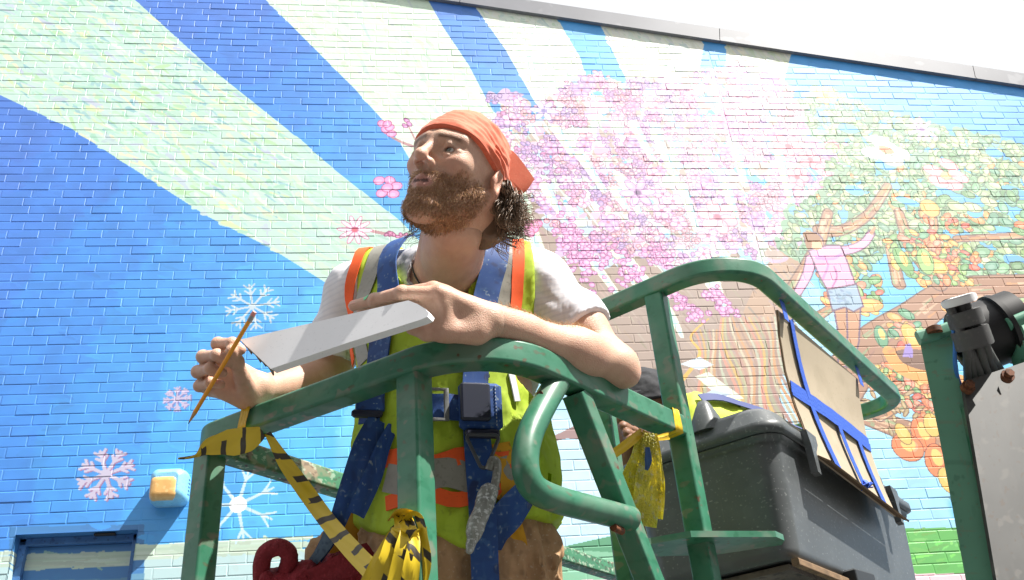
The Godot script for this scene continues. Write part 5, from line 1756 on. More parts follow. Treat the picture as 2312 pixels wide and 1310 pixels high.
func arm_prims(grow := 0.0) -> Array:
	var a := []
	var shl: Vector3 = Vector3(0.2869, 1.4754, 4.2939)
	var ell_: Vector3 = Vector3(0.4088, 1.2646, 4.3544)
	var wrl: Vector3 = Vector3(0.1500, 1.2610, 4.5450)
	a.append(cap(shl, shl.lerp(ell_, 0.55), 0.056 + grow, 0.049 + grow, 0.03))
	a.append(cap(shl.lerp(ell_, 0.5), ell_, 0.049 + grow, 0.035 + grow, 0.03))
	a.append(cap(ell_ + Vector3(0.010, -0.008, 0.0), ell_ + Vector3(0.020, -0.022, 0.002), 0.026 + grow, 0.020 + grow, 0.02))
	a.append(cap(ell_, ell_.lerp(wrl, 0.35), 0.035 + grow, 0.040 + grow, 0.03))
	a.append(cap(ell_.lerp(wrl, 0.3), wrl, 0.040 + grow, 0.026 + grow, 0.03))
	a.append(cap(ell_.lerp(wrl, 0.75) + Vector3(0, 0.008, 0), wrl + Vector3(0, 0.006, 0), 0.025 + grow, 0.023 + grow, 0.02))
	var shr: Vector3 = Vector3(-0.0938, 1.5243, 4.1867)
	var elr: Vector3 = Vector3(-0.1531, 1.3605, 4.1260)
	var wrr: Vector3 = Vector3(-0.2603, 1.2713, 4.2746)
	a.append(cap(shr, shr.lerp(elr, 0.5), 0.056 + grow, 0.048 + grow, 0.03))
	a.append(cap(shr.lerp(elr, 0.5), elr, 0.048 + grow, 0.040 + grow, 0.03))
	a.append(cap(elr, elr.lerp(wrr, 0.4), 0.040 + grow, 0.043 + grow, 0.03))
	a.append(cap(elr.lerp(wrr, 0.35), wrr, 0.043 + grow, 0.027 + grow, 0.03))
	return a

func torso_prims(grow := 0.0) -> Array:
	var t := []
	var up_chest: Vector3 = Vector3(0.0990, 1.4469, 4.2615)
	t.append(ell(Vector3(0.1012, 1.3580, 4.2551), Vector3(0.172 + grow, 0.165 + grow, 0.110 + grow), Basis(Vector3.RIGHT, 0.12), 0.05))
	t.append(ell(Vector3(0.1026, 1.1657, 4.2390), Vector3(0.158 + grow, 0.20 + grow, 0.112 + grow), Basis(Vector3.RIGHT, 0.1), 0.06))
	t.append(ell(Vector3(0.1046, 0.9905, 4.2097), Vector3(0.165 + grow, 0.135 + grow, 0.115 + grow), Basis.IDENTITY, 0.06))
	t.append(cap(up_chest, Vector3(0.2758, 1.4804, 4.2895), 0.075 + grow, 0.060 + grow, 0.05))
	t.append(cap(up_chest, Vector3(-0.0814, 1.5241, 4.1942), 0.075 + grow, 0.060 + grow, 0.05))
	t.append(cap(Vector3(0.1006, 1.4950, 4.3381), Vector3(0.2437, 1.4973, 4.3010), 0.046 + grow, 0.042 + grow, 0.05))
	t.append(cap(Vector3(0.0878, 1.4999, 4.3274), Vector3(-0.0478, 1.5362, 4.2240), 0.046 + grow, 0.042 + grow, 0.05))
	return t

func finger(out: Array, pts: Array, r0: float, r1: float, k := 0.004) -> void:
	for j in pts.size() - 1:
		var f0 := float(j) / (pts.size() - 1)
		var f1 := float(j + 1) / (pts.size() - 1)
		out.append(cap(pts[j], pts[j + 1], lerpf(r0, r1, f0), lerpf(r0, r1, f1), k))
		# knuckle
		if j > 0:
			out.append(cap(pts[j], pts[j] + Vector3(0, 0.0005, 0), lerpf(r0, r1, f0) + 0.0008, lerpf(r0, r1, f0) + 0.0008, k))

func hand_left_prims() -> Array:
	var h := []
	var w: Vector3 = Vector3(0.1500, 1.2610, 4.5450)
	h.append(cap(Vector3(0.1876, 1.2613, 4.5152), w, 0.027, 0.0245, 0.02))
	var mcp := [Vector3(0.0638, 1.2826, 4.5987), Vector3(0.0561, 1.3022, 4.5835), Vector3(0.0582, 1.3079, 4.5626), Vector3(0.0692, 1.3051, 4.5436)]
	h.append(cap(w + Vector3(0, 0.006, 0), mcp[0], 0.022, 0.0135, 0.015))
	h.append(cap(w, mcp[1], 0.022, 0.0130, 0.015))
	h.append(cap(w, mcp[2], 0.021, 0.0125, 0.015))
	h.append(cap(w + Vector3(0, -0.006, 0), mcp[3], 0.020, 0.0120, 0.015))
	h.append(cap(Vector3(0.1236, 1.2520, 4.5498), Vector3(0.0774, 1.2617, 4.5644), 0.024, 0.020, 0.02))
	h.append(cap(Vector3(0.0719, 1.2873, 4.5792), Vector3(0.0744, 1.2362, 4.5603), 0.014, 0.014, 0.02))
	h.append(cap(Vector3(0.0605, 1.2743, 4.5755), Vector3(0.0594, 1.2324, 4.5677), 0.009, 0.010, 0.016))
	# tendon ridges
	h.append(cap(Vector3(0.1157, 1.2727, 4.5766), mcp[0] + Vector3(0, 0.004, 0.006), 0.006, 0.006, 0.012))
	h.append(cap(Vector3(0.1261, 1.2328, 4.5539), Vector3(0.0729, 1.2247, 4.5708), 0.021, 0.0150, 0.018))
	h.append(cap(Vector3(0.0707, 1.2643, 4.5922), Vector3(0.0788, 1.2314, 4.5734), 0.009, 0.009, 0.016))
	finger(h, [mcp[0], Vector3(0.0046, 1.2904, 4.5915), Vector3(-0.0413, 1.2993, 4.5549), Vector3(-0.0781, 1.3053, 4.5251)], 0.0125, 0.0092)
	finger(h, [mcp[1], Vector3(0.0076, 1.3036, 4.5681), Vector3(-0.0345, 1.3066, 4.5321), Vector3(-0.0655, 1.3074, 4.5045)], 0.0120, 0.0085)
	finger(h, [mcp[2], Vector3(0.0121, 1.3065, 4.5457), Vector3(-0.0228, 1.3017, 4.5190), Vector3(-0.0459, 1.2977, 4.4991)], 0.0115, 0.0082)
	finger(h, [mcp[3], Vector3(0.0286, 1.2995, 4.5273), Vector3(0.0020, 1.2910, 4.5125), Vector3(-0.0171, 1.2874, 4.5041)], 0.0105, 0.0078)
	finger(h, [Vector3(0.0775, 1.2260, 4.5652), Vector3(0.0441, 1.2278, 4.5662), Vector3(0.0197, 1.2387, 4.5623)], 0.0140, 0.0105, 0.006)
	h.append(cap(Vector3(0.0482, 1.2839, 4.5855), Vector3(0.0461, 1.2427, 4.5602), 0.012, 0.012, 0.014))
	h.append(cap(Vector3(0.0279, 1.2856, 4.5718), Vector3(0.0274, 1.2528, 4.5519), 0.009, 0.009, 0.014))
	h.append(cap(Vector3(0.1348, 1.2700, 4.5659), Vector3(0.0862, 1.2851, 4.5881), 0.0045, 0.004, 0.006))
	h.append(cap(Vector3(0.1147, 1.2436, 4.5682), Vector3(0.0868, 1.2572, 4.5807), 0.0035, 0.003, 0.006))
	return h

func hand_right_prims() -> Array:
	var h := []
	var w: Vector3 = Vector3(-0.2603, 1.2713, 4.2746)
	h.append(cap(Vector3(-0.2272, 1.2970, 4.2301), w, 0.028, 0.0255, 0.02))
	var mcp := [Vector3(-0.3255, 1.3039, 4.3498), Vector3(-0.3438, 1.2923, 4.3378), Vector3(-0.3522, 1.2784, 4.3188), Vector3(-0.3517, 1.2639, 4.2959)]
	for k in 4:
		h.append(cap(w.lerp(mcp[k], 0.1), mcp[k], 0.023, 0.0135, 0.016))
	h.append(cap(Vector3(-0.2820, 1.2565, 4.2979), Vector3(-0.2859, 1.2606, 4.3552), 0.021, 0.0145, 0.014))
	h.append(cap(Vector3(-0.2839, 1.2467, 4.2799), Vector3(-0.3282, 1.2570, 4.3092), 0.020, 0.014, 0.02))
	finger(h, [mcp[0], Vector3(-0.3242, 1.3060, 4.3960), Vector3(-0.2949, 1.2941, 4.4189), Vector3(-0.2799, 1.2845, 4.4129)], 0.0125, 0.0090)
	finger(h, [mcp[1], Vector3(-0.3508, 1.2874, 4.3833), Vector3(-0.3201, 1.2748, 4.4131), Vector3(-0.3020, 1.2637, 4.4066)], 0.0122, 0.0088)
	finger(h, [mcp[2], Vector3(-0.3619, 1.2678, 4.3628), Vector3(-0.3336, 1.2576, 4.3960), Vector3(-0.3123, 1.2502, 4.3922)], 0.0118, 0.0085)
	finger(h, [mcp[3], Vector3(-0.3626, 1.2530, 4.3349), Vector3(-0.3376, 1.2444, 4.3662), Vector3(-0.3188, 1.2403, 4.3664)], 0.0108, 0.0080)
	finger(h, [Vector3(-0.2859, 1.2606, 4.3552), Vector3(-0.2901, 1.2701, 4.3933), Vector3(-0.2945, 1.2777, 4.4232)], 0.0140, 0.0105, 0.006)
	return h

var tone := FastNoiseLite.new()

func skin_tint(p: Vector3) -> Color:
	var c := Color(0.555, 0.34, 0.245)
	var v := tone.get_noise_3dv(p * 60.0) * 0.16 + tone.get_noise_3dv(p * 300.0) * 0.12
	return Color(c.r * (1 + v * 0.6), c.g * (1 + v), c.b * (1 + v))

func beard_amount(l: Vector3) -> float:
	# how much hair grows at a point of the face (own axes)
	var n := tone.get_noise_3dv(l * 120.0) * 0.006
	var line := lerpf(-0.040, -0.030, clampf(absf(l.x) / 0.07, 0, 1))
	var a := smoothstep(line + 0.024 + n, line - 0.014 + n, l.y) * smoothstep(-0.012, 0.010, l.z + n)
	a = maxf(a, smoothstep(-0.008, 0.0, -0.010 - absf(l.z - 0.012)) * smoothstep(0.06, 0.064, absf(l.x)) * smoothstep(0.03, 0.01, l.y))
	# under the chin it ends on the throat
	a *= smoothstep(-0.128, -0.108, l.y + clampf(0.03 - l.z, 0, 0.1) * 0.25)
	# clean patches: lips, and beside the lower lip
	var lip := Vector2(l.x / 0.023, (l.y + 0.0578) / 0.0125).length()
	if l.z > 0.07:
		a *= smoothstep(0.9, 1.12, lip)
		a *= smoothstep(-0.028, -0.037, l.y)
	return a

func head_tint(p: Vector3) -> Color:
	var l := hl(p)
	var c := skin_tint(p)
	# ruddy nose tip, cheeks and ears
	var red := smoothstep(0.022, 0.004, l.distance_to(Vector3(0, -0.020, 0.115))) * 0.5
	red = maxf(red, smoothstep(0.03, 0.008, Vector3(absf(l.x), l.y, l.z).distance_to(Vector3(0.043, -0.014, 0.078))) * 0.35)
	red = maxf(red, smoothstep(0.07, 0.085, absf(l.x)) * 0.5)
	c = c.lerp(Color(0.60, 0.27, 0.19), red)
	if l.z > 0.075:
		var lip := Vector2(l.x / 0.0225, (l.y + 0.0578) / 0.0118).length()
		c = c.lerp(Color(0.46, 0.20, 0.17), smoothstep(1.1, 0.85, lip) * 0.8)
		if absf(l.y + 0.0567) < 0.0034 and absf(l.x) < 0.016 and l.z < 0.1005:
			c = Color(0.10, 0.04, 0.035)
	var b := beard_amount(l)
	c = c.lerp(Color(0.32, 0.155, 0.08), b * 0.6)
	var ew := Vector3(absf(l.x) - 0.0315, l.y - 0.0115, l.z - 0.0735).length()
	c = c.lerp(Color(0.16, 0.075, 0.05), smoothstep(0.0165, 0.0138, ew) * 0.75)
	# brows
	var br := smoothstep(0.0055, 0.002, absf(l.y - 0.034 + maxf(0.0, absf(l.x) - 0.034) * 0.25)) * smoothstep(0.010, 0.015, absf(l.x)) * smoothstep(0.055, 0.046, absf(l.x)) * smoothstep(0.06, 0.07, l.z)
	c = c.lerp(Color(0.13, 0.065, 0.035), br * 0.8)
	return c

func bounds(prims: Array, pad: float) -> Array:
	var lo := Vector3.ONE * 1e9
	var hi := -lo
	for q: Prim in prims:
		if q.cut:
			continue
		for e in [[q.a, q.ra], [q.a + q.ba, q.rb]]:
			var r: Vector3 = Vector3.ONE * (e[1] if q.kind == 0 else maxf(q.r.x, maxf(q.r.y, q.r.z)))
			lo = lo.min(e[0] - r)
			hi = hi.max(e[0] + r)
	return [lo - Vector3.ONE * pad, hi + Vector3.ONE * pad]

var body_shape: Shape
var head_from := 0
var head_to := 0

func man() -> void:
	tone.seed = 5
	tone.frequency = 0.25
	tone.fractal_octaves = 3
	var at: Vector3 = Vector3(0.1043, 0.8612, 4.1313)
	var t := thing("person", "bearded man in orange bandana and lime vest leaning on the front rail, looking up", "person", down(at, FLOOR_H))
	var sm := std(Color.WHITE, 0.5, 0.45)
	sm.vertex_color_use_as_albedo = true
	sm.subsurf_scatter_enabled = true
	sm.subsurf_scatter_strength = 0.12
	noise_bump(sm, 0.045, 0.07, 23)
	sm.uv1_triplanar = true
	sm.uv1_world_triplanar = true
	sm.uv1_scale = Vector3.ONE * 14
	M.skin = sm
	var head := head_prims()
	var arms := arm_prims()
	var torso := torso_prims()
	var hl_ := hand_left_prims()
	var hr := hand_right_prims()
	# one body: torso and arms, then the finer head and hands joined on
	var body := torso.duplicate()
	body.append_array(arms)
	body.append(cap(hd(0, -0.09, -0.035), Vector3(0.0954, 1.4757, 4.3845), 0.055, 0.062, 0.03))
	var bb := bounds(body, 0.02)
	var s := skin(body, 0.008, bb[0], bb[1], null, skin_tint)
	bb = bounds(head, 0.012)
	head_from = s.v.size()
	skin(head, 0.0031, Vector3(bb[0].x, HO.y - 0.20, bb[0].z), bb[1], null, head_tint, s)
	head_to = s.v.size()
	body_shape = s
	bb = bounds(hl_, 0.01)
	skin(hl_, 0.0034, bb[0], bb[1], null, skin_tint, s)
	bb = bounds(hr, 0.01)
	skin(hr, 0.0034, bb[0], bb[1], null, skin_tint, s)
	part("body", s.mesh(), sm, t)
	face_parts(t, head)
	bandana(t, head)
	hair(t, head)
	clothes(t)
	nails(t)
	board_and_pencil()

func ball(c: Vector3, r: float, basis: Basis, tint, s: Shape = null) -> Shape:
	if s == null:
		s = Shape.new()
	var b := s.v.size()
	var N := 20
	var Mm := 28
	for i in N + 1:
		var th := PI * i / N
		for j in Mm + 1:
			var ph := TAU * j / Mm
			var d := Vector3(sin(th) * cos(ph), sin(th) * sin(ph), cos(th))
			s.v.append(c + basis * d * r)
			s.n.append(basis * d)
			s.c.append(tint.call(d))
	for i in N:
		for j in Mm:
			var a := b + i * (Mm + 1) + j
			s.i.append_array(PackedInt32Array([a, a + 1, a + Mm + 1, a + 1, a + Mm + 2, a + Mm + 1]))
	return s

func face_parts(t: Node3D, _head: Array) -> void:
	var em := std(Color.WHITE, 0.12, 0.6)
	em.vertex_color_use_as_albedo = true
	for sg in [-1.0, 1.0]:
		# gaze up and to the picture's left
		var look := (HB * Vector3(-0.10, 0.16, 1.0)).normalized()
		var bx := look.cross(Vector3.UP).normalized()
		var bas := Basis(bx, look.cross(bx), look)
		var sh := ball(hd(0.0315 * sg, 0.0115, 0.0735), 0.0122, bas, func(d: Vector3) -> Color:
			var a := acos(clampf(d.z, -1, 1))
			if a < 0.17:
				return Color(0.01, 0.01, 0.012)
			if a < 0.52:
				return Color(0.11, 0.13, 0.10)
			return Color(0.62, 0.58, 0.55))
		part("eye", sh.mesh(), em, t)

func head_point(dir: Vector3, head: Array, off: float) -> Vector3:
	# the skull's surface in a direction (own axes) from the head's middle
	var o := hd(0, 0.02, -0.015)
	var d := (HB * dir).normalized()
	var p := o + d * 0.19
	for k in 24:
		var e := field(p, head) - off
		p -= d * e
		if absf(e) < 0.0003:
			break
	return p

func bandana(t: Node3D, head: Array) -> void:
	var bare := [head[0], head[1], head[2]]
	var mt := tri(mottled(192, rgb8(230, 118, 86), 0.06, [[0.05, 0.66, rgb8(218, 104, 74), 0.2], [0.3, 0.76, rgb8(238, 150, 120), 0.06]], 151), 5.0, 0.8)
	mt.backlight_enabled = true
	mt.backlight = Color(0.5, 0.2, 0.12)
	mt.rim_enabled = true
	mt.rim = 0.25
	M.bandana = mt
	var N := 128
	var Mm := 46
	# brim tilts: forehead high, down behind the ears to the nape
	var rows := []
	var brim_y := func(a: float) -> float:
		# a = 0 in front, PI at the back, in own axes
		var f := (1.0 - cos(a)) / 2.0
		return lerpf(0.050, -0.028, pow(f, 1.1)) + 0.006 * sin(2.0 * a) * 0.0
	for i in Mm + 1:
		var row := []
		var f := float(i) / Mm
		for j in N:
			var a := TAU * j / N
			var by: float = brim_y.call(a)
			var dir0 := Vector3(sin(a), 0, cos(a))
			var y0: float = (by - 0.02) / 0.088
			var el := lerpf(atan(y0), PI / 2, f)
			# crown leans back so that bands run round the head
			var dir := Vector3(dir0.x * cos(el), sin(el), dir0.z * cos(el))
			var fold := 0.0
			# long pleats running round the head from the knot, fewest at the front
			var side := smoothstep(0.2, 1.3, absf(wrapf(a, -PI, PI)))
			var u := f * 9.0 + 0.8 * sin(a * 1.0) - 1.2 * cos(a * 0.5)
			fold += 0.0034 * pow(absf(sin((u + 0.9 * tone.get_noise_2d(a * 3.0, f * 8.0)) * PI * 0.9)), 2.0) * (0.25 + 0.75 * side) * (0.35 + 1.1 * absf(tone.get_noise_2d(a * 2.5 + 50.0, f * 10.0)) * 2.0) * smoothstep(0.0, 0.08, f) * smoothstep(0.85, 0.5, f)
			fold += 0.0016 * tone.get_noise_3d(dir.x * 9 + 7, dir.y * 26, dir.z * 9)
			# folded double brim band
			var band := smoothstep(0.22, 0.18, f + 0.05 * sin(a * 2.0 + 0.6)) * 0.0022
			row.append(head_point(dir, bare, 0.0062 + fold + band))
		rows.append(row)
	# brim turns inwards
	var inner := []
	for j in N:
		var a := TAU * j / N
		var by: float = brim_y.call(a)
		inner.append(head_point(Vector3(sin(a) * 1.0, (by - 0.022) / 0.088, cos(a)), bare, -0.004))
	rows.push_front(inner)
	var s := loft(turned_cap(rows), true, false)
	# puckered knot and tails at the back
	part("bandana", s.mesh(), mt, t)
	var b := t.get_node("bandana")
	var knot := [hell(0.045, -0.02, -0.112, Vector3(0.022, 0.016, 0.016), 0.01), hell(0.025, -0.018, -0.118, Vector3(0.018, 0.02, 0.014), 0.012)]
	var kb := bounds(knot, 0.01)
	part("knot", skin(knot, 0.004, kb[0], kb[1], func(p: Vector3, d: float) -> float: return d + 0.003 * tone.get_noise_3dv(p * 130.0)).mesh(), mt, b)
	# loose triangle of cloth flaring out behind: corner points in the photo's places
	var rowsA := []
	var top := [Vector3(0.1552, 1.6389, 4.6097), Vector3(0.1825, 1.6315, 4.5915), Vector3(0.2075, 1.6230, 4.5664), Vector3(0.2225, 1.6188, 4.5483), Vector3(0.2403, 1.6066, 4.5316), Vector3(0.2591, 1.5852, 4.5155)]
	var low := [Vector3(0.1315, 1.6214, 4.6075), Vector3(0.1509, 1.5968, 4.5895), Vector3(0.1661, 1.5784, 4.5687), Vector3(0.1812, 1.5620, 4.5527), Vector3(0.1948, 1.5462, 4.5357), Vector3(0.2208, 1.5454, 4.5094)]
	rowsA.append(smooth_path(top, 5))
	rowsA.append(smooth_path(low, 5))
	var n: int = rowsA[0].size()
	var lo := []
	var hi := []
	for k in n:
		var f := float(k) / (n - 1)
		var w := Vector3(0.003 * sin(f * 9.0), 0.002 * sin(f * 14.0), 0.004 * sin(f * 11.0 + 1.0))
		lo.append(rowsA[0][k] + w)
		hi.append(rowsA[1][k] - w)
	part("tail", sheet(lo, hi, 0.0022, 10, 0.010).mesh(), mt, b)
	var fold2 := [Vector3(0.1647, 1.6470, 4.5983), Vector3(0.1933, 1.6374, 4.5672), Vector3(0.2143, 1.6277, 4.5348), Vector3(0.2271, 1.6201, 4.5203)]
	var fold3 := [Vector3(0.1551, 1.6320, 4.6055), Vector3(0.1811, 1.6166, 4.5764), Vector3(0.2011, 1.6025, 4.5471), Vector3(0.2103, 1.5895, 4.5288)]
	part("tail", sheet(smooth_path(fold2, 5), smooth_path(fold3, 5), 0.002, 6, -0.006).mesh(), mt, b)

func turned_cap(rows: Array) -> Array:
	var out := []
	for r in rows:
		var q := PackedVector3Array()
		for p in r:
			q.append(p)
		out.append(q)
	var k: int = out[0].size()
	var g: Vector3 = (out[2][k / 3] - out[2][0]).cross(out[2][2 * k / 3] - out[2][0])
	if g.dot(out[-1][0] - out[0][0]) < 0:
		for j in out.size():
			out[j].reverse()
	return out

func strand(s: Shape, pts: Array, r: float, col: Color) -> void:
	var b := s.v.size()
	var n := pts.size()
	var prof := circle(r, 4)
	var sc := []
	for k in n:
		sc.append(maxf(0.25, 1.0 - pow(float(k) / (n - 1), 2.0) * 0.75))
	sweep(pts, prof, Vector3(0.31, 0.87, 0.38), sc, false, s)
	for k in s.v.size() - b:
		s.c.append(col)

func hair(t: Node3D, head: Array) -> void:
	var hm := std(Color.WHITE, 0.42, 0.5)
	hm.vertex_color_use_as_albedo = true
	M.hair = hm
	var rr := RandomNumberGenerator.new()
	rr.seed = 21
	# curls behind both ears and round the nape
	var s := Shape.new()
	for k in 118:
		var a := rr.randf_range(1.75, TAU - 1.75)   # round the back, 0 is the face
		if rr.randf() < 0.5:
			a = rr.randf_range(1.78, 2.6)
		elif rr.randf() < 0.3:
			a = TAU - rr.randf_range(1.8, 2.4)
		var root := head_point(Vector3(sin(a), rr.randf_range(-0.8, -0.08), cos(a)), [head[0], head[1]], -0.002)
		var outv := (root - hd(0, 0, -0.02)).normalized()
		var len := rr.randf_range(0.045, 0.095)
		var turns := rr.randf_range(1.6, 3.4)
		var ph := rr.randf() * TAU
		var cr := rr.randf_range(0.0055, 0.0100)
		var dirn := (outv * rr.randf_range(0.3, 0.9) + Vector3(0, -1, 0) * rr.randf_range(0.35, 0.95) + HB.x * 0.15 * signf(sin(a))).normalized()
		var ex := dirn.cross(Vector3(0.3, 0.2, 0.9)).normalized()
		var ey := dirn.cross(ex)
		var base := Color(0.12, 0.075, 0.047).lerp(Color(0.27, 0.18, 0.115), rr.randf())
		# a ringlet: strands that wind together and part at the tip
		for m in 9:
			var o := Vector3(rr.randfn(), rr.randfn(), rr.randfn()) * 0.0016
			var pw := ph + rr.randfn() * 0.25
			var ln := len * rr.randf_range(0.8, 1.12)
			var pts := []
			for j in 19:
				var f := j / 18.0
				var an := pw + turns * TAU * f
				pts.append(root + o * (0.5 + f * 1.6) + dirn * ln * f + Vector3(0, -0.016, 0) * f * f + (ex * cos(an) + ey * sin(an)) * cr * minf(1.0, f * 3.0))
			strand(s, pts, rr.randf_range(0.0007, 0.0013), base * rr.randf_range(0.85, 1.2))
	part("curly_hair", s.mesh(), hm, t)
	var core := [hell(0.050, -0.070, -0.075, Vector3(0.026, 0.040, 0.030), 0.02), hell(-0.040, -0.070, -0.072, Vector3(0.026, 0.036, 0.028), 0.02), hell(0.0, -0.065, -0.092, Vector3(0.05, 0.042, 0.026), 0.02)]
	var cb := bounds(core, 0.02)
	var cs := skin(core, 0.005, cb[0], cb[1], func(p: Vector3, d: float) -> float: return d + 0.010 * tone.get_noise_3dv(p * 90.0), func(_p): return Color(0.15, 0.095, 0.06))
	part("hair_mass", cs.mesh(), hm, t.get_node("curly_hair"))
	# beard and moustache: short hairs over the jaw
	var b := Shape.new()
	var made := 0
	var tries := 0
	while made < 5200 and tries < 60000:
		tries += 1
		var vi := rr.randi_range(head_from, head_to - 1)
		var p := body_shape.v[vi]
		var l := hl(p)
		if l.y > 0.04 or l.y < -0.15 or l.z < -0.04 or rr.randf() > beard_amount(l) * 1.05 - 0.05:
			continue
		made += 1
		var g := body_shape.n[vi]
		p += g.cross(Vector3(rr.randfn(), rr.randfn(), rr.randfn())) * 0.0012
		var downv := (HB * Vector3(l.x * 2.0, -1.0, 0.25)).normalized()
		if l.y > -0.06 and absf(l.x) < 0.03 and l.z > 0.08:
			downv = (HB * Vector3(signf(l.x) * 0.9, -0.6, 0.0)).normalized()
		var dirn := (g * rr.randf_range(0.35, 0.8) + downv + Vector3(rr.randfn(), rr.randfn(), rr.randfn()) * 0.22).normalized()
		var len := rr.randf_range(0.002, 0.0082) * (1.0 if l.y > -0.09 else 1.35)
		var c := Color(0.29, 0.135, 0.058).lerp(Color(0.58, 0.31, 0.15), rr.randf())
		if rr.randf() < 0.12:
			c = Color(0.62, 0.42, 0.23)
		var side := dirn.cross(g).normalized() * 0.00055
		var q := p + dirn * len * 0.55 + g * 0.0008
		var tip := q + (dirn - g * 0.35).normalized() * len * 0.45
		var at := b.v.size()
		for e in [p + side, p - side, p + g * 0.0009, q + side * 0.8, q - side * 0.8, q + g * 0.0007, tip]:
			b.v.append(e)
			b.n.append(((e - p) * 0.0 + g + (e - p).normalized() * 0.2).normalized())
			b.c.append(c)
		for tr in [[0, 2, 3], [2, 5, 3], [2, 1, 5], [1, 4, 5], [1, 0, 4], [0, 3, 4], [3, 5, 6], [5, 4, 6], [4, 3, 6]]:
			b.i.append_array(PackedInt32Array([at + tr[0], at + tr[1], at + tr[2]]))
	part("beard", b.mesh(), hm, t)
	# fine fair hair along the bared forearm
	var fh := Shape.new()
	var arms := arm_prims()
	var e0: Vector3 = Vector3(0.4088, 1.2646, 4.3544)
	var w0: Vector3 = Vector3(0.1500, 1.2610, 4.5450)
	for k in 900:
		var f := rr.randf_range(0.25, 0.97)
		var an := rr.randf_range(-0.9, 2.3)
		var axis := (w0 - e0).normalized()
		var u := axis.cross(Vector3.BACK).normalized()
		if u.y < 0:
			u = -u
		var v := axis.cross(u)
		var p := onto(e0.lerp(w0, f) + (u * cos(an) + v * sin(an)) * 0.05, arms, 0.0)
		var g := grad(p, arms)
		var d := (g * rr.randf_range(0.3, 0.9) + axis * 0.9 + Vector3(rr.randfn(), rr.randfn(), rr.randfn()) * 0.25).normalized()
		var L := rr.randf_range(0.006, 0.014)
		strand(fh, [p - g * 0.0005, p + d * L * 0.5, p + (d + axis * 0.4).normalized() * L], 0.00032, Color(0.42, 0.26, 0.13).lerp(Color(0.6, 0.43, 0.24), rr.randf()))
	part("arm_hair", fh.mesh(), hm, t)

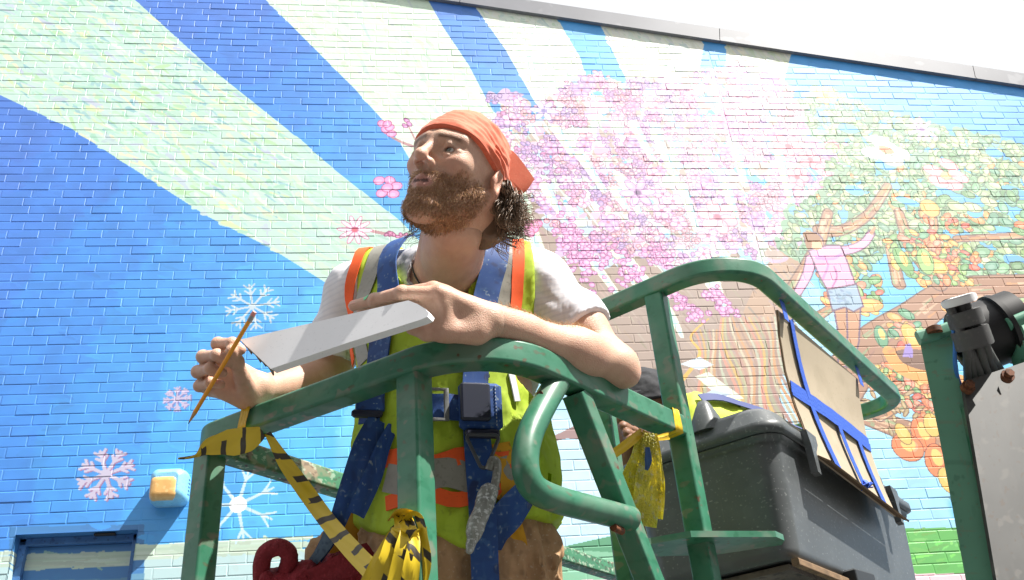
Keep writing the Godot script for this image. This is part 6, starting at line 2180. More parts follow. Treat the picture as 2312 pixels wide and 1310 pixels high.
func clothes(t: Node3D) -> void:
	var fold := cloth
	fold.seed = 31
	fold.frequency = 1.0
	fold.fractal_octaves = 3
	# white tee: torso and upper arms, with sleeves open at the hem
	var tee := torso_prims(0.010)
	var arms := arm_prims(0.0)
	var wide := arm_prims(0.013)
	for k in [0, 1, 6, 7]:
		tee.append(wide[k])
	var shl: Vector3 = Vector3(0.2869, 1.4754, 4.2939)
	var ell_: Vector3 = Vector3(0.4088, 1.2646, 4.3544)
	var dl := (ell_ - shl).normalized()
	var hem_l := shl + (ell_ - shl) * 0.60
	var shr: Vector3 = Vector3(-0.0938, 1.5243, 4.1867)
	var elr: Vector3 = Vector3(-0.1531, 1.3605, 4.1260)
	var dr := (elr - shr).normalized()
	var hem_r := shr + (elr - shr) * 0.74
	var neck_c: Vector3 = Vector3(0.0919, 1.4671, 4.3788)
	var neck_up := (HO - neck_c).normalized()
	var arm_only := [arms[0], arms[1], arms[6], arms[7]]
	var waist_y := 1.03
	var cut_tee := func(p: Vector3, d: float) -> float:
		var dd := d + fold.get_noise_3d(p.x * 9 + p.y * 7, p.y * 6, p.z * 14) * 0.007
		# sleeve folds fan out from the arm pit
		var q := p - shl
		var al := q.dot(dl)
		if al > -0.02 and p.x > 0.2:
			dd -= 0.0022 * sin(al * 70.0 + q.y * 60.0 + 4.0 * fold.get_noise_3d(p.x * 5, p.y * 5, p.z * 5)) * smoothstep(-0.02, 0.05, al)
			dd = maxf(dd, (p - hem_l).dot(dl))
		if p.x < -0.02 and p.y < shr.y + 0.03 and (p - shr).dot(dr) > 0.0 and p.x < -0.07:
			dd = maxf(dd, (p - hem_r).dot(dr))
		# neck opening
		var r := (p - neck_c) - neck_up * (p - neck_c).dot(neck_up)
		var high := (p - neck_c).dot(neck_up)
		dd = maxf(dd, 0.073 - r.length() if high > -0.035 else -1.0)
		# hollow inside, so that the cuffs stand open
		if (p - hem_r).dot(dr) > -0.028 and p.x < -0.07:
			dd = maxf(dd, 0.0045 - field(p, arm_only))
		return maxf(dd, waist_y - p.y)
	var bb := bounds(tee, 0.03)
	var si := Image.create(96, 96, false, Image.FORMAT_RGB8)
	si.fill(rgb8(216, 216, 221))
	for k in 12:
		si.fill_rect(Rect2i(0, k * 8, 96, 3), rgb8(205, 206, 213))
	var tm := tri(ImageTexture.create_from_image(si), 7.0, 0.85)
	part("tee_shirt", skin(tee, 0.0068, bb[0], bb[1], cut_tee).mesh(), tm, t)
	# lime vest, open at the neck in a V and at the arms
	var vest := torso_prims(0.021)
	var apex: Vector3 = Vector3(0.0795, 1.3094, 4.3757)
	var lime := tri(mottled(192, rgb8(168, 194, 46), 0.06, [[0.25, 0.8, rgb8(160, 184, 42), 0.1], [0.05, 0.8, rgb8(140, 164, 40), 0.1]], 171), 4.0, 0.75)
	lime.backlight_enabled = true
	lime.backlight = Color(0.25, 0.28, 0.03)
	var up_l: Vector3 = Vector3(0.2228, 1.5352, 4.3563)
	var up_r: Vector3 = Vector3(0.0127, 1.5278, 4.3218)
	var cut_vest := func(p: Vector3, d: float) -> float:
		var dd := vest_fold(p, d)
		# V neck
		var w := clampf((p.y - apex.y) / 0.21, -0.05, 1.15)
		if p.z > 4.33:
			dd = maxf(dd, minf(p.x - (0.094 - 0.128 * w), (0.094 + 0.074 * w) - p.x) if w > 0 else -1.0)
		else:
			dd = maxf(dd, 0.118 - Vector2(p.x - 0.095, (p.z - 4.37) * 0.8).length() if p.y > 1.43 else -1.0)
		# arm openings
		dd = maxf(dd, p.x - (0.262 + (p.z - 4.33) * 0.1 - smoothstep(1.36, 1.25, p.y) * 0.05 + smoothstep(1.25, 1.15, p.y) * 0.2))
		dd = maxf(dd, (-0.085 - smoothstep(1.25, 1.15, p.y) * 0.2) - p.x)
		# hem, longer in the middle
		var hem: float = 0.945 + 0.05 * pow(absf(p.x - 0.10) / 0.15, 1.5) + 0.012 * sin(p.x * 40.0)
		dd = maxf(dd, -(d + 0.0135))
		return maxf(dd, hem - p.y)
	bb = bounds(vest, 0.035)
	var vest_part := part("safety_vest", skin(vest, 0.0066, bb[0], bb[1], cut_vest).mesh(), lime, t)
	# bands of orange and silver, laid on the folded cloth
	warp = strap_fold
	var orange := tri(mottled(128, rgb8(238, 92, 26), 0.05, [[0.2, 0.7, rgb8(228, 84, 24), 0.1]], 181), 6.0, 0.7)
	var silver := tri(mottled(128, rgb8(140, 138, 128), 0.08, [[0.1, 0.66, rgb8(120, 118, 110), 0.1]], 183), 6.0, 0.4)
	var off := 0.001
	for q in [[[Vector3(0.2228, 1.5552, 4.3331), Vector3(0.2137, 1.5122, 4.3587), Vector3(0.2062, 1.4741, 4.3523), Vector3(0.2000, 1.4339, 4.3506), Vector3(0.1926, 1.3746, 4.3490), Vector3(0.1832, 1.3004, 4.3615)], [Vector3(0.2471, 1.5646, 4.3187), Vector3(0.2362, 1.5160, 4.3525), Vector3(0.2279, 1.4752, 4.3501), Vector3(0.2197, 1.4350, 4.3482), Vector3(0.2114, 1.3732, 4.3508), Vector3(0.2020, 1.3014, 4.3589)]],
			[[Vector3(-0.0230, 1.5745, 4.2507), Vector3(-0.0263, 1.5316, 4.2832), Vector3(-0.0406, 1.4856, 4.2886), Vector3(-0.0564, 1.4332, 4.2900), Vector3(-0.0593, 1.3688, 4.2976), Vector3(-0.0569, 1.3060, 4.3070)], [Vector3(-0.0590, 1.5865, 4.2293), Vector3(-0.0669, 1.5439, 4.2613), Vector3(-0.0844, 1.4994, 4.2672), Vector3(-0.0951, 1.4462, 4.2687), Vector3(-0.0987, 1.3862, 4.2672), Vector3(-0.0886, 1.3221, 4.2769)]]]:
		part("silver_band", strap(smooth_path(q[0], 5), 0.040, vest, off + 0.001, 0.002).mesh(), silver, vest_part)
		part("orange_band", strap(smooth_path(q[1], 5), 0.024, vest, off + 0.002, 0.002).mesh(), orange, vest_part)
	# waist bands: orange, silver, orange
	var wave := func(y: float) -> Array:
		var o := []
		for k in 15:
			var x := 805 + k * 29.0
			o.append(Vector2(x, y + 10.0 * sin(k * 0.9 + y * 0.05) + 26.0 * pow(absf(k - 7.0) / 7.0, 2.0) * -1.0 + 10))
		return o
	for q in [[1082.0, 0.030, orange, "orange_band"], [1120.0, 0.050, silver, "silver_band"], [1166.0, 0.026, orange, "orange_band"]]:
		var pts := []
		for v in wave.call(q[0]):
			var f: float = (v.x - 805.0) / 406.0
			# a belt round the waist in its own place
			pts.append(Vector3(lerpf(-0.085, 0.272, f), 1.075 - (v.y - 1082.0) * 0.00082, 4.50 - 0.09 * pow(absf(f - 0.5) * 2.0, 3.0)))
		part(q[3], strap(pts, q[1], vest, 0.0025, 0.003, 4).mesh(), q[2], vest_part)
	# printed marks and pen loop
	part("pen_loop", strap([Vector3(0.2101, 1.2475, 4.3805), Vector3(0.2125, 1.2192, 4.3755), Vector3(0.2148, 1.1933, 4.3660)], 0.013, vest, 0.003, 0.003, 2).mesh(), tm, vest_part)
	var prints := Shape.new()
	for q in [[1112, 872, 0.5], [1122, 880, -0.6], [1116, 888, 0.9], [1126, 894, 0.2], [1120, 900, -0.3], [1130, 876, 1.2]]:
		var p := onto(P_at(q[0], q[1]), vest, 0.001)
		var g := grad(p, vest)
		var u := g.cross(Vector3.UP).rotated(g, q[2]).normalized()
		var v := g.cross(u)
		plate([p + u * 0.006, p + v * 0.003, p - u * 0.006, p - v * 0.003], g, 0.001, prints)
	var pr := part("printed_mark", prints.mesh(), std(rgb8(40, 62, 30), 0.8), vest_part)
	pr.set_meta("kind", "stuff")
	harness(t, vest)
	warp = null
	trousers(t, fold)

var cloth := FastNoiseLite.new()
func vest_fold(p: Vector3, d: float) -> float:
	var k := 0.45 + 0.55 * smoothstep(1.34, 1.16, p.y)
	var dd := d - (0.5 + cloth.get_noise_3d(p.x * 10, p.y * 5.5, p.z * 10)) * 0.013 * k - (0.5 + cloth.get_noise_3d(p.x * 22, p.y * 16 + p.x * 8, p.z * 20)) * 0.006 * k
	# puffs out over the strap at the waist
	return dd - 0.012 * exp(-pow((p.y - 1.09) / 0.07, 2.0)) * (0.6 + 0.4 * sin(p.x * 30.0))

func strap_fold(p: Vector3, d: float) -> float:
	var k := 0.45 + 0.55 * smoothstep(1.34, 1.16, p.y)
	return d - (0.5 + cloth.get_noise_3d(p.x * 10, p.y * 5.5, p.z * 10)) * 0.013 * k - 0.004 * k - 0.012 * exp(-pow((p.y - 1.09) / 0.07, 2.0)) * (0.6 + 0.4 * sin(p.x * 30.0))

func P_at(x: float, y: float) -> Vector3:
	# a point on the chest's front by its place across and up the body
	return Vector3(0.10 + (x - 1020.0) * 0.00083, 1.20 - (y - 900.0) * 0.00088, 4.52)

func harness(t: Node3D, vest: Array) -> void:
	var at: Vector3 = Vector3(0.1266, 1.1717, 4.3697)
	var h := Node3D.new()
	h.name = "harness"
	t.add_child(h)
	h.position = at - t.position
	var blue := tri(mottled(192, rgb8(24, 68, 132), 0.12, [[0.06, 0.66, rgb8(52, 92, 146), 0.1], [0.12, 0.80, rgb8(150, 160, 170), 0.03], [0.03, 0.74, rgb8(22, 42, 92), 0.08]], 191), 3.0, 0.7)
	var dark := std(rgb8(22, 28, 52), 0.5)
	var yellow := tri(mottled(192, rgb8(206, 150, 24), 0.10, [[0.08, 0.72, rgb8(150, 108, 26), 0.06]], 193), 3.0, 0.75)
	var grey := std(rgb8(116, 118, 118), 0.4)
	var off := 0.003
	# shoulder straps
	part("strap", strap(smooth_path([Vector3(0.2009, 1.5490, 4.3262), Vector3(0.1865, 1.5038, 4.3557), Vector3(0.1689, 1.4406, 4.3738), Vector3(0.1533, 1.3627, 4.3714), Vector3(0.1373, 1.2687, 4.3711), Vector3(0.1308, 1.2003, 4.3641), Vector3(0.1286, 1.1180, 4.3551), Vector3(0.1301, 1.0284, 4.3305), Vector3(0.1303, 0.9428, 4.3022), Vector3(0.1308, 0.8770, 4.2624)], 5), 0.048, vest, off + 0.004, 0.003).mesh(), blue, h)
	part("strap", strap(smooth_path([Vector3(0.0230, 1.5513, 4.3022), Vector3(0.0116, 1.5156, 4.3142), Vector3(-0.0032, 1.4491, 4.3307), Vector3(-0.0192, 1.3660, 4.3370), Vector3(-0.0312, 1.2904, 4.3366), Vector3(-0.0399, 1.2257, 4.3197), Vector3(-0.0432, 1.1758, 4.3126)], 5), 0.050, vest, off + 0.004, 0.003).mesh(), blue, h)
	# hip straps falling outwards on the left
	part("strap", ribbon(smooth_path([Vector3(-0.0377, 1.1723, 4.3407), Vector3(-0.0642, 1.1219, 4.3417), Vector3(-0.0876, 1.0647, 4.3213), Vector3(-0.1172, 1.0003, 4.2781), Vector3(-0.1523, 0.9604, 4.2254)], 6), [0.044, 0.044, 0.038, 0.03, 0.022], Vector3(0.1, -0.45, 0.88), [0.0, 0.2, 0.1, 0.5], 0.0).mesh(), blue, h)
	part("strap", ribbon(smooth_path([Vector3(-0.0139, 1.1597, 4.3482), Vector3(-0.0329, 1.1176, 4.3495), Vector3(-0.0518, 1.0669, 4.3337), Vector3(-0.0817, 1.0131, 4.3027)], 6), [0.02, 0.026, 0.034, 0.034], Vector3(0.1, -0.45, 0.88), [0.5, 0.2, 0.0, 0.2], 0.0).mesh(), blue, h)
	part("strap", ribbon(smooth_path([Vector3(-0.1223, 0.9951, 4.2801), Vector3(-0.1390, 0.9727, 4.2524), Vector3(-0.1594, 0.9569, 4.2222), Vector3(-0.1731, 0.9511, 4.2050)], 5), [0.03, 0.022, 0.012], Vector3(0.1, -0.45, 0.88), [0.4, 0.9], 0.0).mesh(), tri(mottled(128, rgb8(90, 112, 130), 0.2, [[0.1, 0.6, rgb8(60, 80, 104), 0.1]], 195), 6.0, 0.7), h)
	# chest pads and cross strap
	part("strap", strap(smooth_path([Vector3(0.0278, 1.1852, 4.3461), Vector3(0.0752, 1.1748, 4.3584), Vector3(0.1229, 1.1699, 4.3622), Vector3(0.1652, 1.1735, 4.3587)], 4), 0.05, vest, off + 0.006, 0.003).mesh(), blue, h)
	var pad_c := onto(Vector3(0.1368, 1.1709, 4.3707), vest, 0.018)
	var g := grad(pad_c, vest)
	var px := Vector3.UP.cross(g).normalized()
	var pb := Basis(px, g.cross(px), g)
	part("pad", box(pad_c, Vector3(0.078, 0.088, 0.018), pb, null, 0.007).mesh(), blue, h)
	var pc2 := pad_c + g * 0.013 - px * 0.012 + pb.y * 0.004
	part("buckle_plate", box(pc2, Vector3(0.054, 0.070, 0.014), pb, null, 0.004).mesh(), std(rgb8(30, 36, 56), 0.45), h)
	var st := Shape.new()
	for k in 12:
		box(pad_c + g * 0.0105 + px * 0.026 + pb.y * (0.036 - k * 0.0066), Vector3(0.0016, 0.0036, 0.002), pb, st, 0.0004)
	var stp := part("stitching", st.mesh(), std(rgb8(170, 180, 196), 0.8), h)
	stp.set_meta("kind", "stuff")
	part("web_keeper", box(pad_c - pb.y * 0.052 + g * 0.006, Vector3(0.062, 0.016, 0.014), pb, null, 0.004).mesh(), dark, h)
	part("pad", box(onto(Vector3(-0.0317, 1.2083, 4.3221), vest, 0.018), Vector3(0.052, 0.044, 0.014), pb, null, 0.006).mesh(), blue, h)
	part("web_keeper", box(onto(Vector3(-0.0350, 1.1849, 4.3193), vest, 0.016), Vector3(0.056, 0.014, 0.016), pb, null, 0.004).mesh(), dark, h)
	# square slide buckle
	var bc := onto(Vector3(0.0703, 1.1745, 4.3633), vest, 0.022)
	var fr := []
	for v in [Vector2(-0.0155, -0.028), Vector2(0.0155, -0.028), Vector2(0.0155, 0.028), Vector2(-0.0155, 0.028), Vector2(-0.0155, -0.028)]:
		fr.append(bc + pb * Vector3(v.x, v.y, 0))
	part("slide_buckle", sweep(fr, rrect(0.0075, 0.005, 0.002, 2), g).mesh(), grey, h)
	# triangular ring
	var dc := pad_c - pb.y * 0.092 + g * 0.012
	var ring := fillet([dc + pb * Vector3(0.0, 0.036, 0), dc + pb * Vector3(-0.032, 0.036, 0), dc + pb * Vector3(-0.002, -0.036, 0.004), dc + pb * Vector3(0.030, 0.036, 0), dc + pb * Vector3(0.0, 0.036, 0)], [0.006, 0.008, 0.006], 6)
	part("ring", tube(ring, 0.0034, 8).mesh(), std(rgb8(70, 74, 80), 0.35), h)
	# clear scuffed plastic sleeve and hook hanging from the ring
	var hk := part("hook", tube(smooth_path([dc + pb * Vector3(0.006, -0.028, 0.006), dc + pb * Vector3(0.012, -0.012, 0.010), dc + pb * Vector3(0.020, -0.020, 0.010), dc + pb * Vector3(0.014, -0.055, 0.010), dc + pb * Vector3(0.0, -0.085, 0.010)], 5), 0.0075, 10, [], null).mesh(), tri(mottled(128, rgb8(128, 128, 122), 0.15, [[0.1, 0.7, rgb8(170, 170, 164), 0.06]], 197), 8.0, 0.35), h)
	var sl := [cap(dc + pb * Vector3(0.002, -0.07, 0.012), dc + pb * Vector3(-0.026, -0.135, 0.012), 0.017, 0.013, 0.01), cap(dc + pb * Vector3(-0.02, -0.12, 0.012), dc + pb * Vector3(-0.034, -0.165, 0.014), 0.012, 0.006, 0.01)]
	var kb := bounds(sl, 0.012)
	part("hook_sleeve", skin(sl, 0.003, kb[0], kb[1], func(p: Vector3, d: float) -> float: return d + 0.0035 * tone.get_noise_3dv(p * 110.0)).mesh(), tri(mottled(128, rgb8(140, 142, 138), 0.2, [[0.1, 0.66, rgb8(206, 210, 210), 0.04]], 199), 9.0, 0.25), hk)
	# leg straps in yellow and blue
	part("leg_strap", strap(smooth_path([Vector3(0.1629, 1.1143, 4.3401), Vector3(0.1688, 1.0744, 4.3345), Vector3(0.1751, 1.0368, 4.3243), Vector3(0.1632, 1.0091, 4.3118)], 5), 0.034, vest, off, 0.003).mesh(), yellow, h)
	part("leg_strap", ribbon(smooth_path([Vector3(0.1508, 0.9342, 4.3294), Vector3(0.1602, 0.9594, 4.3460), Vector3(0.1822, 0.9852, 4.3589), Vector3(0.2117, 1.0190, 4.3600)], 6), [0.036, 0.05, 0.056, 0.05], Vector3(0.1, -0.45, 0.88), [0.2, -0.1, 0.2], 0.0).mesh(), blue, h)
	part("leg_strap", ribbon(smooth_path([Vector3(0.1847, 0.9979, 4.3434), Vector3(0.1933, 0.9644, 4.3243), Vector3(0.2004, 0.9310, 4.3051), Vector3(0.2028, 0.8847, 4.2774)], 5), [0.03, 0.034, 0.026], Vector3(0.1, -0.45, 0.88), [0.3, 0.0], 0.0).mesh(), yellow, h)
	part("leg_strap", ribbon(smooth_path([Vector3(-0.0790, 1.0534, 4.2333), Vector3(-0.0950, 1.0237, 4.2248), Vector3(-0.1072, 0.9955, 4.2119), Vector3(-0.0954, 0.9589, 4.1972)], 5), [0.04, 0.06, 0.05], Vector3(0.1, -0.45, 0.88), [0.3, 0.0], 0.0).mesh(), yellow, h)
	part("leg_strap", ribbon(smooth_path([Vector3(0.1147, 0.9458, 4.3077), Vector3(0.0760, 0.9061, 4.2781), Vector3(0.0527, 0.8696, 4.2468)], 5), [0.03, 0.036], Vector3(0.1, -0.45, 0.88), [0.2, 0.0], 0.0).mesh(), yellow, h)

func trousers(t: Node3D, fold: FastNoiseLite) -> void:
	var hip: Vector3 = Vector3(0.1023, 0.9808, 4.2152)
	var pr := [ell(hip, Vector3(0.178, 0.13, 0.125), Basis.IDENTITY, 0.04)]
	for sg in [-1.0, 1.0]:
		var a := hip + Vector3(0.085 * sg, -0.07, 0.0)
		var knee := Vector3(a.x + 0.03 * sg, 0.58, a.z + 0.03)
		var foot := Vector3(knee.x + 0.02 * sg, 0.20, knee.z - 0.05)
		pr.append(cap(a, knee, 0.095, 0.066, 0.04))
		pr.append(cap(knee, foot, 0.066, 0.058, 0.03))
	# bulging side pockets
	pr.append(ell(Vector3(-0.1166, 0.9878, 4.1175), Vector3(0.07, 0.05, 0.05), Basis.IDENTITY, 0.05))
	var bb := bounds(pr, 0.03)
	var top := hip.y + 0.10
	var more := func(p: Vector3, d: float) -> float:
		return maxf(d + fold.get_noise_3d(p.x * 14, p.y * 6, p.z * 14) * 0.018 + fold.get_noise_3d(p.x * 34 + p.y * 12, p.y * 8, p.z * 26) * 0.012, p.y - top)
	part("trousers", skin(pr, 0.0085, bb[0], bb[1], more).mesh(), tri(mottled(192, rgb8(172, 136, 100), 0.10, [[0.05, 0.66, rgb8(148, 116, 86), 0.1], [0.2, 0.82, rgb8(196, 180, 160), 0.03]], 201), 3.0, 0.85), t)
	var bm := tri(mottled(128, rgb8(110, 78, 50), 0.15, [[0.1, 0.7, rgb8(80, 56, 38), 0.1]], 203), 5.0, 0.6)
	for sg in [-1.0, 1.0]:
		var foot := Vector3(hip.x + 0.135 * sg, 0.185, hip.z - 0.02)
		var sh := [cap(foot + Vector3(0, -0.005, -0.05), foot + Vector3(0.01 * sg, -0.012, 0.15), 0.045, 0.036, 0.03), cap(foot + Vector3(0, 0.10, -0.03), foot, 0.052, 0.046, 0.03)]
		var kb := bounds(sh, 0.01)
		part("boot", skin(sh, 0.008, kb[0], kb[1], func(p: Vector3, d: float) -> float: return maxf(d, FLOOR_H - p.y)).mesh(), bm, t)
	# dark cord round the neck
	var cord := []
	var body := head_prims().slice(-3)
	body.append_array(torso_prims(0.0))
	for p in smooth_path([Vector3(0.0097, 1.4895, 4.3806), Vector3(0.0191, 1.4391, 4.3926), Vector3(0.0336, 1.4058, 4.3981), Vector3(0.0689, 1.3805, 4.3937)], 5):
		cord.append(onto(p, body, 0.002))
	part("neck_cord", tube(cord, 0.0017, 6).mesh(), std(rgb8(40, 30, 26), 0.7), t)

func nails(t: Node3D) -> void:
	var m := std(rgb8(214, 158, 140), 0.3)
	for q in [[hand_left_prims(), Vector3(-0.0781, 1.3053, 4.5251), Vector3(-0.0413, 1.2993, 4.5549), Vector3(-0.25, 0.25, 0.95)], [hand_right_prims(), Vector3(-0.2945, 1.2777, 4.4232), Vector3(-0.2901, 1.2701, 4.3933), Vector3(0.3, 0.1, 0.95)]]:
		var ax: Vector3 = (q[1] - q[2]).normalized()
		var c := onto(q[1] - ax * 0.002 + q[3] * 0.012, q[0], 0.0002)
		var pts := []
		for k in 6:
			pts.append(c + ax * (k - 2.5) * 0.0022)
		part("nail", strap(pts, 0.0095, q[0], 0.0003, 0.0006, 5).mesh(), m, t)
	# dab of mint paint on the forefinger
	var hp := hand_left_prims()
	var d0 := onto(Vector3(-0.0588, 1.3035, 4.5585), hp, 0.0004)
	part("paint_dab", strap([d0 - Vector3(0.006, 0, 0), d0, d0 + Vector3(0.007, 0.002, 0)], 0.006, hp, 0.0006, 0.0006, 3).mesh(), std(rgb8(120, 214, 160), 0.5), t, "mint green paint dab on forefinger")

func board_and_pencil() -> void:
	var tl: Vector3 = Vector3(-0.2822, 1.3124, 4.3906)
	var bl: Vector3 = Vector3(-0.2150, 1.2219, 4.4514)
	var trr: Vector3 = Vector3(0.0185, 1.2617, 4.6067)
	var br: Vector3 = Vector3(0.0493, 1.2152, 4.6383)
	var nn := (trr - tl).cross(bl - tl).normalized()
	if nn.z < 0:
		nn = -nn
	var o := [tl, tl.lerp(trr, 0.5), trr, Vector3(0.0324, 1.2487, 4.6172), Vector3(0.0445, 1.2335, 4.6275), Vector3(0.0503, 1.2216, 4.6340), Vector3(0.0473, 1.2141, 4.6361), Vector3(0.0383, 1.2126, 4.6304), br.lerp(bl, 0.5), bl, bl.lerp(tl, 0.6) + nn * 0.0]
	var t := thing("drawing_board", "narrow white foam drawing board held across the bearded man's two hands", "drawing board", tl.lerp(br, 0.5))
	part("panel", plate(o, nn, 0.016).mesh(), M.board, t)
	var e := Shape.new()
	for k in 7:
		var f0 := k / 7.0
		var p0 := tl.lerp(bl, f0)
		var p1 := tl.lerp(bl, f0 + 0.15)
		plate([p0 + nn * 0.002, p1 + nn * 0.002, p1 - nn * 0.012 + (tl - trr).normalized() * (0.006 + 0.006 * sin(k * 2.3)), p0 - nn * 0.01 + (tl - trr).normalized() * 0.004], (bl - tl).cross(nn).normalized(), 0.003, e)
	part("torn_end", e.mesh(), std(rgb8(112, 106, 94), 0.9), t)
	var a: Vector3 = Vector3(-0.2537, 1.3189, 4.4752)
	var b: Vector3 = Vector3(-0.3727, 1.1747, 4.3449)
	var pt := thing("pencil", "orange yellow wooden pencil held in the bearded man's fist beside the board", "pencil", a)
	var d := (b - a).normalized()
	part("shaft", sweep([a + d * 0.012, b - d * 0.026], circle(0.0043, 6), Vector3.RIGHT).mesh(), std(rgb8(236, 160, 40), 0.4), pt)
	part("sharpened_end", sweep([b - d * 0.026, b - d * 0.006], circle(0.0042, 10), Vector3.RIGHT, [1.0, 0.35]).mesh(), std(rgb8(196, 150, 98), 0.8), pt)
	part("lead", sweep([b - d * 0.006, b], circle(0.0015, 8), Vector3.RIGHT, [1.0, 0.2]).mesh(), std(rgb8(40, 40, 60), 0.5), pt)
	part("ferrule", sweep([a + d * 0.001, a + d * 0.012], circle(0.0046, 12), Vector3.RIGHT).mesh(), M.steel, pt)
	part("eraser", sweep([a - d * 0.007, a - d * 0.005, a + d * 0.001], circle(0.0043, 12), Vector3.RIGHT, [0.8, 1.0, 1.0]).mesh(), std(rgb8(220, 150, 140), 0.8), pt)

# ---------------------------------------------------------------- the second worker, the red bag, what stands across the yard
func coworker() -> void:
	var t := thing("person", "man in black cap and lime shirt bending behind the tool box, hand at his mouth", "person", Vector3(0.85, FLOOR_H, 3.45))
	# head: seen from the side, turned to the picture's left, half hidden by rails
	var o: Vector3 = Vector3(0.6311, 1.4279, 3.7018)
	var f := Vector3(-0.86, -0.12, 0.42).normalized()
	var x := Vector3.UP.cross(f).normalized()
	var hb := Basis(x, f.cross(x), f)
	var at := func(a: float, b: float, c: float) -> Vector3: return o + hb * Vector3(a, b, c)
	var pr := []
	pr.append(ell(at.call(0, 0.035, -0.015), Vector3(0.077, 0.098, 0.10), hb, 0.02))
	pr.append(ell(at.call(0, -0.03, 0.035), Vector3(0.056, 0.083, 0.060), hb, 0.03))
	for sg in [-1.0, 1.0]:
		pr.append(cap(at.call(0.054 * sg, -0.045, -0.004), at.call(0.017 * sg, -0.1, 0.07), 0.023, 0.019, 0.03))
		pr.append(ell(at.call(0.042 * sg, -0.008, 0.062), Vector3(0.02, 0.016, 0.022), hb, 0.02))
		pr.append(ell(at.call(0.031 * sg, 0.011, 0.096), Vector3(0.02, 0.012, 0.016), hb, 0.01, true))
		var tb := hb * Basis(Vector3.UP, 0.4 * sg)
		pr.append(ell(at.call(0.080 * sg, -0.004, -0.02), Vector3(0.011, 0.036, 0.022), tb, 0.008))
		pr.append(ell(at.call(0.092 * sg, 0.0, -0.012), Vector3(0.008, 0.023, 0.013), tb, 0.006, true))
		pr.append(cap(at.call(0.012 * sg, -0.060, 0.094), at.call(0.022 * sg, -0.063, 0.086), 0.007, 0.004, 0.006))
	pr.append(cap(at.call(-0.045, 0.036, 0.074), at.call(0.045, 0.036, 0.074), 0.012, 0.012, 0.015))
	pr.append(cap(at.call(0, 0.03, 0.088), at.call(0, -0.014, 0.112), 0.009, 0.013, 0.012))
	pr.append(cap(at.call(0, -0.06, -0.03), Vector3(0.7561, 1.3973, 3.6069), 0.058, 0.062, 0.03))
	# arm: elbow low, forearm up, fist against the mouth
	var elbow: Vector3 = Vector3(0.6058, 1.1041, 3.7612)
	var wrist: Vector3 = Vector3(0.5531, 1.2856, 3.8165)
	var sh: Vector3 = Vector3(0.8032, 1.3527, 3.5866)
	pr.append(cap(sh, elbow, 0.055, 0.042, 0.03))
	pr.append(cap(elbow, wrist, 0.043, 0.029, 0.02))
	var k0: Vector3 = Vector3(0.5460, 1.3540, 3.8334)
	pr.append(cap(wrist, k0, 0.03, 0.026, 0.015))
	for k in 4:
		var a: Vector3 = Vector3(0.5274, 1.3611, 3.8645) + Vector3(0.004 * k, -0.021 * k, 0.008 * k)
		pr.append(cap(k0 + Vector3(0, 0.02 - 0.014 * k, 0), a, 0.012, 0.0115, 0.004))
		pr.append(cap(a, a + Vector3(0.034, -0.004, -0.02), 0.0115, 0.0095, 0.004))
	pr.append(cap(k0, Vector3(0.5629, 1.3678, 3.8677), 0.014, 0.011, 0.008))
	var torso := []
	var hip: Vector3 = Vector3(1.2434, 1.3454, 3.3507)
	torso.append(cap(Vector3(0.8045, 1.4138, 3.6003), hip, 0.108, 0.11, 0.05))
	torso.append(cap(Vector3(0.7623, 1.4071, 3.6138), Vector3(0.9299, 1.4247, 3.5070), 0.085, 0.10, 0.05))
	torso.append(cap(sh, sh.lerp(elbow, 0.5), 0.068, 0.060, 0.04))
	var legs := []
	for sg in [-1.0, 1.0]:
		var hp := hip + Vector3(0.03, -0.05, -0.1 * sg)
		legs.append(cap(hp, Vector3(hp.x - 0.06, 0.56, hp.z), 0.095, 0.068, 0.04))
		legs.append(cap(Vector3(hp.x - 0.06, 0.56, hp.z), Vector3(hp.x, 0.19, hp.z), 0.066, 0.055, 0.03))
		legs.append(cap(Vector3(hp.x, 0.185, hp.z), Vector3(hp.x - 0.14, 0.18, hp.z + 0.04), 0.05, 0.04, 0.03))
	var body := pr.duplicate()
	body.append_array(torso)
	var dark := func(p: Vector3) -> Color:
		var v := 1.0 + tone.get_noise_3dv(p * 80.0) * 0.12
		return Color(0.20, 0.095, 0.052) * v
	var bb := bounds(body, 0.02)
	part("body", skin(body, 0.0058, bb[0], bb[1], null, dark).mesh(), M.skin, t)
	for q in torso:
		q.ra += 0.014
		q.rb += 0.014
	bb = bounds(torso, 0.03)
	var lime := tri(mottled(192, rgb8(206, 226, 74), 0.05, [[0.2, 0.72, rgb8(190, 212, 60), 0.1]], 211), 4.0, 0.75)
	part("hi_vis_shirt", skin(torso, 0.010, bb[0], bb[1], func(p: Vector3, d: float) -> float: return d + cloth.get_noise_3d(p.x * 12, p.y * 8, p.z * 12) * 0.014).mesh(), lime, t)
	part("trousers", skin(legs, 0.012, bounds(legs, 0.02)[0], bounds(legs, 0.02)[1]).mesh(), std(rgb8(60, 62, 70), 0.85), t)
	# harness straps across the back
	var str_m := std(rgb8(40, 54, 110), 0.7)
	for q in [[Vector3(0.7892, 1.4715, 3.7155), Vector3(0.9076, 1.4662, 3.6468), Vector3(1.0351, 1.4552, 3.5641), Vector3(1.1902, 1.4356, 3.4566)], [Vector3(0.7545, 1.3908, 3.7441), Vector3(0.8698, 1.3848, 3.6746), Vector3(1.0143, 1.3761, 3.5721), Vector3(1.1672, 1.3584, 3.4655)]]:
		part("strap", strap(smooth_path(q, 6), 0.03, torso, 0.012, 0.003, 3).mesh(), str_m, t)
	# cap worn backwards-dark: crown and band
	var capm := tri(mottled(128, rgb8(34, 35, 40), 0.15, [[0.1, 0.72, rgb8(48, 50, 56), 0.1]], 213), 5.0, 0.85)
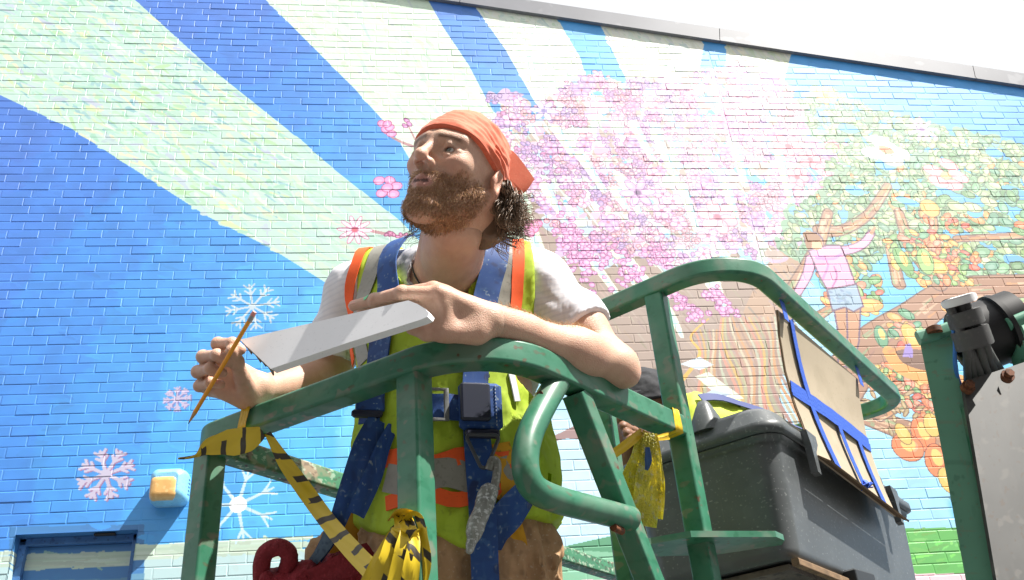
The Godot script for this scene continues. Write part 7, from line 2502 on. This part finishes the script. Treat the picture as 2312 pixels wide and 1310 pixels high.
	var cp := [ell(at.call(0, 0.045, -0.018), Vector3(0.087, 0.100, 0.108), hb, 0.02)]
	bb = bounds(cp, 0.02)
	var plane := (hb * Vector3(0, 1, 0.12)).normalized()
	part("cap", skin(cp, 0.0052, bb[0], bb[1], func(p: Vector3, d: float) -> float: return maxf(d + cloth.get_noise_3d(p.x * 20, p.y * 30, p.z * 20) * 0.004, -(p - o).dot(plane) + 0.028)).mesh(), capm, t)
	var brim := []
	for st in [[0.084, 0.062], [0.105, 0.056], [0.128, 0.048], [0.146, 0.037], [0.152, 0.026]]:
		var row := PackedVector3Array()
		for k in 9:
			var u := (k - 4) / 4.0
			row.append(at.call(u * 0.078 * sqrt(maxf(0.0, 1.0 - pow((st[0] - 0.084) / 0.09, 2.0))), st[1] - 0.014 * u * u, st[0] - 0.03 * u * u))
		brim.append(row)
	var bs := Shape.new()
	loft(brim, false, false, bs)
	part("cap_brim", bs.mesh(), capm, t.get_node("cap"))

func red_bag() -> void:
	var t := thing("red_bag", "dark red canvas tool bag with a stiff loop handle at the man's hip", "bag", Vector3(-0.1624, 0.9304, 4.2293))
	var pr := [ell(Vector3(-0.1508, 0.9275, 4.1821), Vector3(0.115, 0.040, 0.06), Basis(Vector3.BACK, 0.22), 0.03), ell(Vector3(-0.0860, 0.9419, 4.2237), Vector3(0.055, 0.030, 0.04), Basis(Vector3.BACK, 0.5), 0.04), ell(Vector3(-0.2116, 0.9244, 4.1951), Vector3(0.06, 0.026, 0.05), Basis.IDENTITY, 0.03)]
	var bb := bounds(pr, 0.03)
	part("sack", skin(pr, 0.005, bb[0], bb[1], func(p: Vector3, d: float) -> float: return d + cloth.get_noise_3d(p.x * 18, p.y * 14, p.z * 18) * 0.016 + cloth.get_noise_3d(p.x * 60, p.y * 40, p.z * 50) * 0.004).mesh(), M.red_cloth, t)
	part("handle", tube(smooth_path([Vector3(-0.2462, 0.9200, 4.2110), Vector3(-0.2473, 0.9500, 4.2291), Vector3(-0.2392, 0.9707, 4.2428), Vector3(-0.2159, 0.9770, 4.2499), Vector3(-0.1990, 0.9651, 4.2451), Vector3(-0.2031, 0.9454, 4.2267), Vector3(-0.2196, 0.9251, 4.2062)], 6), 0.0155, 12).mesh(), M.red_cloth, t)
	part("flap", ribbon(smooth_path([Vector3(-0.1681, 0.9243, 4.2484), Vector3(-0.1290, 0.9266, 4.2672), Vector3(-0.0906, 0.9342, 4.2831), Vector3(-0.0541, 0.9537, 4.2943)], 6), [0.02, 0.035, 0.045, 0.03], Vector3(0.1, -0.45, 0.88), [0.3, 0.0, 0.2], 0.0).mesh(), M.red_cloth, t)

func across_the_yard() -> void:
	# plain brick building behind the camera, whose dark face the shaded side of everything looks at
	var t := thing("opposite_building", "dark brick building across the yard, facing the mural wall", "building", Vector3(0, 0, 15))
	var s := Shape.new()
	box(Vector3(-1, 4.2, 18.0), Vector3(34, 8.4, 6), Basis.IDENTITY, s, 0.02)
	part("wall", s.mesh(), tri(mottled(192, rgb8(104, 84, 74), 0.15, [[0.05, 0.66, rgb8(88, 70, 62), 0.1]], 221), 0.5, 0.9), t)
	for k in 6:
		var w := part("window", box(Vector3(-12.5 + k * 4.6, 4.6, 14.97), Vector3(1.6, 2.0, 0.12), Basis.IDENTITY, null, 0.02).mesh(), std(rgb8(40, 46, 52), 0.15), t)
		part("sill", box(Vector3(-12.5 + k * 4.6, 3.5, 14.93), Vector3(1.9, 0.14, 0.24), Basis.IDENTITY, null, 0.02).mesh(), std(rgb8(150, 146, 138), 0.8), w)
